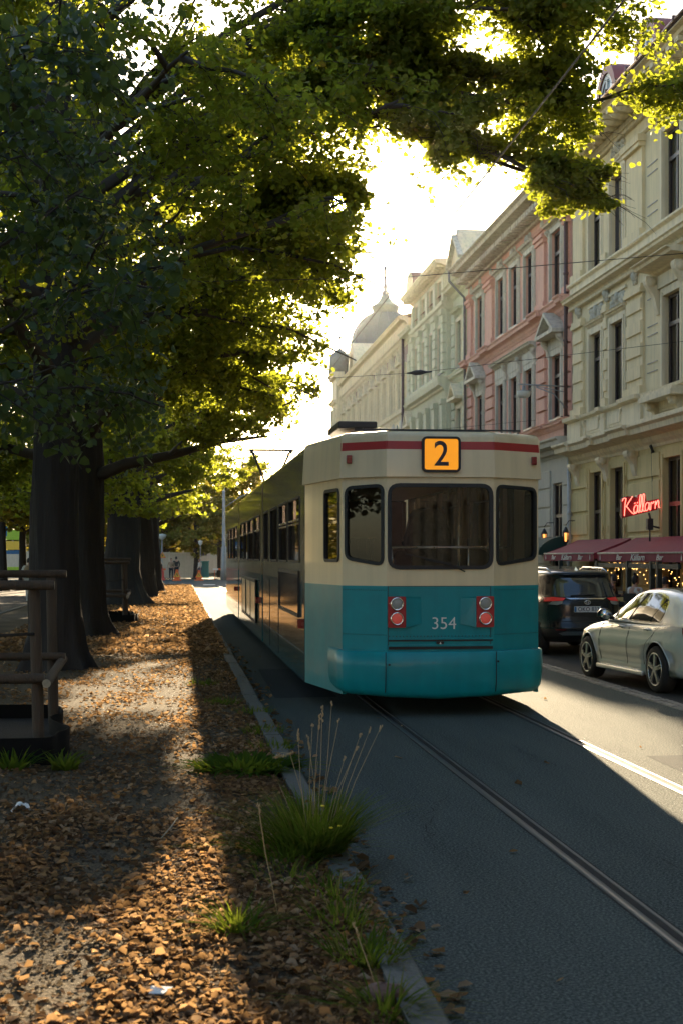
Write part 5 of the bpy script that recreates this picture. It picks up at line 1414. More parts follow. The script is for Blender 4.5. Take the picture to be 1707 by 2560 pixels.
def tree(name, label, cat, x, y, r0, H, nleaf, size, seed, group=None, limbs=None, nl=11, reach=6.0, street=1.0, low=3.6, detail=True, mat_='leaf', cull=True, twigs=True, env=None, sub=7, tw=7, lean=(0, 0), flare=.7, pend=.35, paths=()):
    rs = np.random.RandomState(seed)
    root = thing(name, label, cat, (x, y, .05), group)
    mb = MB(); trunk_mesh(mb, x, y, r0, H * .8, random.Random(seed), flare=flare, lean=lean)
    br = MB(); tws = []
    L = list(limbs or [])
    for k in range(nl):
        az = k * 2.4 + rs.uniform(-.3, .3); t = k / max(1, nl - 1)
        z = low + (H * .62 - low) * t; el0 = .35 + .55 * t + rs.uniform(-.1, .1); el1 = -.15 + .75 * t
        Lk = reach * (1 + .28 * street * math.cos(az)) * (1.05 - .35 * t) * rs.uniform(.85, 1.12)
        L.append((az, z, Lk, el0, el1))
    for (az, z, Lk, e0, e1) in L:
        p0 = (x + lean[0] * z, y + lean[1] * z, z)
        pts, _ = curve_pts(p0, az, e0, e1, Lk, 7, rs, .13)
        rb = r0 * .36 * (1 - .4 * z / H)
        if env is not None:
            ok = [i < 2 or bool(env(np.array([list(pts[i] + Vector((0, 0, .15)))]))[0]) for i in range(8)]
            if cull: ok = [ok[i] and (pts[i].x < .3 or cull_mask(np.array([[pts[i].x + dx, pts[i].y, pts[i].z + dz] for dx in (-.5, 0, .5) for dz in (-.4, 0, .4)]), rs).sum() > 5) for i in range(8)]
            cut_ = next((i for i in range(8) if not ok[i]), 8)
        else: cut_ = 8
        if cut_ < 3: continue
        br.tube(pts[:cut_], [rb * (1 - .86 * i / (cut_ - 1)) for i in range(cut_)], 7)
        for j in range(sub):
            t = .22 + .78 * (j + .5) / sub; f = t * 7; i = min(6, int(f)); q = pts[i].lerp(pts[i + 1], f - i)
            if i + 1 >= cut_: continue
            d = pts[i + 1] - pts[i]; az2 = math.atan2(d.y, d.x) + (1 if j % 2 else -1) * rs.uniform(.45, 1.15)
            e2 = math.asin(max(-1, min(1, d.z / d.length))) + rs.uniform(-.25, .35)
            L2 = Lk * .42 * (1.15 - .6 * t) * rs.uniform(.8, 1.25)
            p2, _ = curve_pts(q, az2, e2, e2 - .45, L2, 4, rs, .2)
            if env is not None and not env(np.array([list(p2[2])]))[0]: continue
            if detail or j % 2: br.tube(p2, [max(.012, rb * .38 * (1 - .8 * k_ / 4)) for k_ in range(5)], 5)
            for m_ in range(tw):
                t3 = .15 + .85 * (m_ + .5) / tw; f3 = t3 * 4; i3 = min(3, int(f3)); q3 = p2[i3].lerp(p2[i3 + 1], f3 - i3)
                az3 = az2 + rs.uniform(-1.3, 1.3); e3 = rs.uniform(-.7, .45)
                p3, _ = curve_pts(q3, az3, e3, e3 - .7, rs.uniform(.55, 1.25), 3, rs, .25)
                tws.append([tuple(v) for v in p3])
                if twigs and detail and (env is None or env(np.array([list(p3[1]), list(p3[3])])).all()) and (not cull or cull_mask(np.array([list(p3[2])] * 3), rs).all()): br.tube(p3, [.009, .007, .005, .003], 3, caps=False)
    for pth, sl, ns_, nt_ in paths:
        pts = [Vector(p) for p in pth]; Q = []
        for i in range(len(pts) - 1):
            p0 = pts[max(0, i - 1)]; p1 = pts[i]; p2 = pts[i + 1]; p3 = pts[min(len(pts) - 1, i + 2)]
            for k_ in range(4):
                t = k_ / 4; Q.append(.5 * ((2 * p1) + (-p0 + p2) * t + (2 * p0 - 5 * p1 + 4 * p2 - p3) * t * t + (-p0 + 3 * p1 - 3 * p2 + p3) * t ** 3))
        Q.append(pts[-1]); nq = len(Q); br.tube(Q, [.075 * (1 - .85 * i / nq) for i in range(nq)], 7)
        for j in range(ns_):
            f = (.30 + .70 * (j + .5) / ns_) * (nq - 1); i = min(nq - 2, int(f)); q = Q[i].lerp(Q[i + 1], f - i); d = Q[i + 1] - Q[i]
            az2 = math.atan2(d.y, d.x) + (1 if j % 2 else -1) * rs.uniform(.3, 1.2); e2 = rs.uniform(-.45, .6)
            p2_, _ = curve_pts(q, az2, e2, e2 - .5, sl * rs.uniform(.5, 1.2), 4, rs, .2); 
            if not cull_mask(np.array([list(p2_[2])] * 4), rs).all() or not env(np.array([list(p2_[2])]))[0]: continue
            br.tube(p2_, [.022, .017, .013, .009, .006], 5)
            for m_ in range(nt_):
                f3 = (.1 + .9 * (m_ + .5) / nt_) * 4; i3 = min(3, int(f3)); q3 = p2_[i3].lerp(p2_[i3 + 1], f3 - i3)
                p3_, _ = curve_pts(q3, az2 + rs.uniform(-1.3, 1.3), rs.uniform(-.7, .5), -.5, rs.uniform(.35, .8), 3, rs, .25)
                tws.append([tuple(v) for v in p3_]); br.tube(p3_, [.008, .006, .004, .003], 3, caps=False)
    tr = mb.build('trunk', 'bark', root)
    crown_br = br.build('branches', 'twig', root)
    T = np.array(tws)                                    # (n, 4, 3)
    idx = rs.randint(0, len(T), nleaf); f = rs.rand(nleaf) * 3; i0 = np.minimum(2, f.astype(int)); fr = (f - i0)[:, None]
    P = T[idx, i0] * (1 - fr) + T[idx, i0 + 1] * fr
    P = P + rs.normal(size=P.shape) * np.array([.11, .11, .08])
    if env is not None: P = P[env(P)]
    if cull: P = P[cull_mask(P, rs)]
    if detail and cull: P = P[thin_mask(P, rs, .72)]
    # thin whole twigs here and there so the crown has holes
    leaf_cloud('crown', P, size, rs, mat_, root, detail=detail, hang=pend)
    return root

rowg = 'old lindens of the street avenue'
# big linden whose limb hangs over the street at the top right of the picture
lim23 = [(.12, 6.0, 6.0, .75, -.38), (.42, 6.6, 6.6, .85, -.25), (-.25, 7.2, 6.4, .8, -.20), (.02, 8.2, 5.8, .8, .0), (.85, 5.0, 7.0, .6, -.2), (-.7, 5.2, 7.5, .6, -.25), (-.35, 9.5, 8.5, .8, .2), (.3, 10, 8, .9, .2), (1.4, 6, 6.5, .5, -.1), (-1.2, 6.5, 6.5, .6, -.1)]
def env23(P):
    x, y, z = P[:, 0], P[:, 1], P[:, 2]
    bot = 3.9 + np.clip(x + 1.0, 0, 9) * .52 + .35 * np.sin(y * 1.7) + .25 * np.sin(x * 2.3 + y)
    notch = (x > 2.9) & (x < 3.9 + .25 * np.sin(z * 3)) & (z < 8.3)
    airy = (x < 2.8) | (np.sin(x * 2.1 + z * 3.3) * np.sin(z * 2.7 - x * 1.1 + y * .8) + .4 * np.sin(x * 5 + y * 3 + z * 4) > -.30)
    return (z > bot) & ~notch & (x < 8.3) & airy
tree('linden_tree', 'nearest old linden with its leafy limb reaching over the street above the tram', 'tree', -2.0, 23.15, .42, 16, 270000, .088, 11, rowg, limbs=lim23, nl=12, reach=6.4, env=env23, sub=8, tw=8,
     paths=[([(-.6, 22.9, 7.6), (2.2, 22.5, 9.5), (4.0, 22.2, 9.7), (5.5, 22, 9.5)], 1.25, 26, 10), ([(-1.5, 23, 6.0), (.6, 22.8, 7.3), (1.8, 22.5, 7.8), (2.8, 22.3, 7.7)], 1.0, 20, 9), ([(-1.5, 23, 7.2), (.8, 22.6, 8.9), (2.2, 22.2, 9.3), (3.4, 22, 9.2)], 1.1, 18, 9), ([(-1.8, 23.1, 7.0), (1.0, 22.6, 9.0), (3.8, 22.0, 9.2), (5.8, 21.6, 8.9), (7.9, 21.0, 9.3)], 1.5, 22, 9), ([(1.0, 22.6, 9.0), (3.4, 22, 8.8), (4.8, 21.8, 8.1), (6.4, 21.6, 7.6)], 1.1, 18, 9),
            ([(-1.6, 23, 8.5), (1.6, 22.2, 10.6), (4.0, 21.6, 10.7), (5.9, 21, 10.3)], 1.7, 26, 10), ([(-1.6, 23, 8.0), (1.2, 22.0, 9.9), (3.6, 21.0, 10.1), (5.4, 20.2, 9.8)], 1.5, 22, 9), ([(2.5, 22.3, 9.0), (4.6, 21.5, 8.2), (5.6, 21, 7.5)], .9, 12, 9)])
def envrow(xr, zlow):
    def e(P):
        x, y, z = P[:, 0], P[:, 1], P[:, 2]
        return (z > zlow + np.clip(x + .5, 0, 9) * .42 + .4 * np.sin(y * 1.3 + x)) & (x < xr + .12 * (z - 6) + .4 * np.sin(y * 2.1 + z * 1.3))
    return e
tree('linden_tree', 'second old linden from the viewpoint, thick trunk with a root spur toward the street', 'tree', -2.2, 32.6, .52, 16, 250000, .092, 12, rowg, nl=16, reach=6.4, env=envrow(3.1, 3.6), sub=8, tw=8, flare=1.0)
tree('linden_tree', 'third old linden from the viewpoint, just beyond the staked young tree', 'tree', -2.1, 53.0, .68, 16.5, 100000, .12, 13, rowg, nl=16, reach=6.6, env=envrow(3.4, 3.3), detail=False, flare=1.0)
tree('linden_tree', 'fourth old linden from the viewpoint, trunk seen right of the third', 'tree', -1.7, 62.5, .6, 16, 70000, .15, 14, rowg, nl=16, reach=6.6, env=envrow(3.4, 3.2), detail=False)
tree('linden_tree', 'fifth old linden of the avenue, its lit crown hanging above the far kerb', 'tree', -1.6, 73, .6, 15, 42000, .17, 15, rowg, nl=16, reach=6.4, env=envrow(3.6, 3.0), detail=False)
tree('linden_tree', 'last old linden before the crossing street, yellowish crown', 'tree', -1.7, 84.5, .55, 14, 34000, .18, 16, rowg, nl=16, reach=6.0, env=envrow(3.6, 3.0), detail=False)
# young staked trees
def env14(P):
    return (P[:, 2] > 2.75 + .3 * np.sin(P[:, 0] * 3)) & (P[:, 0] < -.35 + .25 * (P[:, 2] - 3))
tree('young_linden', 'young linden inside the near timber stake frame, dark drooping leaves at upper left', 'tree', -2.15, 14.0, .07, 9.5, 16000, .095, 21, 'young staked lindens', nl=14, reach=2.4, street=.2, low=2.4, mat_='leaf_young', cull=True, env=env14, sub=6, tw=5, flare=.1, pend=.6)
tree('young_linden', 'slim young linden inside the far timber stake frame', 'tree', -2.75, 39.6, .075, 9, 12000, .13, 22, 'young staked lindens', nl=12, reach=2.3, street=.1, low=3.0, env=lambda P: P[:, 2] > 3.0, sub=5, tw=5, detail=True, twigs=False, flare=.1)
# trees deeper in the park
g2 = 'park trees left of the path'
k = 0
for (x, y, r_, lab) in ((-9.4, 77, .24, 'leftmost park tree seen between frame edge and near trunk'), (-8.5, 78.5, .22, 'middle one of three park trees left of the nearest linden'), (-7.5, 77, .2, 'leaning park tree touching the left side of the nearest linden trunk')):
    tree('park_tree', lab, 'tree', x, y, r_, 10, 9000, .24, 31 + k, g2, nl=9, reach=3.4, street=0, low=3.2, detail=False, cull=False, sub=5, tw=5, lean=((-.06, 0) if k == 2 else (0, 0)), mat_='leaf_far'); k += 1
def envp(P): return P[:, 2] > 3.4 + .5 * np.sin(P[:, 1] * .7)
for (x, y, lab) in ((-11.0, 24, 'park tree deep left of the young staked linden'), (-11.5, 36, 'park tree whose dark crown fills the gap left of the nearest trunk'), (-10.8, 49, 'park tree behind the person walking at left'), (-12, 61, 'park tree far left near the painted boards')):
    tree('park_tree', lab, 'tree', x, y, .35, 15, 22000, .2, 41 + k, g2, nl=15, reach=5.8, street=0, low=3.6, detail=False, cull=False, env=envp); k += 1
tree('park_tree', 'unseen park tree added to darken the left, beyond the near staked young tree', 'tree', -10.5, 10, .4, 15, 16000, .22, 58, g2, nl=15, reach=6, street=.2, low=3.4, detail=False, cull=True)  # added out of view to darken the left side
tree('park_tree', 'unseen tree added to darken the left, across the path behind the viewpoint', 'tree', -9.5, -4, .4, 15, 14000, .25, 59, g2, nl=15, reach=6.5, street=.3, low=3.4, detail=False, cull=False)  # second unseen tree put in to darken the left
tree('park_tree', 'old tree behind the viewpoint on the verge', 'tree', -2.5, -7, .4, 15, 14000, .25, 60, g2, nl=15, reach=6.5, street=.3, low=3.6, detail=False, cull=True)
tree('park_tree', 'older tree farther behind the viewpoint on the verge', 'tree', -2.5, -18, .4, 15, 12000, .28, 61, g2, nl=15, reach=6.5, street=.3, low=3.6, detail=False, cull=False)
# trees beyond the crossing street
g3 = 'small trees beyond the crossing street'
far = [(-9, 126, 10, 'orange tinted tree above the beige hoarding'), (-4.2, 121, 9, 'russet leaved tree behind the pedestrian crossing sign'), (-1.2, 119, 9.5, 'small tree standing behind the two people in dark clothes'),
       (1.3, 118, 10, 'slender tree right of the front road work sign'), (5.5, 128, 13, 'tall yellow green tree behind the grey lamp mast'), (3.4, 124, 11, 'small tree between the second road work sign and the lamp mast'), (10, 140, 13.5, 'rounded tree showing above the tram roof line'), (-14, 124, 9, 'far tree at the left end of the hoarding'), (-7, 150, 15, 'tall tree at the back left of the crossing'), (1, 155, 17, 'tallest tree at the back of the crossing')]
for i, (x, y, h, lab) in enumerate(far):
    tree('street_tree', lab, 'tree', x, y, .16 + .01 * h, h, 12000, .30, 80 + i, g3, nl=12, reach=h * .36, street=0, low=2.4, detail=False, cull=False, sub=5, tw=5, mat_='leaf_far')
# far wooded skyline beyond
rs = np.random.RandomState(5)
P = []
for i in range(70):
    cx = -160 + i * 4.6 + rs.uniform(-3, 3); cy = 215 + rs.uniform(-15, 25); h = 13 + rs.uniform(-3, 7)
    if cx > 4 : h = min(h, 12)
    q = rs.normal(size=(1100, 3)); q /= np.linalg.norm(q, axis=1)[:, None]; q *= rs.uniform(.75, 1.0, (1100, 1))
    P.append(q * np.array([4.6, 4.6, h * .5]) + np.array([cx, cy, h * .52]))
o = leaf_cloud('far_woodland', np.concatenate(P), .9, rs, 'leaf_far', None, detail=False)
tag(o, 'distant belt of woodland closing the street', 'woodland', kind='stuff')

# ------------------------------------------------------------------ cars
def interp(x, xs, ys):
    return float(np.interp(x, xs, ys))
def cdt_fill(poly, step):
    from mathutils.geometry import intersect_point_quad_2d
    xs = [p[0] for p in poly]; ys = [p[1] for p in poly]; n = len(poly)
    def inside(x, y):
        c = False; j = n - 1
        for i in range(n):
            if (poly[i][1] > y) != (poly[j][1] > y) and x < (poly[j][0] - poly[i][0]) * (y - poly[i][1]) / (poly[j][1] - poly[i][1]) + poly[i][0]: c = not c
            j = i
        return c
    pts = [Vector(p) for p in poly]
    x = min(xs) + step
    while x < max(xs):
        y = min(ys) + step
        while y < max(ys):
            if inside(x, y) and min((Vector((x, y)) - Vector(p)).length for p in poly) > step * .4: pts.append(Vector((x, y)))
            y += step
        x += step
    r_ = delaunay_2d_cdt(pts, [(i, (i + 1) % n) for i in range(n)], [], 1, 1e-5)
    return [tuple(v) for v in r_[0]], [tuple(f) for f in r_[2]]
def dense(poly, step):
    out = []
    for i in range(len(poly)):
        a, b = Vector(poly[i]), Vector(poly[(i + 1) % len(poly)]); k = max(1, int((b - a).length / step))
        out += [tuple(a.lerp(b, j / k)) for j in range(k)]
    return out
def bool_cut(o, cutters):
    for c in cutters:
        m = o.modifiers.new('cut', 'BOOLEAN'); m.operation = 'DIFFERENCE'; m.solver = 'EXACT'; m.object = c
    dg = bpy.context.evaluated_depsgraph_get(); dg.update()
    me = bpy.data.meshes.new_from_object(o.evaluated_get(dg), preserve_all_data_layers=True, depsgraph=dg)
    o.modifiers.clear(); old = o.data; o.data = me; bpy.data.meshes.remove(old)
    for c in cutters: bpy.data.objects.remove(c)
def wheel(parent, x, y, r_, w_, side, spokes=5, rim='alloy', name='wheel'):
    """side = -1: outer face towards -x"""
    g = MB(); s = side
    g.lathe([(r_ * .70, s * w_ * .48), (r_ * .80, s * w_ * .5), (r_ * .95, s * w_ * .46), (r_, s * w_ * .34), (r_, -s * w_ * .34), (r_ * .95, -s * w_ * .5), (r_ * .7, -s * w_ * .5)], (x, y, r_), 40, 0, 'x')
    wo_ = g.build(name, 'tyre', parent)
    g = MB()
    g.lathe([(r_ * .715, s * w_ * .49), (r_ * .70, s * w_ * .505), (r_ * .665, s * w_ * .47), (r_ * .65, -s * w_ * .3), (.001, -s * w_ * .3)], (x, y, r_), 40, 1, 'x')
    g.lathe([(r_ * .718, s * w_ * .485), (r_ * .712, s * w_ * .515), (r_ * .668, s * w_ * .50), (r_ * .668, s * w_ * .46)], (x, y, r_), 40, 0, 'x')
    xo = x + s * w_ * .47
    for k in range(spokes):
        a = 2 * PI * k / spokes + .35
        for da in (-.13, .13):
            c0 = (xo + s * .004, y + r_ * .12 * math.cos(a + da * 2.2), r_ + r_ * .12 * math.sin(a + da * 2.2)); c1 = (xo - s * .004, y + r_ * .69 * math.cos(a + da * .75), r_ + r_ * .69 * math.sin(a + da * .75))
            g.bar(c0, c1, .022, .022, 0, up=(1, 0, 0))
        g.bar((xo - s * .012, y + r_ * .1 * math.cos(a), r_ + r_ * .1 * math.sin(a)), (xo - s * .012, y + r_ * .67 * math.cos(a), r_ + r_ * .67 * math.sin(a)), .03, .012, 1, up=(1, 0, 0))
    g.lathe([(r_ * .17, s * w_ * .40), (r_ * .17, s * w_ * .49), (r_ * .10, s * w_ * .51), (.001, s * w_ * .51)], (x, y, r_), 20, 0, 'x')
    g.build('rim', [rim, 'black_trim'], wo_)
    return wo_

sed = thing('parked_car', 'silver saloon car with black mirror and double spoke alloy wheels, parked beside the sett strip', 'car')
WB = 2.55
SYs = [-1.04, -.98, -.86, -.6, -.25, .15, .6, 1.1, 1.6, 2.1, 2.5, 2.85, 3.1, 3.28, 3.36]
SW = [.50, .66, .78, .86, .895, .905, .90, .90, .90, .90, .895, .86, .76, .58, .40]
ZT = [.93, .97, .995, 1.01, 1.01, .985, .975, .965, .955, .915, .865, .80, .73, .66, .60]
ZB = [.36, .30, .27, .24, .22, .21, .205, .205, .205, .205, .21, .22, .23, .26, .30]
def f_side(t):   # relative width up the body side: sill tuck, bulge, light catching shoulder crease
    return interp(t, [0, .04, .13, .22, .45, .66, .76, .84, .92, 1.0], [.90, .955, .972, .962, .995, 1.0, .982, .975, .95, .90])
TS = [0, .04, .09, .13, .17, .22, .33, .45, .56, .66, .72, .76, .80, .84, .92, 1.0]
g = MB(); rings = []
for y, w_, zt, zb in zip(SYs, SW, ZT, ZB):
    half = [(w_ * f_side(t), zb + (zt - .02 - zb) * t) for t in TS] + [(w_ * .84, zt - .004), (w_ * .70, zt + .01), (w_ * .35, zt + .022)]
    ring = [(-x, y, z) for x, z in reversed(half)]
    ring = [(0, y, zb)] + [(-x, y, z) for x, z in half] + [(0, y, zt + .025)] + [(x, y, z) for x, z in reversed(half)]
    rings.append(ring)
nr_ = len(rings[0])
g.add([p for r_ in rings for p in r_], [(j * nr_ + i, j * nr_ + (i + 1) % nr_, (j + 1) * nr_ + (i + 1) % nr_, (j + 1) * nr_ + i) for j in range(len(rings) - 1) for i in range(nr_)] + [tuple(range(nr_ - 1, -1, -1)), tuple((len(rings) - 1) * nr_ + i for i in range(nr_))], 0, True)
bd = g.build('body', ['silver', 'black_trim'], sed)
cut = []
for y in (0, WB):
    c = MB(); c.lathe([(.365, -1.2), (.365, 1.2)], (0, y, .335), 40, 0, 'x', False, True)
    cut.append(c.build('cutter', 'black_trim'))
bool_cut(bd, cut)
def sidex(y, z):
    w_ = interp(y, SYs, SW); zt = interp(y, SYs, ZT); zb = interp(y, SYs, ZB)
    return w_ * f_side((z - zb) / (zt - .02 - zb))
CY = [-.92, -.7, -.42, -.1, .25, .6, .9, 1.1, 1.35, 1.65, 2.02]
ZR = [1.0, 1.12, 1.265, 1.375, 1.425, 1.44, 1.43, 1.405, 1.31, 1.165, .965]
WT = [.62, .62, .615, .61, .615, .62, .62, .62, .64, .68, .72]; WBs = [.74, .80, .835, .845, .85, .85, .85, .85, .85, .845, .82]
g = MB(); rings = []
for y, zr, wt, wb in zip(CY, ZR, WT, WBs):
    zb = .94; z1 = max(zb + .02, zr - .05)
    half = [(wb + (wt - wb) * s ** 1.25, zb + (z1 - zb) * s) for s in (0, .2, .4, .6, .8, 1)] + [(wt * .93, zr - .02), (wt * .75, zr), (wt * .4, zr + .012)]
    rings.append([(-x, y, z) for x, z in half] + [(0, y, zr + .016)] + [(x, y, z) for x, z in reversed(half)])
nr_ = len(rings[0])
fs_l = []; vs_ = [p for r_ in rings for p in r_]
g.add(vs_, [], 0)
for j in range(len(rings) - 1):
    for i in range(nr_ - 1):
        gl_ = (6 < i < 11) and (j in (0, 1, 2) or j in (7, 8, 9))
        g.f.append((j * nr_ + i, j * nr_ + i + 1, (j + 1) * nr_ + i + 1, (j + 1) * nr_ + i)); g.m.append(1 if gl_ else (2 if 7 <= i <= 10 else 0)); g.sm.append(True)
cab_ = g.build('roof', ['silver', 'car_glass', 'black_paint'], sed)
g = MB(); g.box(-.78, .78, -.6, 1.7, .90, .955); g.obox((0, .3, 1.1), (.55, 0, 0), (0, .08, 0), (0, 0, .16)); g.build('dark_cabin', 'black_trim', sed)
def cabx(y, z):
    zr = interp(y, CY, ZR); wt = interp(y, CY, WT); wb = interp(y, CY, WBs); z1 = max(.96, zr - .05)
    s = min(1.2, max(0, (z - .94) / (z1 - .94)))
    return wb + (wt - wb) * s ** 1.25
def on_side(poly, m, name, off, fn, parent, sides=(-1, 1), step=.09, thick=None):
    """patch lying on the curved car side, slightly proud"""
    P = dense(poly, step); V2, F2 = cdt_fill(P, step)
    for s in sides:
        g = MB(); g.add([(s * (fn(y, z) + off), y, z) for y, z in V2], F2, 0, True); g.build(name, m, parent)
win = [(1.70, .985), (1.56, 1.10), (1.34, 1.235), (1.12, 1.325), (.9, 1.365), (.6, 1.378), (.36, 1.365), (.16, 1.32), (.04, 1.24), (-.03, 1.12), (-.02, 1.02), (.02, .985)]
on_side([(y + (.03 if y > .8 else -.025), z + (.018 if z > 1.05 else -.014)) for y, z in win], 'chrome', 'window_trim', .004, cabx, sed)
on_side(win, mat('saloon_side_glass', (.012, .014, .012), .03, vary=0, coat=1.0, spec=1.0), 'window', .011, cabx, sed)
for s in (-1, 1):
    g = MB()
    g.bar((s * (cabx(.86, .99) + .016), .98, .985), (s * (cabx(.80, 1.36) + .016), .74, 1.365), .05, .008, 0, up=(1, 0, 0))
    g.tube([(s * (cabx(.25, .99) + .016), .28, .985), (s * (cabx(.1, 1.3) + .016), .10, 1.30)], .010, 6)
    g.build('door_pillar', 'black_trim', sed)
    g = MB()
    for ln in ([(2.02, .93), (2.03, .80), (2.07, .55), (2.02, .33)], [(.93, .965), (.96, .85), (1.02, .6), (1.02, .33)], [(-.02, .985), (-.06, .93), (.12, .80), (.34, .66), (.42, .5), (.43, .36)]):
        P = dense(ln + ln[-1:], .05)[:-1]; P = [p for p in P]
        pts = [(s * (sidex(y, z) - .001), y, z) for y, z in P if z <= .96]
        g.tube(pts, .0045, 4)
    g.build('door_gap', 'black_trim', sed)
    for y0 in (1.22, .30):
        g = MB(); x = sidex(y0, .86)
        g.tube([(s * (x - .01), y0 - .11, .862), (s * (x + .028), y0 - .08, .868), (s * (x + .034), y0, .872), (s * (x + .028), y0 + .08, .868), (s * (x - .01), y0 + .11, .862)], .016, 8)
        g.sphere((s * (x - .03), y0, .855), .06, 10, 1, (.7, 1.2, .6)); g.build('door_handle', ['silver', 'black_trim'], sed)
    g = MB(); g.sphere((s * 1.0, 1.58, 1.03), .12, 16, 0, (.95, .62, .78)); g.tube([(s * .84, 1.60, .97), (s * .93, 1.59, .985)], .03, 8); g.sphere((s * 1.0, 1.55, 1.03), .10, 12, 1, (.9, .6, .75)); g.build('mirror', ['black_paint', 'chrome'], sed)
    g = MB(); g.bar((s * .895, .42, .235), (s * .895, 2.12, .235), .05, .07); g.build('sill_skirt', 'silver', sed, bevel=.02)
    # tail light wrapping the rear corner
    on_side([(-.66, .93), (-.72, .80), (-.86, .76), (-.99, .79), (-1.0, .90), (-.86, .945)], 'red_dark', 'tail_light', .006, sidex, sed, sides=(s,), step=.05)
    on_side([(-.86, .50), (-.92, .50), (-.94, .36), (-.88, .34)], 'black_trim', 'bumper_vent', .005, sidex, sed, sides=(s,), step=.05)
    wheel(sed, s * .80, 0, .325, .22, s); wheel(sed, s * .79, WB, .325, .22, s)
    for y in (0, WB):
        g = MB(); ra = [(s * (sidex(y + .37 * math.cos(a), .335 + .37 * math.sin(a)) if .335 + .37 * math.sin(a) > .25 else .86), y + .372 * math.cos(a), .335 + .372 * math.sin(a)) for a in [PI * k / 24 for k in range(25)]]
        g.tube(ra, .010, 5); g.build('arch_lip', 'silver', sed)
on_side([(-.45, .86), (-.25, .87), (-.22, .72), (-.42, .71)], 'silver', 'fuel_flap', .004, sidex, sed, sides=(-1,))
g = MB(); g.panel((-.26, -1.05, 0), (1, 0, 0), UP, rr(0, .52, .62, .73, .01), (), .02); g.build('number_plate', 'plate', sed)
dirv = math.atan2(.24, 2.5)
sed.location = (6.57 + .89 * math.cos(dirv), 19.2 + .89 * math.sin(dirv), .0); sed.rotation_euler = (0, 0, dirv)

# dark SUV ---------------------------------------------------------------
suv = thing('parked_car', 'dark blue black SUV seen from behind with a number plate reading OKO 833', 'car')
YC, LY, NE = 2.2, 2.2, 5.0
SL = [(.26, .74, .10), (.40, .80, .0), (.52, .82, -.04), (.56, .815, -.04), (.60, .80, .0), (.78, .825, .0), (.98, .815, .02), (1.06, .80, .03), (1.10, .775, .06), (1.20, .755, .13), (1.34, .725, .23), (1.47, .69, .32), (1.53, .675, .28), (1.555, .665, .26), (1.60, .64, .36), (1.625, .58, .55), (1.63, .3, .9)]
SZ = [a for a, b, c in SL]; SWd = [b for a, b, c in SL]; SR = [c for a, b, c in SL]
def ry(x, z):
    w_ = interp(z, SZ, SWd); y0 = interp(z, SZ, SR); ly = YC - y0
    q = min(.999, abs(x) / w_)
    return YC - ly * (1 - q ** NE) ** (1 / NE)
g = MB(); N_ = 72; vs = []
for z, w_, y0 in SL:
    ly = YC - y0; fy = (2.1 if z < 1.08 else 1.0 - (z - 1.08) * 1.1)
    for k in range(N_):
        a = 2 * PI * k / N_; cx, sy_ = math.cos(a), math.sin(a)
        x = w_ * (1 if cx >= 0 else -1) * abs(cx) ** (2 / NE); yy = (1 if sy_ >= 0 else -1) * abs(sy_) ** (2 / NE)
        vs.append((x, YC + (yy * fy if yy > 0 else yy * ly), z))
ns = len(SL); fs2 = [(j * N_ + k, j * N_ + (k + 1) % N_, (j + 1) * N_ + (k + 1) % N_, (j + 1) * N_ + k) for j in range(ns - 1) for k in range(N_)]
g.add(vs, fs2 + [tuple(range(N_ - 1, -1, -1)), tuple((ns - 1) * N_ + k for k in range(N_))], 0, True)
for i, f in enumerate(g.f[:len(fs2)]):
    if i // N_ < 2: g.m[i] = 1
sb = g.build('body', ['black_paint', 'black_trim'], suv)
def on_rear(poly, m, name, off, parent=suv, step=.06):
    P = dense(poly, step); V2, F2 = cdt_fill(P, step)
    g = MB(); g.add([(x, ry(x, z) - off, z) for x, z in V2], F2, 0, True); return g.build(name, m, parent)
on_rear([(-.62, 1.13), (.62, 1.13), (.585, 1.3), (.50, 1.46), (.44, 1.485), (-.44, 1.485), (-.50, 1.46), (-.585, 1.3)], mat('rear_screen', (.02, .035, .045), .05, vary=0, coat=1, spec=.8), 'rear_window', .008)
on_rear([(-.40, 1.115), (-.33, 1.085), (.33, 1.085), (.40, 1.115), (.33, 1.108), (-.33, 1.108)], 'chrome', 'garnish', .012, step=.04)
for s in (-1, 1):
    q = [(s * .40, 1.108), (s * .62, 1.125), (s * .79, 1.09), (s * .775, 1.03), (s * .64, 1.045), (s * .46, 1.06)]
    on_rear(q if s > 0 else q[::-1], mat('suv_red_lens', (.45, .02, .02), .2, vary=0, emit=(.9, .05, .04), estr=.02), 'tail_light', .012, step=.035)
    q = [(s * .46, 1.055), (s * .64, 1.04), (s * .70, .985), (s * .56, .975), (s * .48, 1.0)]
    on_rear(q if s > 0 else q[::-1], 'lens_white', 'reverse_light', .012, step=.035)
    q = [(s * .42, .515), (s * .60, .515), (s * .60, .495), (s * .42, .495)]
    on_rear(q if s > 0 else q[::-1], 'red_dark', 'reflector', .008, step=.05)
    wheel(suv, s * .70, .85, .35, .22, s); wheel(suv, s * .70, 3.4, .35, .22, s)
    g = MB(); g.tube([(s * .56, .6, 1.60), (s * .56, .9, 1.665), (s * .56, 2.2, 1.68), (s * .56, 2.5, 1.62)], .018, 8); g.build('roof_rail', 'chrome', suv)
    g = MB(); g.tube([(s * (.84), 2.6, 1.12), (s * .95, 2.6, 1.14)], .03, 8); g.sphere((s * 1.0, 2.6, 1.18), .12, 12, 0, (.9, .6, .8)); g.build('mirror', 'black_paint', suv)
on_rear([(-.55, .44), (-.42, .475), (.42, .475), (.55, .44), (.48, .40), (-.48, .40)], mat('grey_bumper_skid', (.16, .19, .2), .35, metal=.4, vary=.05), 'bumper_skid', .015)
g = MB(); pts = [(x, ry(x, .665) - .002, .665) for x in [-.7 + i * .07 for i in range(21)]]; g.tube(pts, .005, 4)
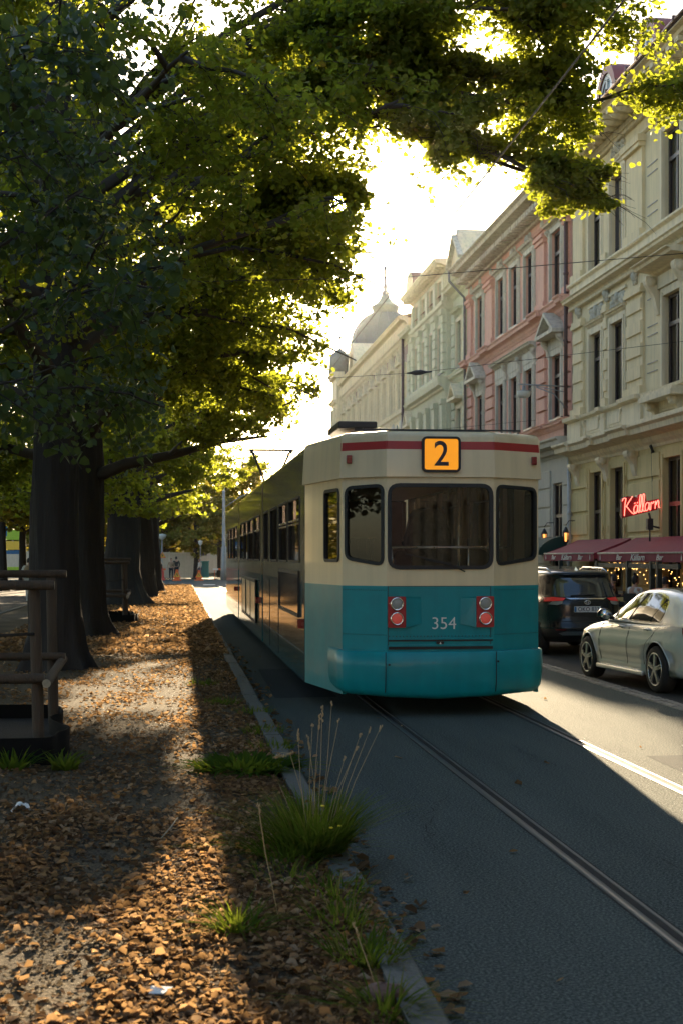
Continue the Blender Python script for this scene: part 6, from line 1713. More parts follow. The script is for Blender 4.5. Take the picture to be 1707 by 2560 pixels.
for s in (-1, 1): g.tube([(s * x, ry(x, z) - .002, z) for x, z in ((.70, .665), (.72, .8), (.70, .95), (.66, 1.05))], .005, 4)
g.build('tailgate_gap', 'black_trim', suv)
g = MB(); y0 = ry(.2, .9) - .03
g.panel((-.26, y0, .895), (1, 0, 0), UP, rr(0, .52, -.055, .055, .012), (), .012, 0)
pl = g.build('number_plate', 'plate', suv)
g = MB(); g.panel((-.26, y0 - .002, .895), (1, 0, 0), UP, rr(.004, .045, -.05, .05, .008), (), .003); g.build('plate_band', 'sign_blue', pl)
g = MB(); add_text(g, 'OKO 833', .112, (.022, y0 - .003, .893), (1, 0, 0), UP, bold=.0012, sx=.92, extrude=.001); g.build('plate_text', 'navy', pl)
g = MB(); yb_ = ry(0, 1.03) - .012
def oval(cx, cz, rx, rz, r_=.006): return [(cx + rx * math.cos(2 * PI * k / 20), yb_, cz + rz * math.sin(2 * PI * k / 20)) for k in range(21)]
g.tube(oval(.01, 1.025, .058, .038), .006, 6); g.tube(oval(.01, 1.025, .02, .036), .005, 6); g.tube(oval(.01, 1.04, .042, .016), .005, 6)
g.build('oval_emblem', 'chrome', suv)
g = MB(); g.lathe([(.001, 0), (.0, 0)], (0, .9, 1.64), 4); g.add([(0, .62, 1.63), (.03, .8, 1.63), (-.03, .8, 1.63), (0, .80, 1.70), (0, .84, 1.63)], [(0, 1, 3), (0, 3, 2), (1, 4, 3), (2, 3, 4)]); g.build('roof_fin', 'chrome', suv)
g = MB(); g.tube([(-.30, ry(.3, 1.15) - .02, 1.15), (0, ry(0, 1.17) - .03, 1.17), (.16, ry(.1, 1.17) - .02, 1.165)], .012, 6); g.build('wiper', 'black_trim', suv)
suv.location = (7.66, 26.3, 0)

# ------------------------------------------------------------------ bar front
UPV = Vector((0, 0, 1))
def bottle_icon(g, o, u, s, n_off=.0):
    P = [(-.02, 0), (.02, 0), (.02, .05), (.008, .075), (.008, .10), (-.008, .10), (-.008, .075), (-.02, .05)]
    P = [(a * s, b * s) for a, b in P]; g.panel(o, u, UPV, P, [], .003)
for (ya, yb_, lab, tx) in ((39.02, 44.5, 'dark red awning with white bar lettering, shorter one beside the green canopy', [('bot', .05), ('Bar', .22), ('Källarn', .49), ('Bar', .76), ('bot', .945)]),
                      (31.6, 38.6, 'dark red awning with white bar lettering, longer one above the fairy lights', [('bot', .04), ('Bar', .28), ('Källarn', .50), ('Bar', .74), ('bot', .96)])):
    aw = thing('awning', lab, 'awning', (FX, (ya + yb_) / 2, 0), 'red awnings of the bar')
    g = MB(); n = 8; xf, xb, zf, zb_ = 11.55, FX - .06, 1.985, 2.42
    vs = []
    for i in range(n + 1):
        yy = ya + (yb_ - ya) * i / n
        for j in range(5):
            t = j / 4; vs.append((xf + (xb - xf) * t, yy, zf + (zb_ - zf) * t - .03 * math.sin(PI * t) - .012 * math.sin(PI * ((i * 1.0) % 2)) ))
    fs2 = [(i * 5 + j, i * 5 + j + 1, (i + 1) * 5 + j + 1, (i + 1) * 5 + j) for i in range(n) for j in range(4)]
    g.add(vs, fs2, 0, True); g.add([(p[0], p[1], p[2] - .02) for p in vs], [tuple(reversed(f)) for f in fs2], 0, True)
    g.build('awning_cloth', 'awning', aw)
    g = MB(); m_ = 40; vs = []
    for i in range(m_ + 1):
        yy = ya + (yb_ - ya) * i / m_; w_ = .008 * math.sin(i * 1.3)
        vs += [(xf - .012 + w_, yy, 1.76 + .004 * math.sin(i * 2.1)), (xf - .012, yy, 1.97)]
    g.add(vs, [(2 * i, 2 * i + 2, 2 * i + 3, 2 * i + 1) for i in range(m_)], 0, True)
    for yy in (ya, yb_): g.add([(xf, yy, 1.80), (xf, yy, 1.985), (xb, yy, 2.4), (xb, yy, 2.25)], [(0, 1, 2, 3)], 0)
    vl = g.build('valance', 'awning', aw)
    g = MB(); g.tube([(xf - .01, ya, 1.985), (xf - .01, yb_, 1.985)], .022, 8); g.build('front_bar', 'pale_trim', aw)
    g = MB()
    for tt, f in tx:
        yy = yb_ + (ya - yb_) * f
        if tt == 'bot': bottle_icon(g, (xf - .028, yy, 1.80), U, 1.5)
        else: add_text(g, tt, .235 if tt != 'Bar' else .20, (xf - .028, yy, 1.868), U, UPV, shear=.35, sx=1.7, extrude=.002, bold=.002)
    g.build('lettering', 'white_letter', aw)
    g = MB()
    for yy in (ya + .5, yb_ - .5): g.tube([(xf + .02, yy, 1.97), (12.1, yy, 1.9), (FX - .05, yy, 2.2)], .02, 6)
    g.build('awning_arm', 'dark_metal', aw)
# green canopy of the neighbour
gc_ = thing('canopy', 'dark green rounded canopy at the foot of the grey wall', 'canopy', (FX, 47.3, 0))
g = MB(); n = 8; y0, y1 = 45.7, 49.2
A = [(FX - .05 - 1.0 * math.sin(PI / 2 * i / n), 1.95 + .62 * math.cos(PI / 2 * i / n)) for i in range(n + 1)]
vs = [(x, yy, z) for yy in (y0, y1) for x, z in A]
g.add(vs, [(i, i + 1, i + n + 2, i + n + 1) for i in range(n)], 0, True)
for yy in (y0, y1): g.add([(x, yy, z) for x, z in A] + [(FX - .05, yy, 1.95)], [tuple(range(n + 2))])
g.box(FX - 1.06, FX - 1.04, y0, y1, 1.72, 1.95)
g.build('canopy_cloth', 'green_awning', gc_)
for i, (yy, lab) in enumerate(((47.6, 'lit copper lantern above the green canopy, the one half hidden by the tram'), (44.85, 'lit copper lantern beside the grey downpipe above the red awning'))):
    la = thing('wall_lantern', lab, 'lantern', (FX - .35, yy, 2.4), 'lit wall lanterns')
    g = MB(); g.lathe([(.04, -.17), (.065, -.10), (.08, .10), (.085, .11)], (FX - .35, yy, 2.55), 10); g.build('glass', 'lantern', la)
    g = MB(); g.lathe([(.001, .32), (.04, .28), (.11, .14), (.115, .11)], (FX - .35, yy, 2.55), 10); g.lathe([(.0, -.28), (.06, -.22), (.08, -.18)], (FX - .35, yy, 2.55), 10)
    for k in range(5):
        a = 2 * PI * k / 5; g.tube([(FX - .35 + .075 * math.cos(a), yy + .075 * math.sin(a), 2.37), (FX - .35 + .10 * math.cos(a), yy + .10 * math.sin(a), 2.68)], .016, 5)
    g.tube([(FX - .35, yy, 2.9), (FX - .25, yy, 3.05), (FX - .02, yy, 3.05)], .015, 6); g.build('lantern_case', 'dark_metal', la)
# neon sign: perpendicular to the wall, case behind, script tubes in front
ns_ = thing('neon_sign', 'glowing red script neon sign on a dark red case above the awnings', 'sign', (12.1, 36.5, 3.2))
SGX, SGY, SGZ = 11.57, 36.45, 2.96
ca, sa = math.cos(R(13)), math.sin(R(13))
def NP(a, b, d=0): # a along, b up (sign units in metres), slope upward to the right
    return (SGX + a * ca - b * sa * .25, SGY - d, SGZ + a * sa + b)
let = {
 'K': [[(0.02, .0), (.06, .30), (.10, .44)], [(-.02, .40), (.03, .46), (.10, .44)], [(.30, .46), (.20, .36), (.08, .22)], [(.10, .24), (.20, .10), (.30, .0), (.35, .04)]],
 'a': [[(.13, .18), (.08, .21), (.02, .15), (.01, .05), (.05, .0), (.11, .06), (.14, .20), (.13, .03), (.17, .0)]],
 'l': [[(.0, .02), (.06, .18), (.10, .42), (.06, .44), (.03, .28), (.03, .06), (.07, .0), (.10, .03)]],
 'r': [[(.0, .0), (.03, .19), (.07, .15), (.11, .20), (.12, .17)]],
 'n': [[(.0, .0), (.03, .20), (.04, .10), (.09, .20), (.12, .17), (.11, .03), (.15, .0)]]}
g = MB(); a0 = .0
for ch, adv in (('K', .28), ('a', .15), ('l', .08), ('l', .085), ('a', .155), ('r', .125), ('n', .1)):
    for st in let[ch]:
        P = [Vector(NP(a0 + a * .92, b * 1.0, .10)) for a, b in st]
        Q = []
        for i in range(len(P) - 1):   # smooth the stroke
            p0 = P[max(0, i - 1)]; p1 = P[i]; p2 = P[i + 1]; p3 = P[min(len(P) - 1, i + 2)]
            for k in range(4):
                t = k / 4; Q.append(.5 * ((2 * p1) + (-p0 + p2) * t + (2 * p0 - 5 * p1 + 4 * p2 - p3) * t * t + (-p0 + 3 * p1 - 3 * p2 + p3) * t ** 3))
        Q.append(P[-1]); g.tube(Q, .012, 6)
    if ch == 'a' and a0 < .4:
        for dx in (.04, .11): g.tube([NP(a0 + dx, .25, .10), NP(a0 + dx + .02, .28, .10)], .012, 6)
    a0 += adv
g.build('neon_tube', 'neon', ns_)
g = MB()
o_ = Vector(NP(0, 0, 0)); 
outl = [(-.03, -.05), (.33, -.05), (.96, -.04), (1.0, .06), (1.0, .24), (.66, .25), (.62, .46), (.42, .47), (.38, .42), (.12, .50), (-.04, .46)]
g.panel(NP(0, 0, 0.04), (ca, 0, sa), (0, 0, 1), outl, [], .16); g.build('sign_case', 'neon_back', ns_, bevel=.015)
g = MB(); g.tube([(12.3, 36.5, 3.05), (12.4, 36.5, 2.7), (12.62, 36.5, 2.65)], .03, 6); g.box(12.25, 12.4, 36.42, 36.58, 2.6, 2.9); g.tube([(12.33, 36.5, 2.6), (12.33, 36.5, 2.3)], .02, 6); g.build('sign_bracket', 'dark_metal', ns_)
# terrace posts, rail, fairy lights, tables
for i, yy in enumerate((35.6, 33.75, 33.25, 38.3, 42.2)):
    p_ = MB(); p_.box(11.40, 11.52, yy - .06, yy + .06, .112, 1.78); p_.box(11.37, 11.55, yy - .09, yy + .09, .112, .22)
    o = p_.build('terrace_post', 'green_wood'); tag(o, ['dark green post between the two diners on the terrace', 'dark green post behind the saloon roof, left of a close pair', 'dark green post of the close pair, nearer one', 'dark green post under the joint of the two awnings', 'dark green post under the shorter awning'][i], 'post', 'dark green terrace posts')
g = MB(); g.box(11.42, 11.50, 31.8, 38.5, 1.60, 1.72); g.box(11.43, 11.49, 39.2, 44.4, 1.50, 1.60); g.box(11.43, 11.49, 39.2, 44.4, .95, 1.03)
o = g.build('terrace_beam', 'green_wood'); tag(o, 'dark green timber beam joining the terrace posts under the awnings', 'beam')
rs = np.random.RandomState(9)
for i, (y0, y1, n, lab) in enumerate(((35.7, 38.6, 120, 'drooping warm fairy lights left of the first terrace post'), (31.8, 35.4, 90, 'drooping warm fairy lights above the diner at right'))):
    fl_ = thing('fairy_lights', lab, 'string lights', (11.7, (y0 + y1) / 2, 1.7), 'warm fairy lights under the awning')
    g = MB(); w2 = MB()
    for k in range(14):
        yy = y0 + (y1 - y0) * (k + .5) / 14; dl = rs.uniform(.05, .22) + (.35 if rs.rand() < .25 else 0)
        xx = 11.7 + rs.uniform(-.2, .3)
        w2.tube([(xx, yy, 1.74), (xx + .01, yy + .02, 1.74 - dl)], .003, 4)
        for q in range(n // 14): g.sphere((xx + rs.uniform(-.15, .15), yy + rs.uniform(-.14, .14), 1.72 - dl * rs.rand()), .009, 5)
    w2.tube([(11.7, y0, 1.76), (11.7, y1, 1.76)], .004, 4)
    w2.build('cable', 'dark_metal', fl_); g.build('bulbs', 'bulb', fl_)
for i, (x, y, lab) in enumerate(((11.9, 36.7, 'round terrace table in front of the diner with sunglasses'), (11.9, 34.2, 'round terrace table beside the diner with a hair bun'))):
    tb = thing('cafe_table', lab, 'table', (x, y, .112), 'terrace tables of the bar')
    g = MB(); g.lathe([(.001, .74), (.33, .74), (.33, .71), (.001, .71)], (x, y, .112), 20); g.build('table_top', 'dark_metal', tb)
    g = MB(); g.lathe([(.22, .0), (.22, .02), (.03, .04), (.03, .71)], (x, y, .112), 14); g.build('pedestal', 'dark_metal', tb)

# wall lamp over the street on the pink house, catenary wires
wl = thing('street_lamp', 'pale enamel street lamp on a long arm from the pink house wall', 'street lamp', (FX, 45.75, 7.4))
g = MB(); g.tube([(FX - .02, 45.75, 7.50), (11.0, 45.75, 7.56)], .025, 8); g.tube([(FX - .02, 45.75, 7.30), (11.6, 45.75, 7.50)], .015, 6)
g.tube([(FX - .05, 45.75, 6.55), (12.5, 45.75, 6.9), (12.2, 45.75, 7.25), (11.6, 45.75, 7.47)], .022, 8); g.box(FX - .04, FX, 45.68, 45.82, 6.5, 6.8); g.box(FX - .05, FX, 45.65, 45.85, 7.3, 7.6)
g.build('lamp_arm', 'pole_grey', wl)
g = MB(); g.lathe([(.001, .16), (.05, .15), (.06, .02), (.12, 0), (.22, -.02), (.23, -.04)], (11.18, 45.75, 7.36), 20); g.build('lamp_cap', 'pole_grey', wl)
g = MB(); g.lathe([(.22, 0), (.23, -.06), (.21, -.16), (.15, -.21), (.001, -.23)], (11.18, 45.75, 7.33), 20); g.build('lamp_shade', 'lamp_shade', wl)
def wire(name, pts, r_, label, m='wire', sag=0.0):
    g = MB(); P = []
    for i in range(len(pts) - 1):
        a, b = Vector(pts[i]), Vector(pts[i + 1]); k = 10
        for j in range(k):
            t = j / k; q = a.lerp(b, t); q.z -= sag * 4 * t * (1 - t); P.append(q)
    P.append(Vector(pts[-1])); g.tube(P, r_, 5); o = g.build(name, m); tag(o, label, 'wire', 'overhead tram wires'); return o
wire('contact_wire', [(3.25, 1.0, 6.08), (3.22, 10.4, 5.97), (3.2, 20.7, 5.93), (3.15, 32, 5.86), (3.0, 46.2, 5.40), (2.9, 62, 5.6), (2.6, 92, 5.8)], .010, 'thick contact wire running along the track above the tram roof')
wire('span_wire', [(-6, 20.6, 5.6), (3.22, 20.6, 5.99), (FX, 20.6, 7.0)], .006, 'thin span wire crossing the street nearest, at upper floor window height')
wb_ = wire('span_wire', [(-6, 32, 5.5), (3.15, 32, 5.92), (5.35, 32, 6.09), (FX, 32, 7.05)], .006, 'thin span wire crossing the street with a dark insulator on it')
g = MB(); g.tube([(5.1, 32, 6.07), (5.2, 32, 6.08), (5.3, 32, 6.085), (5.42, 32, 6.095), (5.55, 32, 6.105), (5.68, 32, 6.115)], [.015, .03, .06, .06, .025, .015], 10); o = g.build('insulator', 'dark_metal', wb_)
wire('span_wire', [(-5, 50, 5.6), (3.0, 50, 5.8), (FX, 50, 6.8)], .006, 'thin span wire crossing in front of the pink house')
wire('span_wire', [(-5, 72, 5.9), (3.0, 72, 6.0), (FX, 72, 7.0)], .007, 'farthest thin span wire crossing before the pale green house')

# ------------------------------------------------------------------ timber tree stakes with black edging
fr_ = thing('tree_stake_frame', 'weathered round timber stake frame, the large near one at the left picture edge', 'stake frame', (0, 0, 0), 'timber frames round young trees')
def logm(p0, p1, r_, name, parent, ends=True):
    g = MB(); P = [Vector(p0).lerp(Vector(p1), t) for t in (0, .02, .3, .6, .98, 1)]
    g.tube(P, [r_ * .88, r_, r_ * 1.03, r_ * .98, r_, r_ * .88], 12, 0, caps=False); o = g.build(name, 'stake', parent)
    g = MB()
    for a, b in ((P[0], P[1]), (P[-1], P[-2])):
        d = (a - b).normalized(); u_ = d.orthogonal().normalized(); v_ = d.cross(u_)
        g.add([a + d * .001 + (u_ * math.cos(2 * PI * k / 12) + v_ * math.sin(2 * PI * k / 12)) * r_ * .88 for k in range(12)], [tuple(range(12))])
    g.build('cut_end', 'stake_end', o); return o
# local frame: right posts at x=0, left posts at x=-1.72, front y=0, back y=1.7, ground z=0
for (x, y, lx) in ((0, 0, -.05), (-.02, 1.7, -.03), (-1.72, 0, .04), (-1.70, 1.7, .03)):
    logm((x, y, -.1), (x + lx, y + .02, 1.52 + (.06 if y > 1 else 0)), .052, 'post', fr_)
logm((-1.95, -.085, 1.54), (.14, -.075, 1.54), .044, 'rail', fr_); logm((-1.95, -.09, .70), (.05, -.08, .70), .046, 'rail', fr_)
logm((.075, -.14, .66), (.06, 1.9, .74), .044, 'rail', fr_); logm((-1.95, 1.78, 1.62), (.10, 1.78, 1.62), .04, 'rail', fr_)
logm((-1.95, 1.62, .78), (.10, 1.62, .78), .04, 'rail', fr_)
g = MB(); g.tube([(-.05, -.05, 1.10), (-.45, .4, 1.06), (-.86, .85, 1.08), (-1.2, 1.2, 1.1)], .016, 6); g.build('tie_strap', 'soil', fr_)
fr_.location = (-1.27, 13.1, .1)
fr2 = copy_tree(fr_); fr2.location = (-1.50, 38.85, .1); fr2.scale = (1, 1, 1.06); fr2['label'] = 'round timber stake frame in the distance, around the slim young tree'
def edging(name, lab, ox, oy, sx=1.0):
    e = thing(name, lab, 'tree edging', (ox, oy, .1), 'black edgings round young trees')
    base = [(0, 0), (.04, .35), (.10, .55), (.10, .8), (-.02, 1.1), (-.10, 1.35), (-.14, 1.65), (-.06, 1.95), (-.08, 2.3), (-.15, 2.62), (-.35, 2.78), (-1.1, 2.82), (-1.9, 2.8), (-2.25, 2.5), (-2.3, 1.4), (-2.25, .3), (-1.95, .02), (-1.0, -.03), (-.3, -.05)]
    n = len(base); P = []
    for i in range(n):
        p0, p1, p2, p3 = (Vector(base[(i + k) % n]) for k in (-1, 0, 1, 2))
        for k in range(5):
            t = k / 5; P.append(.5 * ((2 * p1) + (-p0 + p2) * t + (2 * p0 - 5 * p1 + 4 * p2 - p3) * t * t + (-p0 + 3 * p1 - 3 * p2 + p3) * t ** 3))
    m_ = len(P); g = MB(); vs = []
    for p in P: vs += [(ox + p.x * sx, oy + p.y, .04), (ox + p.x * sx + .0, oy + p.y, .335)]
    vin = [(ox + (p.x + 1.1) * .985 * sx - 1.1 * sx, oy + (p.y - 1.4) * .99 + 1.4, z) for p in P for z in (.04, .335)]
    f = [(2 * i, 2 * ((i + 1) % m_), 2 * ((i + 1) % m_) + 1, 2 * i + 1) for i in range(m_)]
    g.add(vs + vin, f + [tuple(reversed([q + 2 * m_ for q in ff])) for ff in f] + [(2 * i + 1, 2 * ((i + 1) % m_) + 1, 2 * ((i + 1) % m_) + 1 + 2 * m_, 2 * i + 1 + 2 * m_) for i in range(m_)], 0, True)
    g.build('edging_strip', 'planter', e)
    g = MB(); g.add([(ox + p.x * sx * .99 - .01, oy + p.y * .99 + .01, .19) for p in P], [tuple(range(m_))]); g.build('soil', 'soil', e)
    return e
edging('tree_edging', 'black curved edging strip holding soil round the near staked tree', -1.12, 12.5)
edging('tree_edging', 'black edging strip round the distant staked young tree', -1.25, 38.4, .9)

# ------------------------------------------------------------------ people
def skin_mesh(name, V, E_, Rr, material, parent, sub=1):
    me = bpy.data.meshes.new(name); off = Vector(topmost(parent).location) if parent else Vector()
    me.from_pydata([tuple(Vector(v) - off) for v in V], E_, []); me.materials.append(M[material])
    o = bpy.data.objects.new(name, me); COL.objects.link(o)
    sk = o.modifiers.new('skin', 'SKIN'); sk.use_smooth_shade = True
    if not me.skin_vertices: me.skin_vertices.new() if hasattr(me.skin_vertices, 'new') else None
    for i, r_ in enumerate(Rr):
        rr_ = r_ if isinstance(r_, tuple) else (r_, r_)
        me.skin_vertices[0].data[i].radius = rr_
    me.skin_vertices[0].data[0].use_root = True
    if sub: sm2 = o.modifiers.new('sub', 'SUBSURF'); sm2.levels = sub; sm2.render_levels = sub
    dg = bpy.context.evaluated_depsgraph_get(); dg.update()
    m2 = bpy.data.meshes.new_from_object(o.evaluated_get(dg), preserve_all_data_layers=True, depsgraph=dg)
    o.modifiers.clear(); o.data = m2; bpy.data.meshes.remove(me)
    if parent: o.parent = parent
    return o
def person(label, x, y, z, yaw, pose='stand', top='cloth_dark', legs='cloth_dark', h=1.74, hair='hair', group=None, bun=False, glasses=False, turn=0.0, bag=None, arm=0.0, shoes='cloth_white'):
    root = thing('person', label, 'person', (x, y, z), group)
    k = h / 1.74
    cy, sy_ = math.cos(yaw), math.sin(yaw)
    def W(p): # local: x right, y forward, z up
        p = Vector(p) * k; return (x + p.x * cy - p.y * sy_, y + p.x * sy_ + p.y * cy, z + p.z)
    if pose == 'sit':
        hz = .52; J = dict(pel=(0, 0, hz), sp=(0, -.03, hz + .22), ch=(0, -.02, hz + .42), nk=(0, 0, hz + .56), hd=(0, .03, hz + .66),
            hl=(-.10, .03, hz - .01), kl=(-.13, .45, hz + .02), al=(-.13, .48, .1), fl=(-.13, .60, .05), hr=(.10, .03, hz - .01), kr=(.13, .45, hz + .02), ar=(.13, .48, .1), fr=(.13, .60, .05),
            sl=(-.19, 0, hz + .47), el=(-.26, .08, hz + .22), wl=(-.16, .30, hz + .27), sr=(.19, 0, hz + .47), er=(.26, .08, hz + .22), wr=(.16, .30, hz + .27))
    else:
        st = .24 if pose == 'walk' else .04
        J = dict(pel=(0, 0, .95), sp=(0, .01, 1.15), ch=(0, .0, 1.32), nk=(0, .01, 1.49), hd=(0, .03, 1.58),
            hl=(-.10, 0, .90), kl=(-.11, st * .6, .50), al=(-.11, st * .9, .09), fl=(-.12, st * .9 + .14, .04), hr=(.10, 0, .90), kr=(.11, -st * .2, .50), ar=(.11, -st * 1.1, .10), fr=(.12, -st * 1.1 + .13, .04),
            sl=(-.19, 0, 1.42), el=(-.25, -st * .5, 1.15), wl=(-.24, -st * .2 + .1 + arm * .1, .92 + arm * .25), sr=(.19, 0, 1.42), er=(.25, st * .4, 1.15), wr=(.24, st * .8 + .08, .94))
    names = list(J); idx = {n_: i for i, n_ in enumerate(names)}
    V = [W(J[n_]) for n_ in names]
    E_ = [(idx[a], idx[b]) for a, b in (('pel', 'sp'), ('sp', 'ch'), ('ch', 'nk'), ('nk', 'hd'), ('pel', 'hl'), ('hl', 'kl'), ('kl', 'al'), ('al', 'fl'), ('pel', 'hr'), ('hr', 'kr'), ('kr', 'ar'), ('ar', 'fr'), ('ch', 'sl'), ('sl', 'el'), ('el', 'wl'), ('ch', 'sr'), ('sr', 'er'), ('er', 'wr'))]
    Rr = dict(pel=(.15, .11), sp=(.13, .09), ch=(.15, .10), nk=.05, hd=.05, hl=.085, kl=.055, al=.038, fl=.035, hr=.085, kr=.055, ar=.038, fr=.035, sl=.055, el=.038, wl=.028, sr=.055, er=.038, wr=.028)
    # hands: five short finger chains at each wrist, grown with the body
    ex_V, ex_E, ex_R = list(V), list(E_), [tuple(k * q for q in Rr[n_]) if isinstance(Rr[n_], tuple) else k * Rr[n_] for n_ in names]
    for wn, en, s in (('wl', 'el', -1), ('wr', 'er', 1)):
        wv, ev = Vector(J[wn]), Vector(J[en]); d = (wv - ev).normalized(); sd = d.cross(Vector((0, 0, 1)))
        if sd.length < .2: sd = Vector((0, 1, 0))
        sd.normalize(); pm = wv + d * .07; ip = len(ex_V); ex_V.append(W(pm)); ex_E.append((idx[wn], ip)); ex_R.append((.032 * k, .018 * k))
        for q in range(4):
            b_ = pm + d * .03 + sd * (.024 - .016 * q); t_ = b_ + d * (.035 + .008 * (1 if q in (1, 2) else 0)) + Vector((0, 0, -.012))
            i0 = len(ex_V); ex_V += [W(b_), W(t_)]; ex_E += [(ip, i0), (i0, i0 + 1)]; ex_R += [.009 * k, .008 * k]
        tb = wv + d * .03 + sd * .045; i0 = len(ex_V); ex_V.append(W(tb)); ex_E.append((ip, i0)); ex_R.append(.01 * k)
    body_ = skin_mesh('body', ex_V, ex_E, ex_R, 'skin', root)
    # head with face
    hc = Vector(J['hd']) + Vector((0, .01, .055)); g = MB()
    ct, s_t = math.cos(turn), math.sin(turn)
    def Hp(p): q = Vector((p[0] * ct - p[1] * s_t, p[0] * s_t + p[1] * ct, p[2])); return W(hc + q)
    n = 16; rows = [(-.125, .035, .02), (-.11, .052, .03), (-.08, .064, .015), (-.04, .072, .0), (0, .076, -.003), (.05, .074, -.008), (.09, .058, -.012), (.115, .032, -.012), (.125, .004, -.012)]
    vs = []
    for zz, rad, fy in rows:
        for q in range(n):
            a = 2 * PI * q / n; px_, py_ = rad * math.cos(a), rad * 1.22 * math.sin(a) + fy
            if abs(math.cos(a)) < .35 and math.sin(a) > 0: py_ += {-.04: .02, -.08: .008, 0: .008}.get(zz, 0)
            vs.append(Hp((px_, py_, zz)))
    g.add(vs, [(i * n + q, i * n + (q + 1) % n, (i + 1) * n + (q + 1) % n, (i + 1) * n + q) for i in range(len(rows) - 1) for q in range(n)] + [tuple(range(n - 1, -1, -1))], 0, True)
    g.sphere(Hp((0, .108, -.03)), .014 * k, 8, 0, (1, 1.2, 1.3))
    for s in (-1, 1): g.sphere(Hp((s * .077, 0, -.01)), .022 * k, 8, 0, (.5, .8, 1.3)); g.sphere(Hp((s * .03, .088, .005)), .009 * k, 6, 1); g.bar(Hp((s * .015, .094, .025)), Hp((s * .048, .086, .026)), .006, .005, 1)
    g.bar(Hp((-.022, .094, -.062)), Hp((.022, .094, -.062)), .008, .006, 2)
    g.build('head', ['skin', 'hair', 'red_dark'], root)
    g = MB(); vs = []; rows = [(-.07, .077, -.035), (-.02, .086, -.028), (.03, .088, -.022), (.08, .078, -.018), (.115, .05, -.014), (.135, .004, -.012)]
    for zz, rad, fy in rows:
        for q in range(n):
            a = 2 * PI * q / n; rr2 = rad * (1.0 if math.sin(a) < .35 else (.8 if zz < .06 else 1.0)); vs.append(Hp((rr2 * math.cos(a), rr2 * 1.2 * math.sin(a) + fy - (.02 if zz < .04 and math.sin(a) > .2 else 0), zz)))
    g.add(vs, [(i * n + q, i * n + (q + 1) % n, (i + 1) * n + (q + 1) % n, (i + 1) * n + q) for i in range(len(rows) - 1) for q in range(n)], 0, True)
    if bun: g.sphere(Hp((0, -.05, .155)), .042, 10, 0, (1, 1, 1)); g.sphere(Hp((0, -.075, -.06)), .05, 10, 0, (1, .6, 1.2))
    g.build('hair', hair, root)
    if glasses:
        g = MB()
        for s in (-1, 1): g.sphere(Hp((s * .032, .075, .105)), .028, 8, 0, (1.1, .4, .8))
        g.bar(Hp((-.03, .085, .105)), Hp((.03, .085, .105)), .008, .008); g.build('sunglasses', 'black_paint', root)
    # clothing shells
    ti = ['pel', 'sp', 'ch', 'sl', 'el', 'wl', 'sr', 'er', 'wr', 'nk']; td = {n_: i for i, n_ in enumerate(ti)}
    def short(a, b, t): return tuple(Vector(J[a]).lerp(Vector(J[b]), t))
    TV = [W(J[n_]) if n_ not in ('wl', 'wr', 'nk') else W(short('el', 'wl', .92) if n_ == 'wl' else short('er', 'wr', .92) if n_ == 'wr' else short('ch', 'nk', .62)) for n_ in ti]
    TR = dict(pel=(.168, .128), sp=(.15, .112), ch=(.168, .12), sl=.07, el=.053, wl=.042, sr=.07, er=.053, wr=.042, nk=.075)
    skin_mesh('jacket', TV, [(td[a], td[b]) for a, b in (('pel', 'sp'), ('sp', 'ch'), ('ch', 'sl'), ('sl', 'el'), ('el', 'wl'), ('ch', 'sr'), ('sr', 'er'), ('er', 'wr'), ('ch', 'nk'))], [tuple(k * q for q in TR[n_]) if isinstance(TR[n_], tuple) else k * TR[n_] for n_ in ti], top, root)
    li = ['pel', 'hl', 'kl', 'al', 'hr', 'kr', 'ar']; ld = {n_: i for i, n_ in enumerate(li)}
    LR = dict(pel=(.158, .12), hl=.10, kl=.072, al=.058, hr=.10, kr=.072, ar=.058)
    skin_mesh('trousers', [W(J[n_]) for n_ in li], [(ld[a], ld[b]) for a, b in (('pel', 'hl'), ('hl', 'kl'), ('kl', 'al'), ('pel', 'hr'), ('hr', 'kr'), ('kr', 'ar'))], [tuple(k * q for q in LR[n_]) if isinstance(LR[n_], tuple) else k * LR[n_] for n_ in li], legs, root)
    for a, f in (('al', 'fl'), ('ar', 'fr')):
        g = MB(); A_, F_ = Vector(J[a]), Vector(J[f]); g.tube([W(A_ + Vector((0, -.05, -.04))), W(A_ + Vector((0, .02, -.02))), W(F_ + Vector((0, 0, .0))), W(F_ + Vector((0, .05, -.005)))], [.04, .052, .045, .03], 8); g.build('shoe', shoes, root)
    if bag:
        g = MB(); g.tube([W((0, -.20, .98)), W((0, -.22, 1.05)), W((0, -.23, 1.3)), W((0, -.20, 1.42))], [.10, .145, .14, .09], 12); g.build('rucksack', bag, root)
    return root
PGL = 'people in the park and by the road works'
person('person walking in white trousers and pale jacket with a tan rucksack, behind the near trunk', -6.1, 58.5, .08, R(-8), 'walk', 'cloth_white', 'cloth_white', bag='cloth_tan', group=PGL)
person('person in dark jacket and jeans standing between the trunks above the far stake rail', -3.25, 65.5, .1, R(20), 'walk', 'cloth_dark', 'denim', h=1.78, group=PGL)
person('shorter person in tan top left of the one in jeans', -3.95, 68, .1, R(-100), 'stand', 'cloth_tan', 'cloth_dark', h=1.55, group=PGL)
person('person in a pink top beside the third trunk', -2.55, 69, .1, R(140), 'stand', 'cloth_pink', 'cloth_dark', h=1.62, group=PGL)
person('person in beige jacket and dark trousers beside the road work sign', -.75, 114.2, .02, R(170), 'stand', 'cloth_tan', 'cloth_dark', h=1.72, group=PGL, shoes='cloth_dark')
person('person all in black directly behind the front road work sign', -.35, 115.2, .02, R(10), 'stand', 'cloth_dark', 'cloth_dark', h=1.85, group=PGL, shoes='cloth_dark')
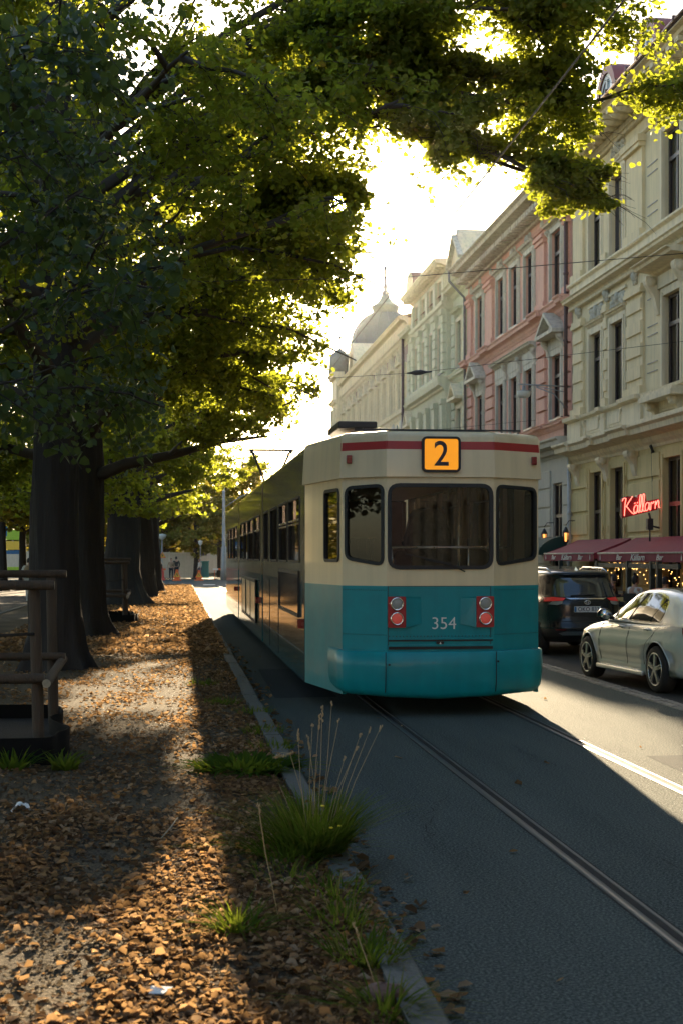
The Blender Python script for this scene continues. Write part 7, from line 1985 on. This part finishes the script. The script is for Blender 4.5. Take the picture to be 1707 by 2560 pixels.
person('person in a white shirt leaning beside the teal container', 1.55, 116.0, .02, R(60), 'stand', 'cloth_white', 'denim', h=1.68, group=PGL)
PG2 = 'diners seated on the bar terrace'
def chair(x, y, yaw, lab):
    c = thing('cafe_chair', lab, 'chair', (x, y, .112), 'terrace chairs of the bar')
    cy, sy_ = math.cos(yaw), math.sin(yaw)
    def W(a, b, z): return (x + a * cy - b * sy_, y + a * sy_ + b * cy, .112 + z)
    g = MB(); g.obox(W(0, .02, .45), (.21 * cy, .21 * sy_, 0), (-.21 * sy_, .21 * cy, 0), (0, 0, .015)); g.build('seat', 'dark_metal', c)
    g = MB(); g.obox(W(0, -.20, .75), (.2 * cy, .2 * sy_, 0), (-.012 * sy_, .012 * cy, 0), (0, 0, .10)); g.build('backrest', 'dark_metal', c)
    for a in (-.18, .18):
        for b in (-.17, .19):
            g = MB(); g.tube([W(a, b, 0), W(a, b, .45 if b > 0 else .84)], .012, 6); g.build('leg', 'dark_metal', c)
for (x, y, yaw, lab, kw, cl) in ((11.45, 36.95, R(-120), 'diner facing left with sunglasses pushed up on dark hair', dict(top='cloth_dark', glasses=True, turn=R(150)), 'terrace chair under the diner with sunglasses'),
                             (11.45, 35.05, R(-60), 'diner seen from behind with a hair bun and white top', dict(top='cloth_white', bun=True), 'terrace chair under the diner in the white top'),
                             (11.5, 32.9, R(-30), 'dark clothed diner partly behind the saloon roof at the right edge', dict(top='cloth_dark'), 'terrace chair under the diner at the right edge')):
    person(lab, x, y, .11, yaw, 'sit', kw.pop('top'), 'cloth_dark', h=1.68, group=PG2, **kw); chair(x, y, yaw, cl)

# ------------------------------------------------------------------ far end: road works, signs, hoarding
hb = thing('site_hoarding', 'beige hoarding panels closing off the road works at the end of the street', 'hoarding', (-7, 118, 0))
for i in range(7):
    g = MB(); x0 = -15 + i * 2.35; g.box(x0, x0 + 2.3, 117.9, 118.0, .12, 2.15 + .10 * (6 - i) / 6); g.build('board_panel', 'beige_board', hb)
    g = MB(); g.box(x0 + 2.29, x0 + 2.36, 117.86, 117.98, 0, 2.3); g.box(x0, x0 + 2.3, 117.84, 117.9, 2.15 + .10 * (6 - i) / 6, 2.22 + .10 * (6 - i) / 6); g.build('panel_post', 'pale_trim', hb)
tc_ = thing('site_container', 'teal site container with a lower lid box, right of the slender tree', 'container', (2.0, 120, 0))
g = MB(); g.box(1.5, 2.35, 119.4, 120.4, .1, 1.42); g.build('container_body', 'teal_box', tc_, bevel=.03)
g = MB(); g.box(1.46, 2.39, 119.36, 120.44, 1.42, 1.5); g.build('container_lid', 'teal_box', tc_)
g = MB()
for x in (1.7, 1.9, 2.1): g.box(x, x + .03, 119.37, 119.41, .2, 1.35)
g.build('container_rib', 'teal_box', tc_)
def barrier(x0, x1, y, lab):
    b = thing('road_barrier', lab, 'barrier', ((x0 + x1) / 2, y, 0), 'orange and white road work barriers')
    g = MB(); g.box(x0, x1, y - .03, y + .03, .78, .92); n = int((x1 - x0) / .4)
    o = g.build('barrier_rail', 'orange', b)
    g = MB()
    for i in range(0, n, 2): g.box(x0 + (x1 - x0) * i / n, x0 + (x1 - x0) * (i + 1) / n, y - .034, y - .0301, .78, .92)
    g.build('barrier_stripes', 'white_paint', o)
    for x in (x0 + .15, x1 - .15):
        g = MB(); g.bar((x, y - .25, .02), (x, y + .25, .02), .1, .06); g.tube([(x, y, .02), (x, y, .9)], .025, 6); g.build('barrier_leg', 'orange', b)
barrier(-3.0, -1.2, 116.2, 'orange white barrier in front of the beige hoarding'); barrier(2.6, 4.4, 116.5, 'orange white barrier left of the lamp mast'); barrier(4.6, 6.6, 116.5, 'orange white barrier right of the lamp mast')
def tri(c, s, g, mi, d=0.0, r_=.06):
    h = s * .866; P = [(-s / 2, 0), (s / 2, 0), (0, h)]
    P = roundpoly(P, r_ * s, 3); g.panel((c[0], c[1] - d, c[2]), (1, 0, 0), UPV, P, [], .012, mi)
def workman(g, c, s, d, mi):
    def q(a, b, w_=.05): g.bar((c[0] + a[0] * s, c[1] - d, c[2] + a[1] * s), (c[0] + b[0] * s, c[1] - d, c[2] + b[1] * s), w_ * s, .006, mi, up=(0, 1, 0))
    q((-.02, .42), (.04, .28), .09); q((.04, .28), (-.02, .10)); q((.04, .28), (.10, .10)); q((-.02, .40), (-.13, .26)); q((-.16, .34), (-.22, .12), .03)
    g.obox((c[0] - .05 * s, c[1] - d, c[2] + .49 * s), (.045 * s, 0, 0), (0, .003, 0), (0, 0, .045 * s), mi)
    g.panel((c[0] - .2 * s, c[1] - d, c[2] + .08 * s), (1, 0, 0), UPV, [(-.08 * s, 0), (.1 * s, 0), (.02 * s, .08 * s)], [], .006, mi)
def worksign(x, y, z, s, lab, stand):
    t = thing('road_work_sign', lab, 'road sign', (x, y, 0), 'triangular road work signs')
    g = MB(); tri((x, y, z), s, g, 0); b = g.build('sign_board', 'sign_orange', t)
    g = MB(); tri((x, y, z + .10 * s), s * .74, g, 0, .006); g.build('sign_face', 'sign_yellow', b)
    g = MB(); workman(g, (x + .02 * s, y, z + .10 * s), s * .95, .024, 0); g.build('sign_symbol', 'navy', b)
    if stand:
        g = MB(); g.panel((x, y + .03, .05), (1, 0, 0), UPV, [(-.36 * s, 0), (.36 * s, 0), (.16 * s, 1.25 * s), (-.12 * s, 1.25 * s)], [], .03); g.box(x - .35, x + .35, y - .2, y + .25, 0, .08); g.build('sign_stand', 'orange', t)
    else:
        g = MB(); g.tube([(x - .15, y + .03, 0), (x - .15, y + .03, z + s)], .04, 8); g.build('sign_post', 'green_wood', t)
worksign(-.30, 111.5, .22, .66, 'orange road work sign on a red stand, in front of the person in black', True)
worksign(1.42, 111.5, .22, .62, 'orange road work sign on a red stand, nearer the lamp mast', True)
worksign(-1.42, 112, 1.78, .56, 'orange road work sign high on a dark post beside the crossing sign', False)
cb = MB(); cb.panel((-1.55, 112.6, .05), (1, 0, 0), UPV, [(-.30, 0), (.32, 0), (.14, 1.05), (-.22, 1.05)], [], .05); cb.box(-1.9, -1.2, 112.4, 112.9, 0, .09)
o = cb.build('marker_board', mat('pinkish_red_board', (.62, .08, .07), .6)); tag(o, 'plain red marker board seen from behind, below the crossing sign', 'marker board')
ps = thing('crossing_sign', 'blue square pedestrian crossing sign above the back of a round sign', 'road sign', (-1.95, 111, 0))
g = MB(); g.tube([(-1.95, 111, 0), (-1.95, 111, 3.2)], .035, 8); g.build('sign_post', 'pole_grey', ps)
g = MB(); g.panel((-1.95, 110.95, 2.75), (1, 0, 0), UPV, rr(-.29, .29, -.29, .29, .04), [], .012, 0); b = g.build('sign_board', 'sign_blue', ps)
g = MB(); g.panel((-1.95, 110.942, 2.75), (1, 0, 0), UPV, [(-.25, -.22), (.25, -.22), (0, .24)], [], .008, 0); g.build('sign_triangle', 'white_paint', b)
g = MB()
def q(a, b_, w_=.035): g.bar((-1.95 + a[0], 110.928, 2.75 + a[1]), (-1.95 + b_[0], 110.928, 2.75 + b_[1]), w_, .006, 0, up=(0, 1, 0))
q((0, .06), (0, -.06), .055); q((0, -.06), (-.07, -.17)); q((0, -.06), (.06, -.17)); q((0, .04), (-.06, -.04), .025); q((0, .04), (.06, -.04), .025); g.obox((0 - 1.95, 110.928, 2.85), (.025, 0, 0), (0, .003, 0), (0, 0, .025))
for i in range(4): g.box(-2.13 + i * .1, -2.08 + i * .1, 110.925, 110.931, 2.545, 2.56)
g.build('sign_symbol', 'navy', b)
g = MB(); g.lathe([(.001, -.01), (.30, -.01), (.30, .01), (.001, .01)], (-1.95, 110.97, 2.1), 24, axis='y'); g.build('round_sign_back', 'dark_metal', ps)
# lamp mast and small lamps
lm = thing('lamp_mast', 'tall tapering grey lamp mast with an arm, left of the tram front', 'lamp post', (3.44, 114.8, 0))
g = MB(); g.tube([(3.44, 114.8, 0), (3.44, 114.8, .9), (3.44, 114.8, 2.6), (3.44, 114.8, 2.75), (3.44, 114.8, 5.5), (3.44, 114.8, 7.6)], [.26, .24, .22, .15, .12, .09], 12); g.build('pole', 'pole_grey', lm)
g = MB(); g.tube([(3.44, 114.8, 5.8), (4.6, 114.8, 6.6), (5.4, 114.8, 7.0)], .04, 6); g.build('arm', 'pole_grey', lm)
pl_ = thing('park_lamp', 'white bowl park lamp above the crossing sign', 'street lamp', (-1.5, 116, 0), 'small bowl lamps')
g = MB(); g.tube([(-1.5, 116, 0), (-1.5, 116, 3.3)], .05, 8); g.build('pole', 'pole_grey', pl_)
g = MB(); g.lathe([(.08, 3.25), (.28, 3.4), (.36, 3.6), (.36, 3.66), (.1, 3.72), (.001, 3.75)], (-1.5, 116, 0), 16); g.build('lamp_shade', 'lamp_shade', pl_)
pl2 = copy_tree(pl_); pl2.location = (1.55, 113, 0); pl2.scale = (.5, .5, .85); pl2['label'] = 'slim pole with a small bowl lamp between second work sign and mast'
pl3 = copy_tree(pl_); pl3.location = (-9.9, 64, .07); pl3['label'] = 'bowl park lamp under dark leaves at the far left'
# dark posts with cross bar by the crossing sign
g = MB(); g.box(-2.38, -2.18, 110.4, 110.6, 0, 2.3); g.box(-1.72, -1.56, 110.4, 110.6, 0, 3.2); g.box(-2.6, -1.5, 110.36, 110.42, 1.42, 1.62)
o = g.build('timber_frame_post', 'green_wood'); tag(o, 'dark twin timber posts with a cross board around the crossing sign', 'post frame')
# painted stall boards and facade seen far left between the thin trunks
st_ = thing('playground_stall', 'painted stall with lime, blue and orange boards at the far left behind thin trunks', 'stall', (-13, 96, 0))
for (x0, x1, z0, z1, m, nm) in ((-13.6, -10.4, 3.0, 4.3, 'lime', 'lime_board'), (-16, -10.4, 2.05, 2.30, 'band_blue', 'blue_board'), (-16, -13.4, 1.15, 2.0, 'orange', 'orange_board'), (-13.4, -12.2, 1.3, 2.0, 'beige_board', 'beige_board'), (-16, -10.4, .75, 1.2, 'lime', 'lime_board'), (-13.3, -10.5, 2.35, 2.9, 'sign_yellow', 'yellow_board'), (-16, -13.9, 2.4, 6.5, 'far_wall', 'ochre_board')):
    g = MB(); g.box(x0, x1, 96, 96.08, z0, z1); g.build(nm, m, st_)
for x in (-15.9, -13.5, -12.1, -10.6):
    g = MB(); g.box(x, x + .1, 95.9, 96, .07, 4.3); g.build('stall_post', 'white_paint', st_)
ps2 = thing('crossing_sign', 'blue pedestrian sign between the two leftmost thin park trunks', 'road sign', (-11.1, 90, 0))
g = MB(); g.tube([(-11.1, 90, 0), (-11.1, 90, 4.0)], .035, 6); g.build('sign_post', 'pole_grey', ps2)
g = MB(); g.panel((-11.1, 89.95, 3.55), (1, 0, 0), UPV, rr(-.4, .4, -.4, .4, .04), [], .012, 0); b = g.build('sign_board', 'sign_blue', ps2)
g = MB(); g.panel((-11.1, 89.93, 3.5), (1, 0, 0), UPV, [(-.32, -.26), (.32, -.26), (0, .30)], [], .008, 0); g.build('sign_triangle', 'white_paint', b)
fb_ = thing('far_house', 'ochre house with pale cornice far behind the park trees', 'building', (-24, 150, 0))
g = MB(); g.box(-44, -14, 150, 160, 0, 12); g.build('wall', 'far_wall', fb_)
g = MB(); g.box(-44.3, -13.7, 149.6, 150, 11.6, 12.3); g.box(-44, -14, 149.8, 150, 4.6, 4.95); g.build('cornice', 'cream_trim', fb_)
for i in range(9):
    for z0 in (1.2, 5.6, 8.8):
        g = MB(); g.box(-43 + i * 3.2, -41.8 + i * 3.2, 149.9, 149.99, z0, z0 + 2.1); g.build('window', 'sash', fb_)
fb2 = thing('far_house', 'pale low house behind the beige hoarding and lamp mast', 'building', (4, 165, 0))
g = MB(); g.box(-12, 11.5, 165, 172, 0, 6.2); g.build('wall', 'beige_board', fb2)
g = MB(); g.add([(-12.3, 164.7, 6.2), (11.8, 164.7, 6.2), (11.8, 168.5, 8), (-12.3, 168.5, 8)], [(0, 1, 2, 3)]); g.build('roof', 'roof_tile', fb2)
for i in range(7):
    g = MB(); g.box(-10.5 + i * 3.1, -9.4 + i * 3.1, 164.9, 164.99, 2.0, 4.2); g.build('window', 'sash', fb2)

# ------------------------------------------------------------------ leaves, grass, small things on the ground
def dens(x, y):
    d = .26
    d += .9 * math.exp(-((x - .25) / .5) ** 2 - ((y - 7.2) / 1.3) ** 2)
    d += .5 * math.exp(-((x + 1.1) / .9) ** 2 - ((y - 8.6) / 1.6) ** 2)
    d += .7 * math.exp(-((x - (kx(y) - .5)) / .35) ** 2)
    d += .5 * math.exp(-((x - .2) / .5) ** 2 - ((y - 5.3) / .5) ** 2)
    d -= .35 * math.exp(-((x + .55) / .35) ** 2 - ((y - 6.3) / .9) ** 2)
    d -= .3 * math.exp(-((x - .35) / .22) ** 2 - ((y - 11) / 2.2) ** 2)
    d = d * (.10 + 1.35 *  (.5 + .5 * math.sin(x * 3.7 + y * 1.1) * math.sin(y * 1.9 - x * 2.2)) ** 1.4)
    return max(.03, min(1.2, d))
rs = np.random.RandomState(77); P = []
while len(P) < 56000:
    y = 4.6 + (34 - 4.6) * rs.rand() ** 1.9; x = kx(y) - .03 - (rs.rand() ** 1.15) * min(5.4, .8 + y * .32)
    if rs.rand() < dens(x, y): P.append((x, y, verge_z(x, y)))
P2 = []
while len(P2) < 420:      # gutter and stray ones on the road
    y = 5 + 26 * rs.rand() ** 1.6; x = kx(y) + abs(rs.normal()) * .10 + .01
    if rs.rand() < .10: x = rs.uniform(kx(y), 6)
    P2.append((x, y, .004))
P3 = []
while len(P3) < 36000:
    y = 26 + 64 * rs.rand(); x = kx(y) - .1 - rs.rand() ** 1.3 * 4.8
    P3.append((x, y, .11))
def litter(name, P, size, seed, lab, near=True):
    rs = np.random.RandomState(seed); P = np.array(P); n = len(P)
    a = rs.rand(n) * 2 * PI; tilt = rs.normal(size=n) * .20
    ax = np.stack([np.cos(a), np.sin(a), np.sin(tilt)], 1); ax /= np.linalg.norm(ax, axis=1)[:, None]
    up = np.stack([rs.normal(size=n) * .35, rs.normal(size=n) * .35, np.ones(n)], 1); sd = np.cross(up, ax); sd /= np.linalg.norm(sd, axis=1)[:, None]; nn = np.cross(ax, sd)
    s = size * np.clip(rs.lognormal(-.1, .38, n), .35, 1.5)[:, None]; c = (rs.rand(n) ** 2.2 * .55)[:, None]; c2 = rs.uniform(-.08, .2, n)[:, None]
    base = P + np.array([0, 0, 1]) * rs.uniform(.002, .022, n)[:, None]
    V = np.empty((n, 8, 3)); w_ = rs.uniform(.34, .5, n)[:, None]
    mid = base + nn * s * -.02
    V[:, 0] = mid - ax * s * .5 + nn * c2 * s * .4; V[:, 1] = mid + ax * s * .5 + nn * c2 * s * .6
    V[:, 2] = mid - ax * s * .32 + sd * w_ * s + nn * c * s * .8; V[:, 3] = mid + ax * s * .18 + sd * w_ * s * .9 + nn * c * s
    V[:, 4] = mid - ax * s * .32 - sd * w_ * s + nn * c * s * .7; V[:, 5] = mid + ax * s * .18 - sd * w_ * s * .9 + nn * c * s * 1.1
    V[:, 6] = mid - ax * s * .08; V[:, 7] = mid + ax * s * .12
    V += rs.normal(size=V.shape) * .045 * s[:, None]
    b = np.arange(n)[:, None] * 8
    F = np.concatenate([b + np.array([0, 6, 3, 2]), b + np.array([6, 1, 3, 6])[[0, 1, 2, 2]] * 0 + b * 0 + np.array([6, 7, 1, 3]), b + np.array([0, 4, 5, 6]), b + np.array([6, 5, 1, 7])], 0)
    patch = .5 + .25 * np.sin(P[:, 0] * 2.3 + P[:, 1] * .9) + .25 * np.sin(P[:, 1] * 1.7 - P[:, 0] * 3.1)
    tone = np.clip(rs.beta(.95, 1.25, n) * (.65 + .55 * patch), 0, 1)
    zmin = V[:, :, 2].min(1); lift = np.maximum(0, P[:, 2] - zmin + .001); V[:, :, 2] += lift[:, None]
    o = np_mesh(name, V.reshape(-1, 3), F, np.repeat(tone, 8), 'litter'); tag(o, lab, 'fallen leaves', kind='stuff'); return o
litter('fallen_leaves', P, .040, 1, 'brown and orange fallen leaves strewn over the near verge')
litter('fallen_leaves', P2, .06, 2, 'brown fallen leaves gathered in the gutter beside the kerb')
litter('fallen_leaves', P3, .085, 3, 'golden fallen leaves on the far verge below the lindens')
# gravel and crumbs of soil so that the dirt is not smooth
rs = np.random.RandomState(4); n = 26000
y = 4.6 + 12 * rs.rand(n) ** 1.5; x = 1.05 - .0035 * y - .15 - rs.rand(n) * (1.2 + y * .3); z = np.array([verge_z(a, b) for a, b in zip(x, y)])
s = rs.uniform(.003, .013, n); c = np.stack([x, y, z + s * .3], 1)
V = np.stack([c + np.stack([dx * s, dy * s, dz * s], 1) for dx, dy, dz in ((1, 0, 0), (0, 1.1, 0), (-1, 0, 0), (0, -1, 0), (.1, .1, .9))], 1)
b = np.arange(n)[:, None] * 5
F = np.concatenate([b + np.array([0, 1, 4, 4]), ], 0)
F = np.concatenate([b + np.array([0, 1, 4, 0]) * 0 + np.array([0, 1, 2, 4]), b + np.array([2, 3, 0, 4])], 0)
o = np_mesh('gravel', V.reshape(-1, 3), F, np.repeat(rs.rand(n), 5), 'dirt'); tag(o, 'small stones and crumbs of soil on the verge', 'gravel', kind='stuff')

def blades(n, c, rad, h, seed, w_=.006, lean=.5, curl=.6, tone=(0, .8), z0=None):
    rs = np.random.RandomState(seed); K = 5; V = np.empty((n, K, 2, 3)); 
    a = rs.rand(n) * 2 * PI; r_ = rad * np.sqrt(rs.rand(n)); bx = c[0] + r_ * np.cos(a); by = c[1] + r_ * np.sin(a)
    d = a + rs.normal(size=n) * .6; L_ = h * rs.uniform(.45, 1.1, n); ln = lean * rs.uniform(.3, 1.3, n) * (.3 + r_ / max(rad, 1e-6))
    for k in range(K):
        t = k / (K - 1); out = L_ * .55 * (ln * t + curl * ln * t * t); up = L_ * (t - .30 * curl * ln * t * t)
        ww = w_ * (1 - t ** 1.5) + .0006
        cx = bx + np.cos(d) * out; cy = by + np.sin(d) * out; cz = (c[2]) + up
        for q, sg_ in ((0, -1), (1, 1)):
            V[:, k, q, 0] = cx - np.sin(d) * ww * sg_; V[:, k, q, 1] = cy + np.cos(d) * ww * sg_; V[:, k, q, 2] = cz
    b = np.arange(n)[:, None] * (K * 2)
    F = np.concatenate([b + np.array([2 * k, 2 * k + 1, 2 * k + 3, 2 * k + 2]) for k in range(K - 1)], 0)
    return V.reshape(-1, 3), F, np.repeat(rs.uniform(tone[0], tone[1], n), K * 2)
def tuft(lab, c, rad, h, n, seed, name='grass_tuft', **kw):
    V, F, T = blades(n, c, rad, h, seed, **kw); o = np_mesh(name, V, F, T, 'grass'); tag(o, lab, 'grass tuft', 'grass tufts along the kerb'); return o
def stem(root, p, top, seed, head=.07, r_=.0022, droop=0, name='seed_stem'):
    rs = random.Random(seed); p, top = Vector(p), Vector(top); m_ = (p + top) / 2 + Vector((rs.uniform(-.03, .03), rs.uniform(-.03, .03), .05))
    P = [p, p.lerp(m_, .5) + Vector((0, 0, .01)), m_, m_.lerp(top, .6), top]
    if droop: P += [top + Vector((-.05 * droop, 0, .01)), top + Vector((-.10 * droop, 0, -.02))]
    g = MB(); g.tube(P, [r_ * .8] * (len(P) - 1) + [r_ * .4], 5)
    d = (P[-1] - P[-3]).normalized()
    for i in range(int(head / .006)):
        q = P[-1] - d * i * .006 + Vector((rs.uniform(-1, 1), rs.uniform(-1, 1), rs.uniform(-1, 1))) * .006
        g.sphere(q, rs.uniform(.003, .0065), 5, 0, (.8, .8, 1.8))
    o = g.build(name, mat('dry_stem', (.42, .30, .16), .8, vary=.2) if 'dry_stem' not in bpy.data.materials else bpy.data.materials['dry_stem'], root); return o
bt = thing('grass_clump', 'large green grass clump with tall pale seed stems straddling the kerb', 'grass clump', (.86, 8.6, .1))
V, F, T = blades(1000, (.80, 8.6, .09), .18, .42, 3, w_=.0055, lean=.9, curl=.9, tone=(0, 1)); np_mesh('blades', V, F, T, 'grass', bt)
V, F, T = blades(300, (.64, 8.45, .09), .18, .27, 4, w_=.0045, lean=1.4, curl=1.2, tone=(0, .7)); np_mesh('blades', V, F, T, 'grass', bt)
rr9 = random.Random(9)
for i, (dx, dz, hd, dr) in enumerate(((-.17, .74, .13, 1), (-.10, .90, .08, 0), (-.04, .86, .08, 0), (-.02, .97, .02, 0), (.05, 1.02, .10, 0), (.06, 1.08, .09, 0), (.13, 1.12, .03, 0), (.17, 1.0, .02, 0), (.30, .80, .03, 0), (.36, .86, .03, 0), (.42, .90, .03, 0), (.50, .92, .04, 0), (.22, .72, .03, 0), (-.24, .5, .0, 0), (.02, .7, 0, 0))):
    stem(bt, (.80 + dx * .2, 8.6 + rr9.uniform(-.08, .08), .1), (.80 + dx * .85, 8.6 + rr9.uniform(-.15, .15), .1 + dz * .82), i, head=hd, droop=dr)
for i, (dx, dz) in enumerate(((.03, .33), (.08, .20), (.13, .21))):
    g = MB(); g.sphere((.80 + dx, 8.33, .1 + dz), .014, 8, 0, (1, 1, .4)); g.build('flower', 'flower', bt)
ws = thing('weed', 'broad dark green weeds crossing the kerb beyond the tall grass clump', 'weeds', (.7, 12.0, .1))
V, F, T = blades(420, (.55, 12.1, .09), .42, .17, 5, w_=.018, lean=1.6, curl=1.3, tone=(0, .35)); np_mesh('leaves', V, F, T, 'grass', ws)
tuft('sunlit yellow green grass tuft among the bright leaves', (.27, 6.85, .09), .10, .20, 120, 6, w_=.006, lean=1.3, curl=1.2, tone=(.4, .85))
tuft('bright tuft with curled dry blades at the bottom of the picture by the kerb', (.80, 5.55, .09), .12, .18, 130, 7, w_=.005, lean=1.3, curl=1.3, tone=(.3, 1))
for i, (x, y, n_, h_, lab) in enumerate(((.80, 7.45, 160, .15, 'low dark grass just below the tall clump'), (.78, 6.9, 130, .16, 'ragged grass by the kerb halfway to the picture bottom'), (.82, 6.3, 150, .17, 'dry tinged grass by the kerb above the bottom tuft'), (.86, 13.3, 110, .12, 'small grass tuft on the kerb beyond the broad weeds'), (.84, 14.6, 110, .12, 'thin grass on the kerb farther beyond the weeds'), (.86, 16.4, 90, .11, 'sparse grass on the kerb opposite the tram rear'), (.5, 17.5, 120, .1, 'low grass among leaves opposite the tram bumper'), (.6, 7.9, 90, .14, 'thin grass left of the tall clump foot'), (.3, 20, 140, .12, 'low grass on the sunlit strip of verge'))):
    tuft(lab, (x, y, .09), .16 if i < 3 else .22, h_, n_, 20 + i, lean=1.1, curl=1.0, tone=(.1, 1))
sg1 = thing('seed_stem', 'single tall reddish grass stem standing in the leaf litter', 'grass stem', (.48, 6.95, .1)); stem(sg1, (.48, 6.95, .1), (.375, 6.95, .69), 3, head=.05, r_=.003)
sg2 = thing('seed_stem', 'leaning green stem with pale seed head near the bottom kerb', 'grass stem', (.80, 5.75, .1)); stem(sg2, (.80, 5.75, .1), (.70, 5.78, .40), 4, head=.06, r_=.003)
w1 = thing('weed', 'sunlit light green weed at the corner of the black tree edging', 'weed', (-.95, 12.3, .1)); V, F, T = blades(60, (-.98, 12.25, .09), .10, .20, 8, w_=.02, lean=1.0, curl=1.0, tone=(.55, .8)); np_mesh('leaves', V, F, T, 'grass', w1)
w2 = thing('weed', 'dark serrated weed in front of the black tree edging', 'weed', (-1.35, 12.25, .1)); V, F, T = blades(40, (-1.4, 12.2, .09), .10, .24, 9, w_=.02, lean=1.0, curl=1.0, tone=(0, .2)); np_mesh('leaves', V, F, T, 'grass', w2)
# crumpled tissue, pale scrap, stick, stone
g = MB(); rq = random.Random(2); n = 14; A = []
for i in range(n):
    t = i / (n - 1); A.append((-1.11 - .07 + .14 * t, 10.2 + .03 * math.sin(t * 5), .105 + .05 * math.sin(PI * t) ** .6))
vs = []
for (x, y, z) in A:
    for j in range(4): vs.append((x + rq.uniform(-.01, .01), y - .04 + .027 * j + rq.uniform(-.01, .01), z + rq.uniform(-.014, .014)))
g.add(vs, [(i * 4 + j, i * 4 + j + 1, (i + 1) * 4 + j + 1, (i + 1) * 4 + j) for i in range(n - 1) for j in range(3)], 0, False)
o = g.build('crumpled_tissue', 'tissue'); tag(o, 'crumpled white tissue lying on the leaves at left', 'tissue')
g = MB(); g.add([(-.13, 5.85, .115), (-.07, 5.83, .12), (-.03, 5.9, .125), (-.08, 5.93, .118), (-.12, 5.91, .13)], [(0, 1, 2, 3, 4)]); g.add([(-.13, 5.85, .112), (-.07, 5.83, .116), (-.03, 5.9, .12)], [(2, 1, 0)])
o = g.build('paper_scrap', 'tissue'); tag(o, 'small flat white paper scrap on the sunlit dirt', 'paper')
g = MB(); g.tube([(-.12, 9.0, .13), (-.06, 9.15, .17), (-.02, 9.3, .20)], .005, 5); o = g.build('twig', 'stake_end'); tag(o, 'short pale twig leaning out of the leaves', 'twig')
g = MB(); g.tube([(.30, 5.75, .115), (.36, 5.62, .13)], .006, 5); o = g.build('twig', 'stake_end'); tag(o, 'short whitish stick on the sunlit dirt near the bottom', 'twig')
g = MB(); vs = []; n = 10
for i in range(6):
    for k in range(n):
        a = 2 * PI * k / n; e = PI * i / 5; vs.append((.82 + .10 * math.sin(e) * math.cos(a) * rq.uniform(.85, 1.1), 5.72 + .07 * math.sin(e) * math.sin(a), .12 - .05 * math.cos(e) * rq.uniform(.8, 1.1)))
g.add(vs, [(i * n + k, i * n + (k + 1) % n, (i + 1) * n + (k + 1) % n, (i + 1) * n + k) for i in range(5) for k in range(n)], 0, True)
o = g.build('stone', mat('reddish_stone', (.16, .09, .07), .85, vary=.25, scale=20, bump=.6, bscale=60)); tag(o, 'reddish brown stone half buried beside the kerb at the bottom', 'stone')

# ------------------------------------------------------------------ hazy evening air
g = MB(); g.box(-402, 402, -152, 602, -1.1, 26.0)
hz = g.build('haze', 'soil')
mh = bpy.data.materials.new('evening_haze'); mh.use_nodes = True
t = mh.node_tree; t.nodes.clear()
pv = t.nodes.new('ShaderNodeVolumePrincipled'); pv.inputs['Color'].default_value = (1.0, .93, .80, 1)
pv.inputs['Density'].default_value = 0.000026; pv.inputs['Anisotropy'].default_value = 0.95
o_ = t.nodes.new('ShaderNodeOutputMaterial'); t.links.new(pv.outputs[0], o_.inputs['Volume'])
hz.data.materials.clear(); hz.data.materials.append(mh)
hz['kind'] = 'stuff'; hz['label'] = 'thin warm evening haze glowing toward the low sun'; hz['category'] = 'haze'
hz.display_type = 'WIRE'
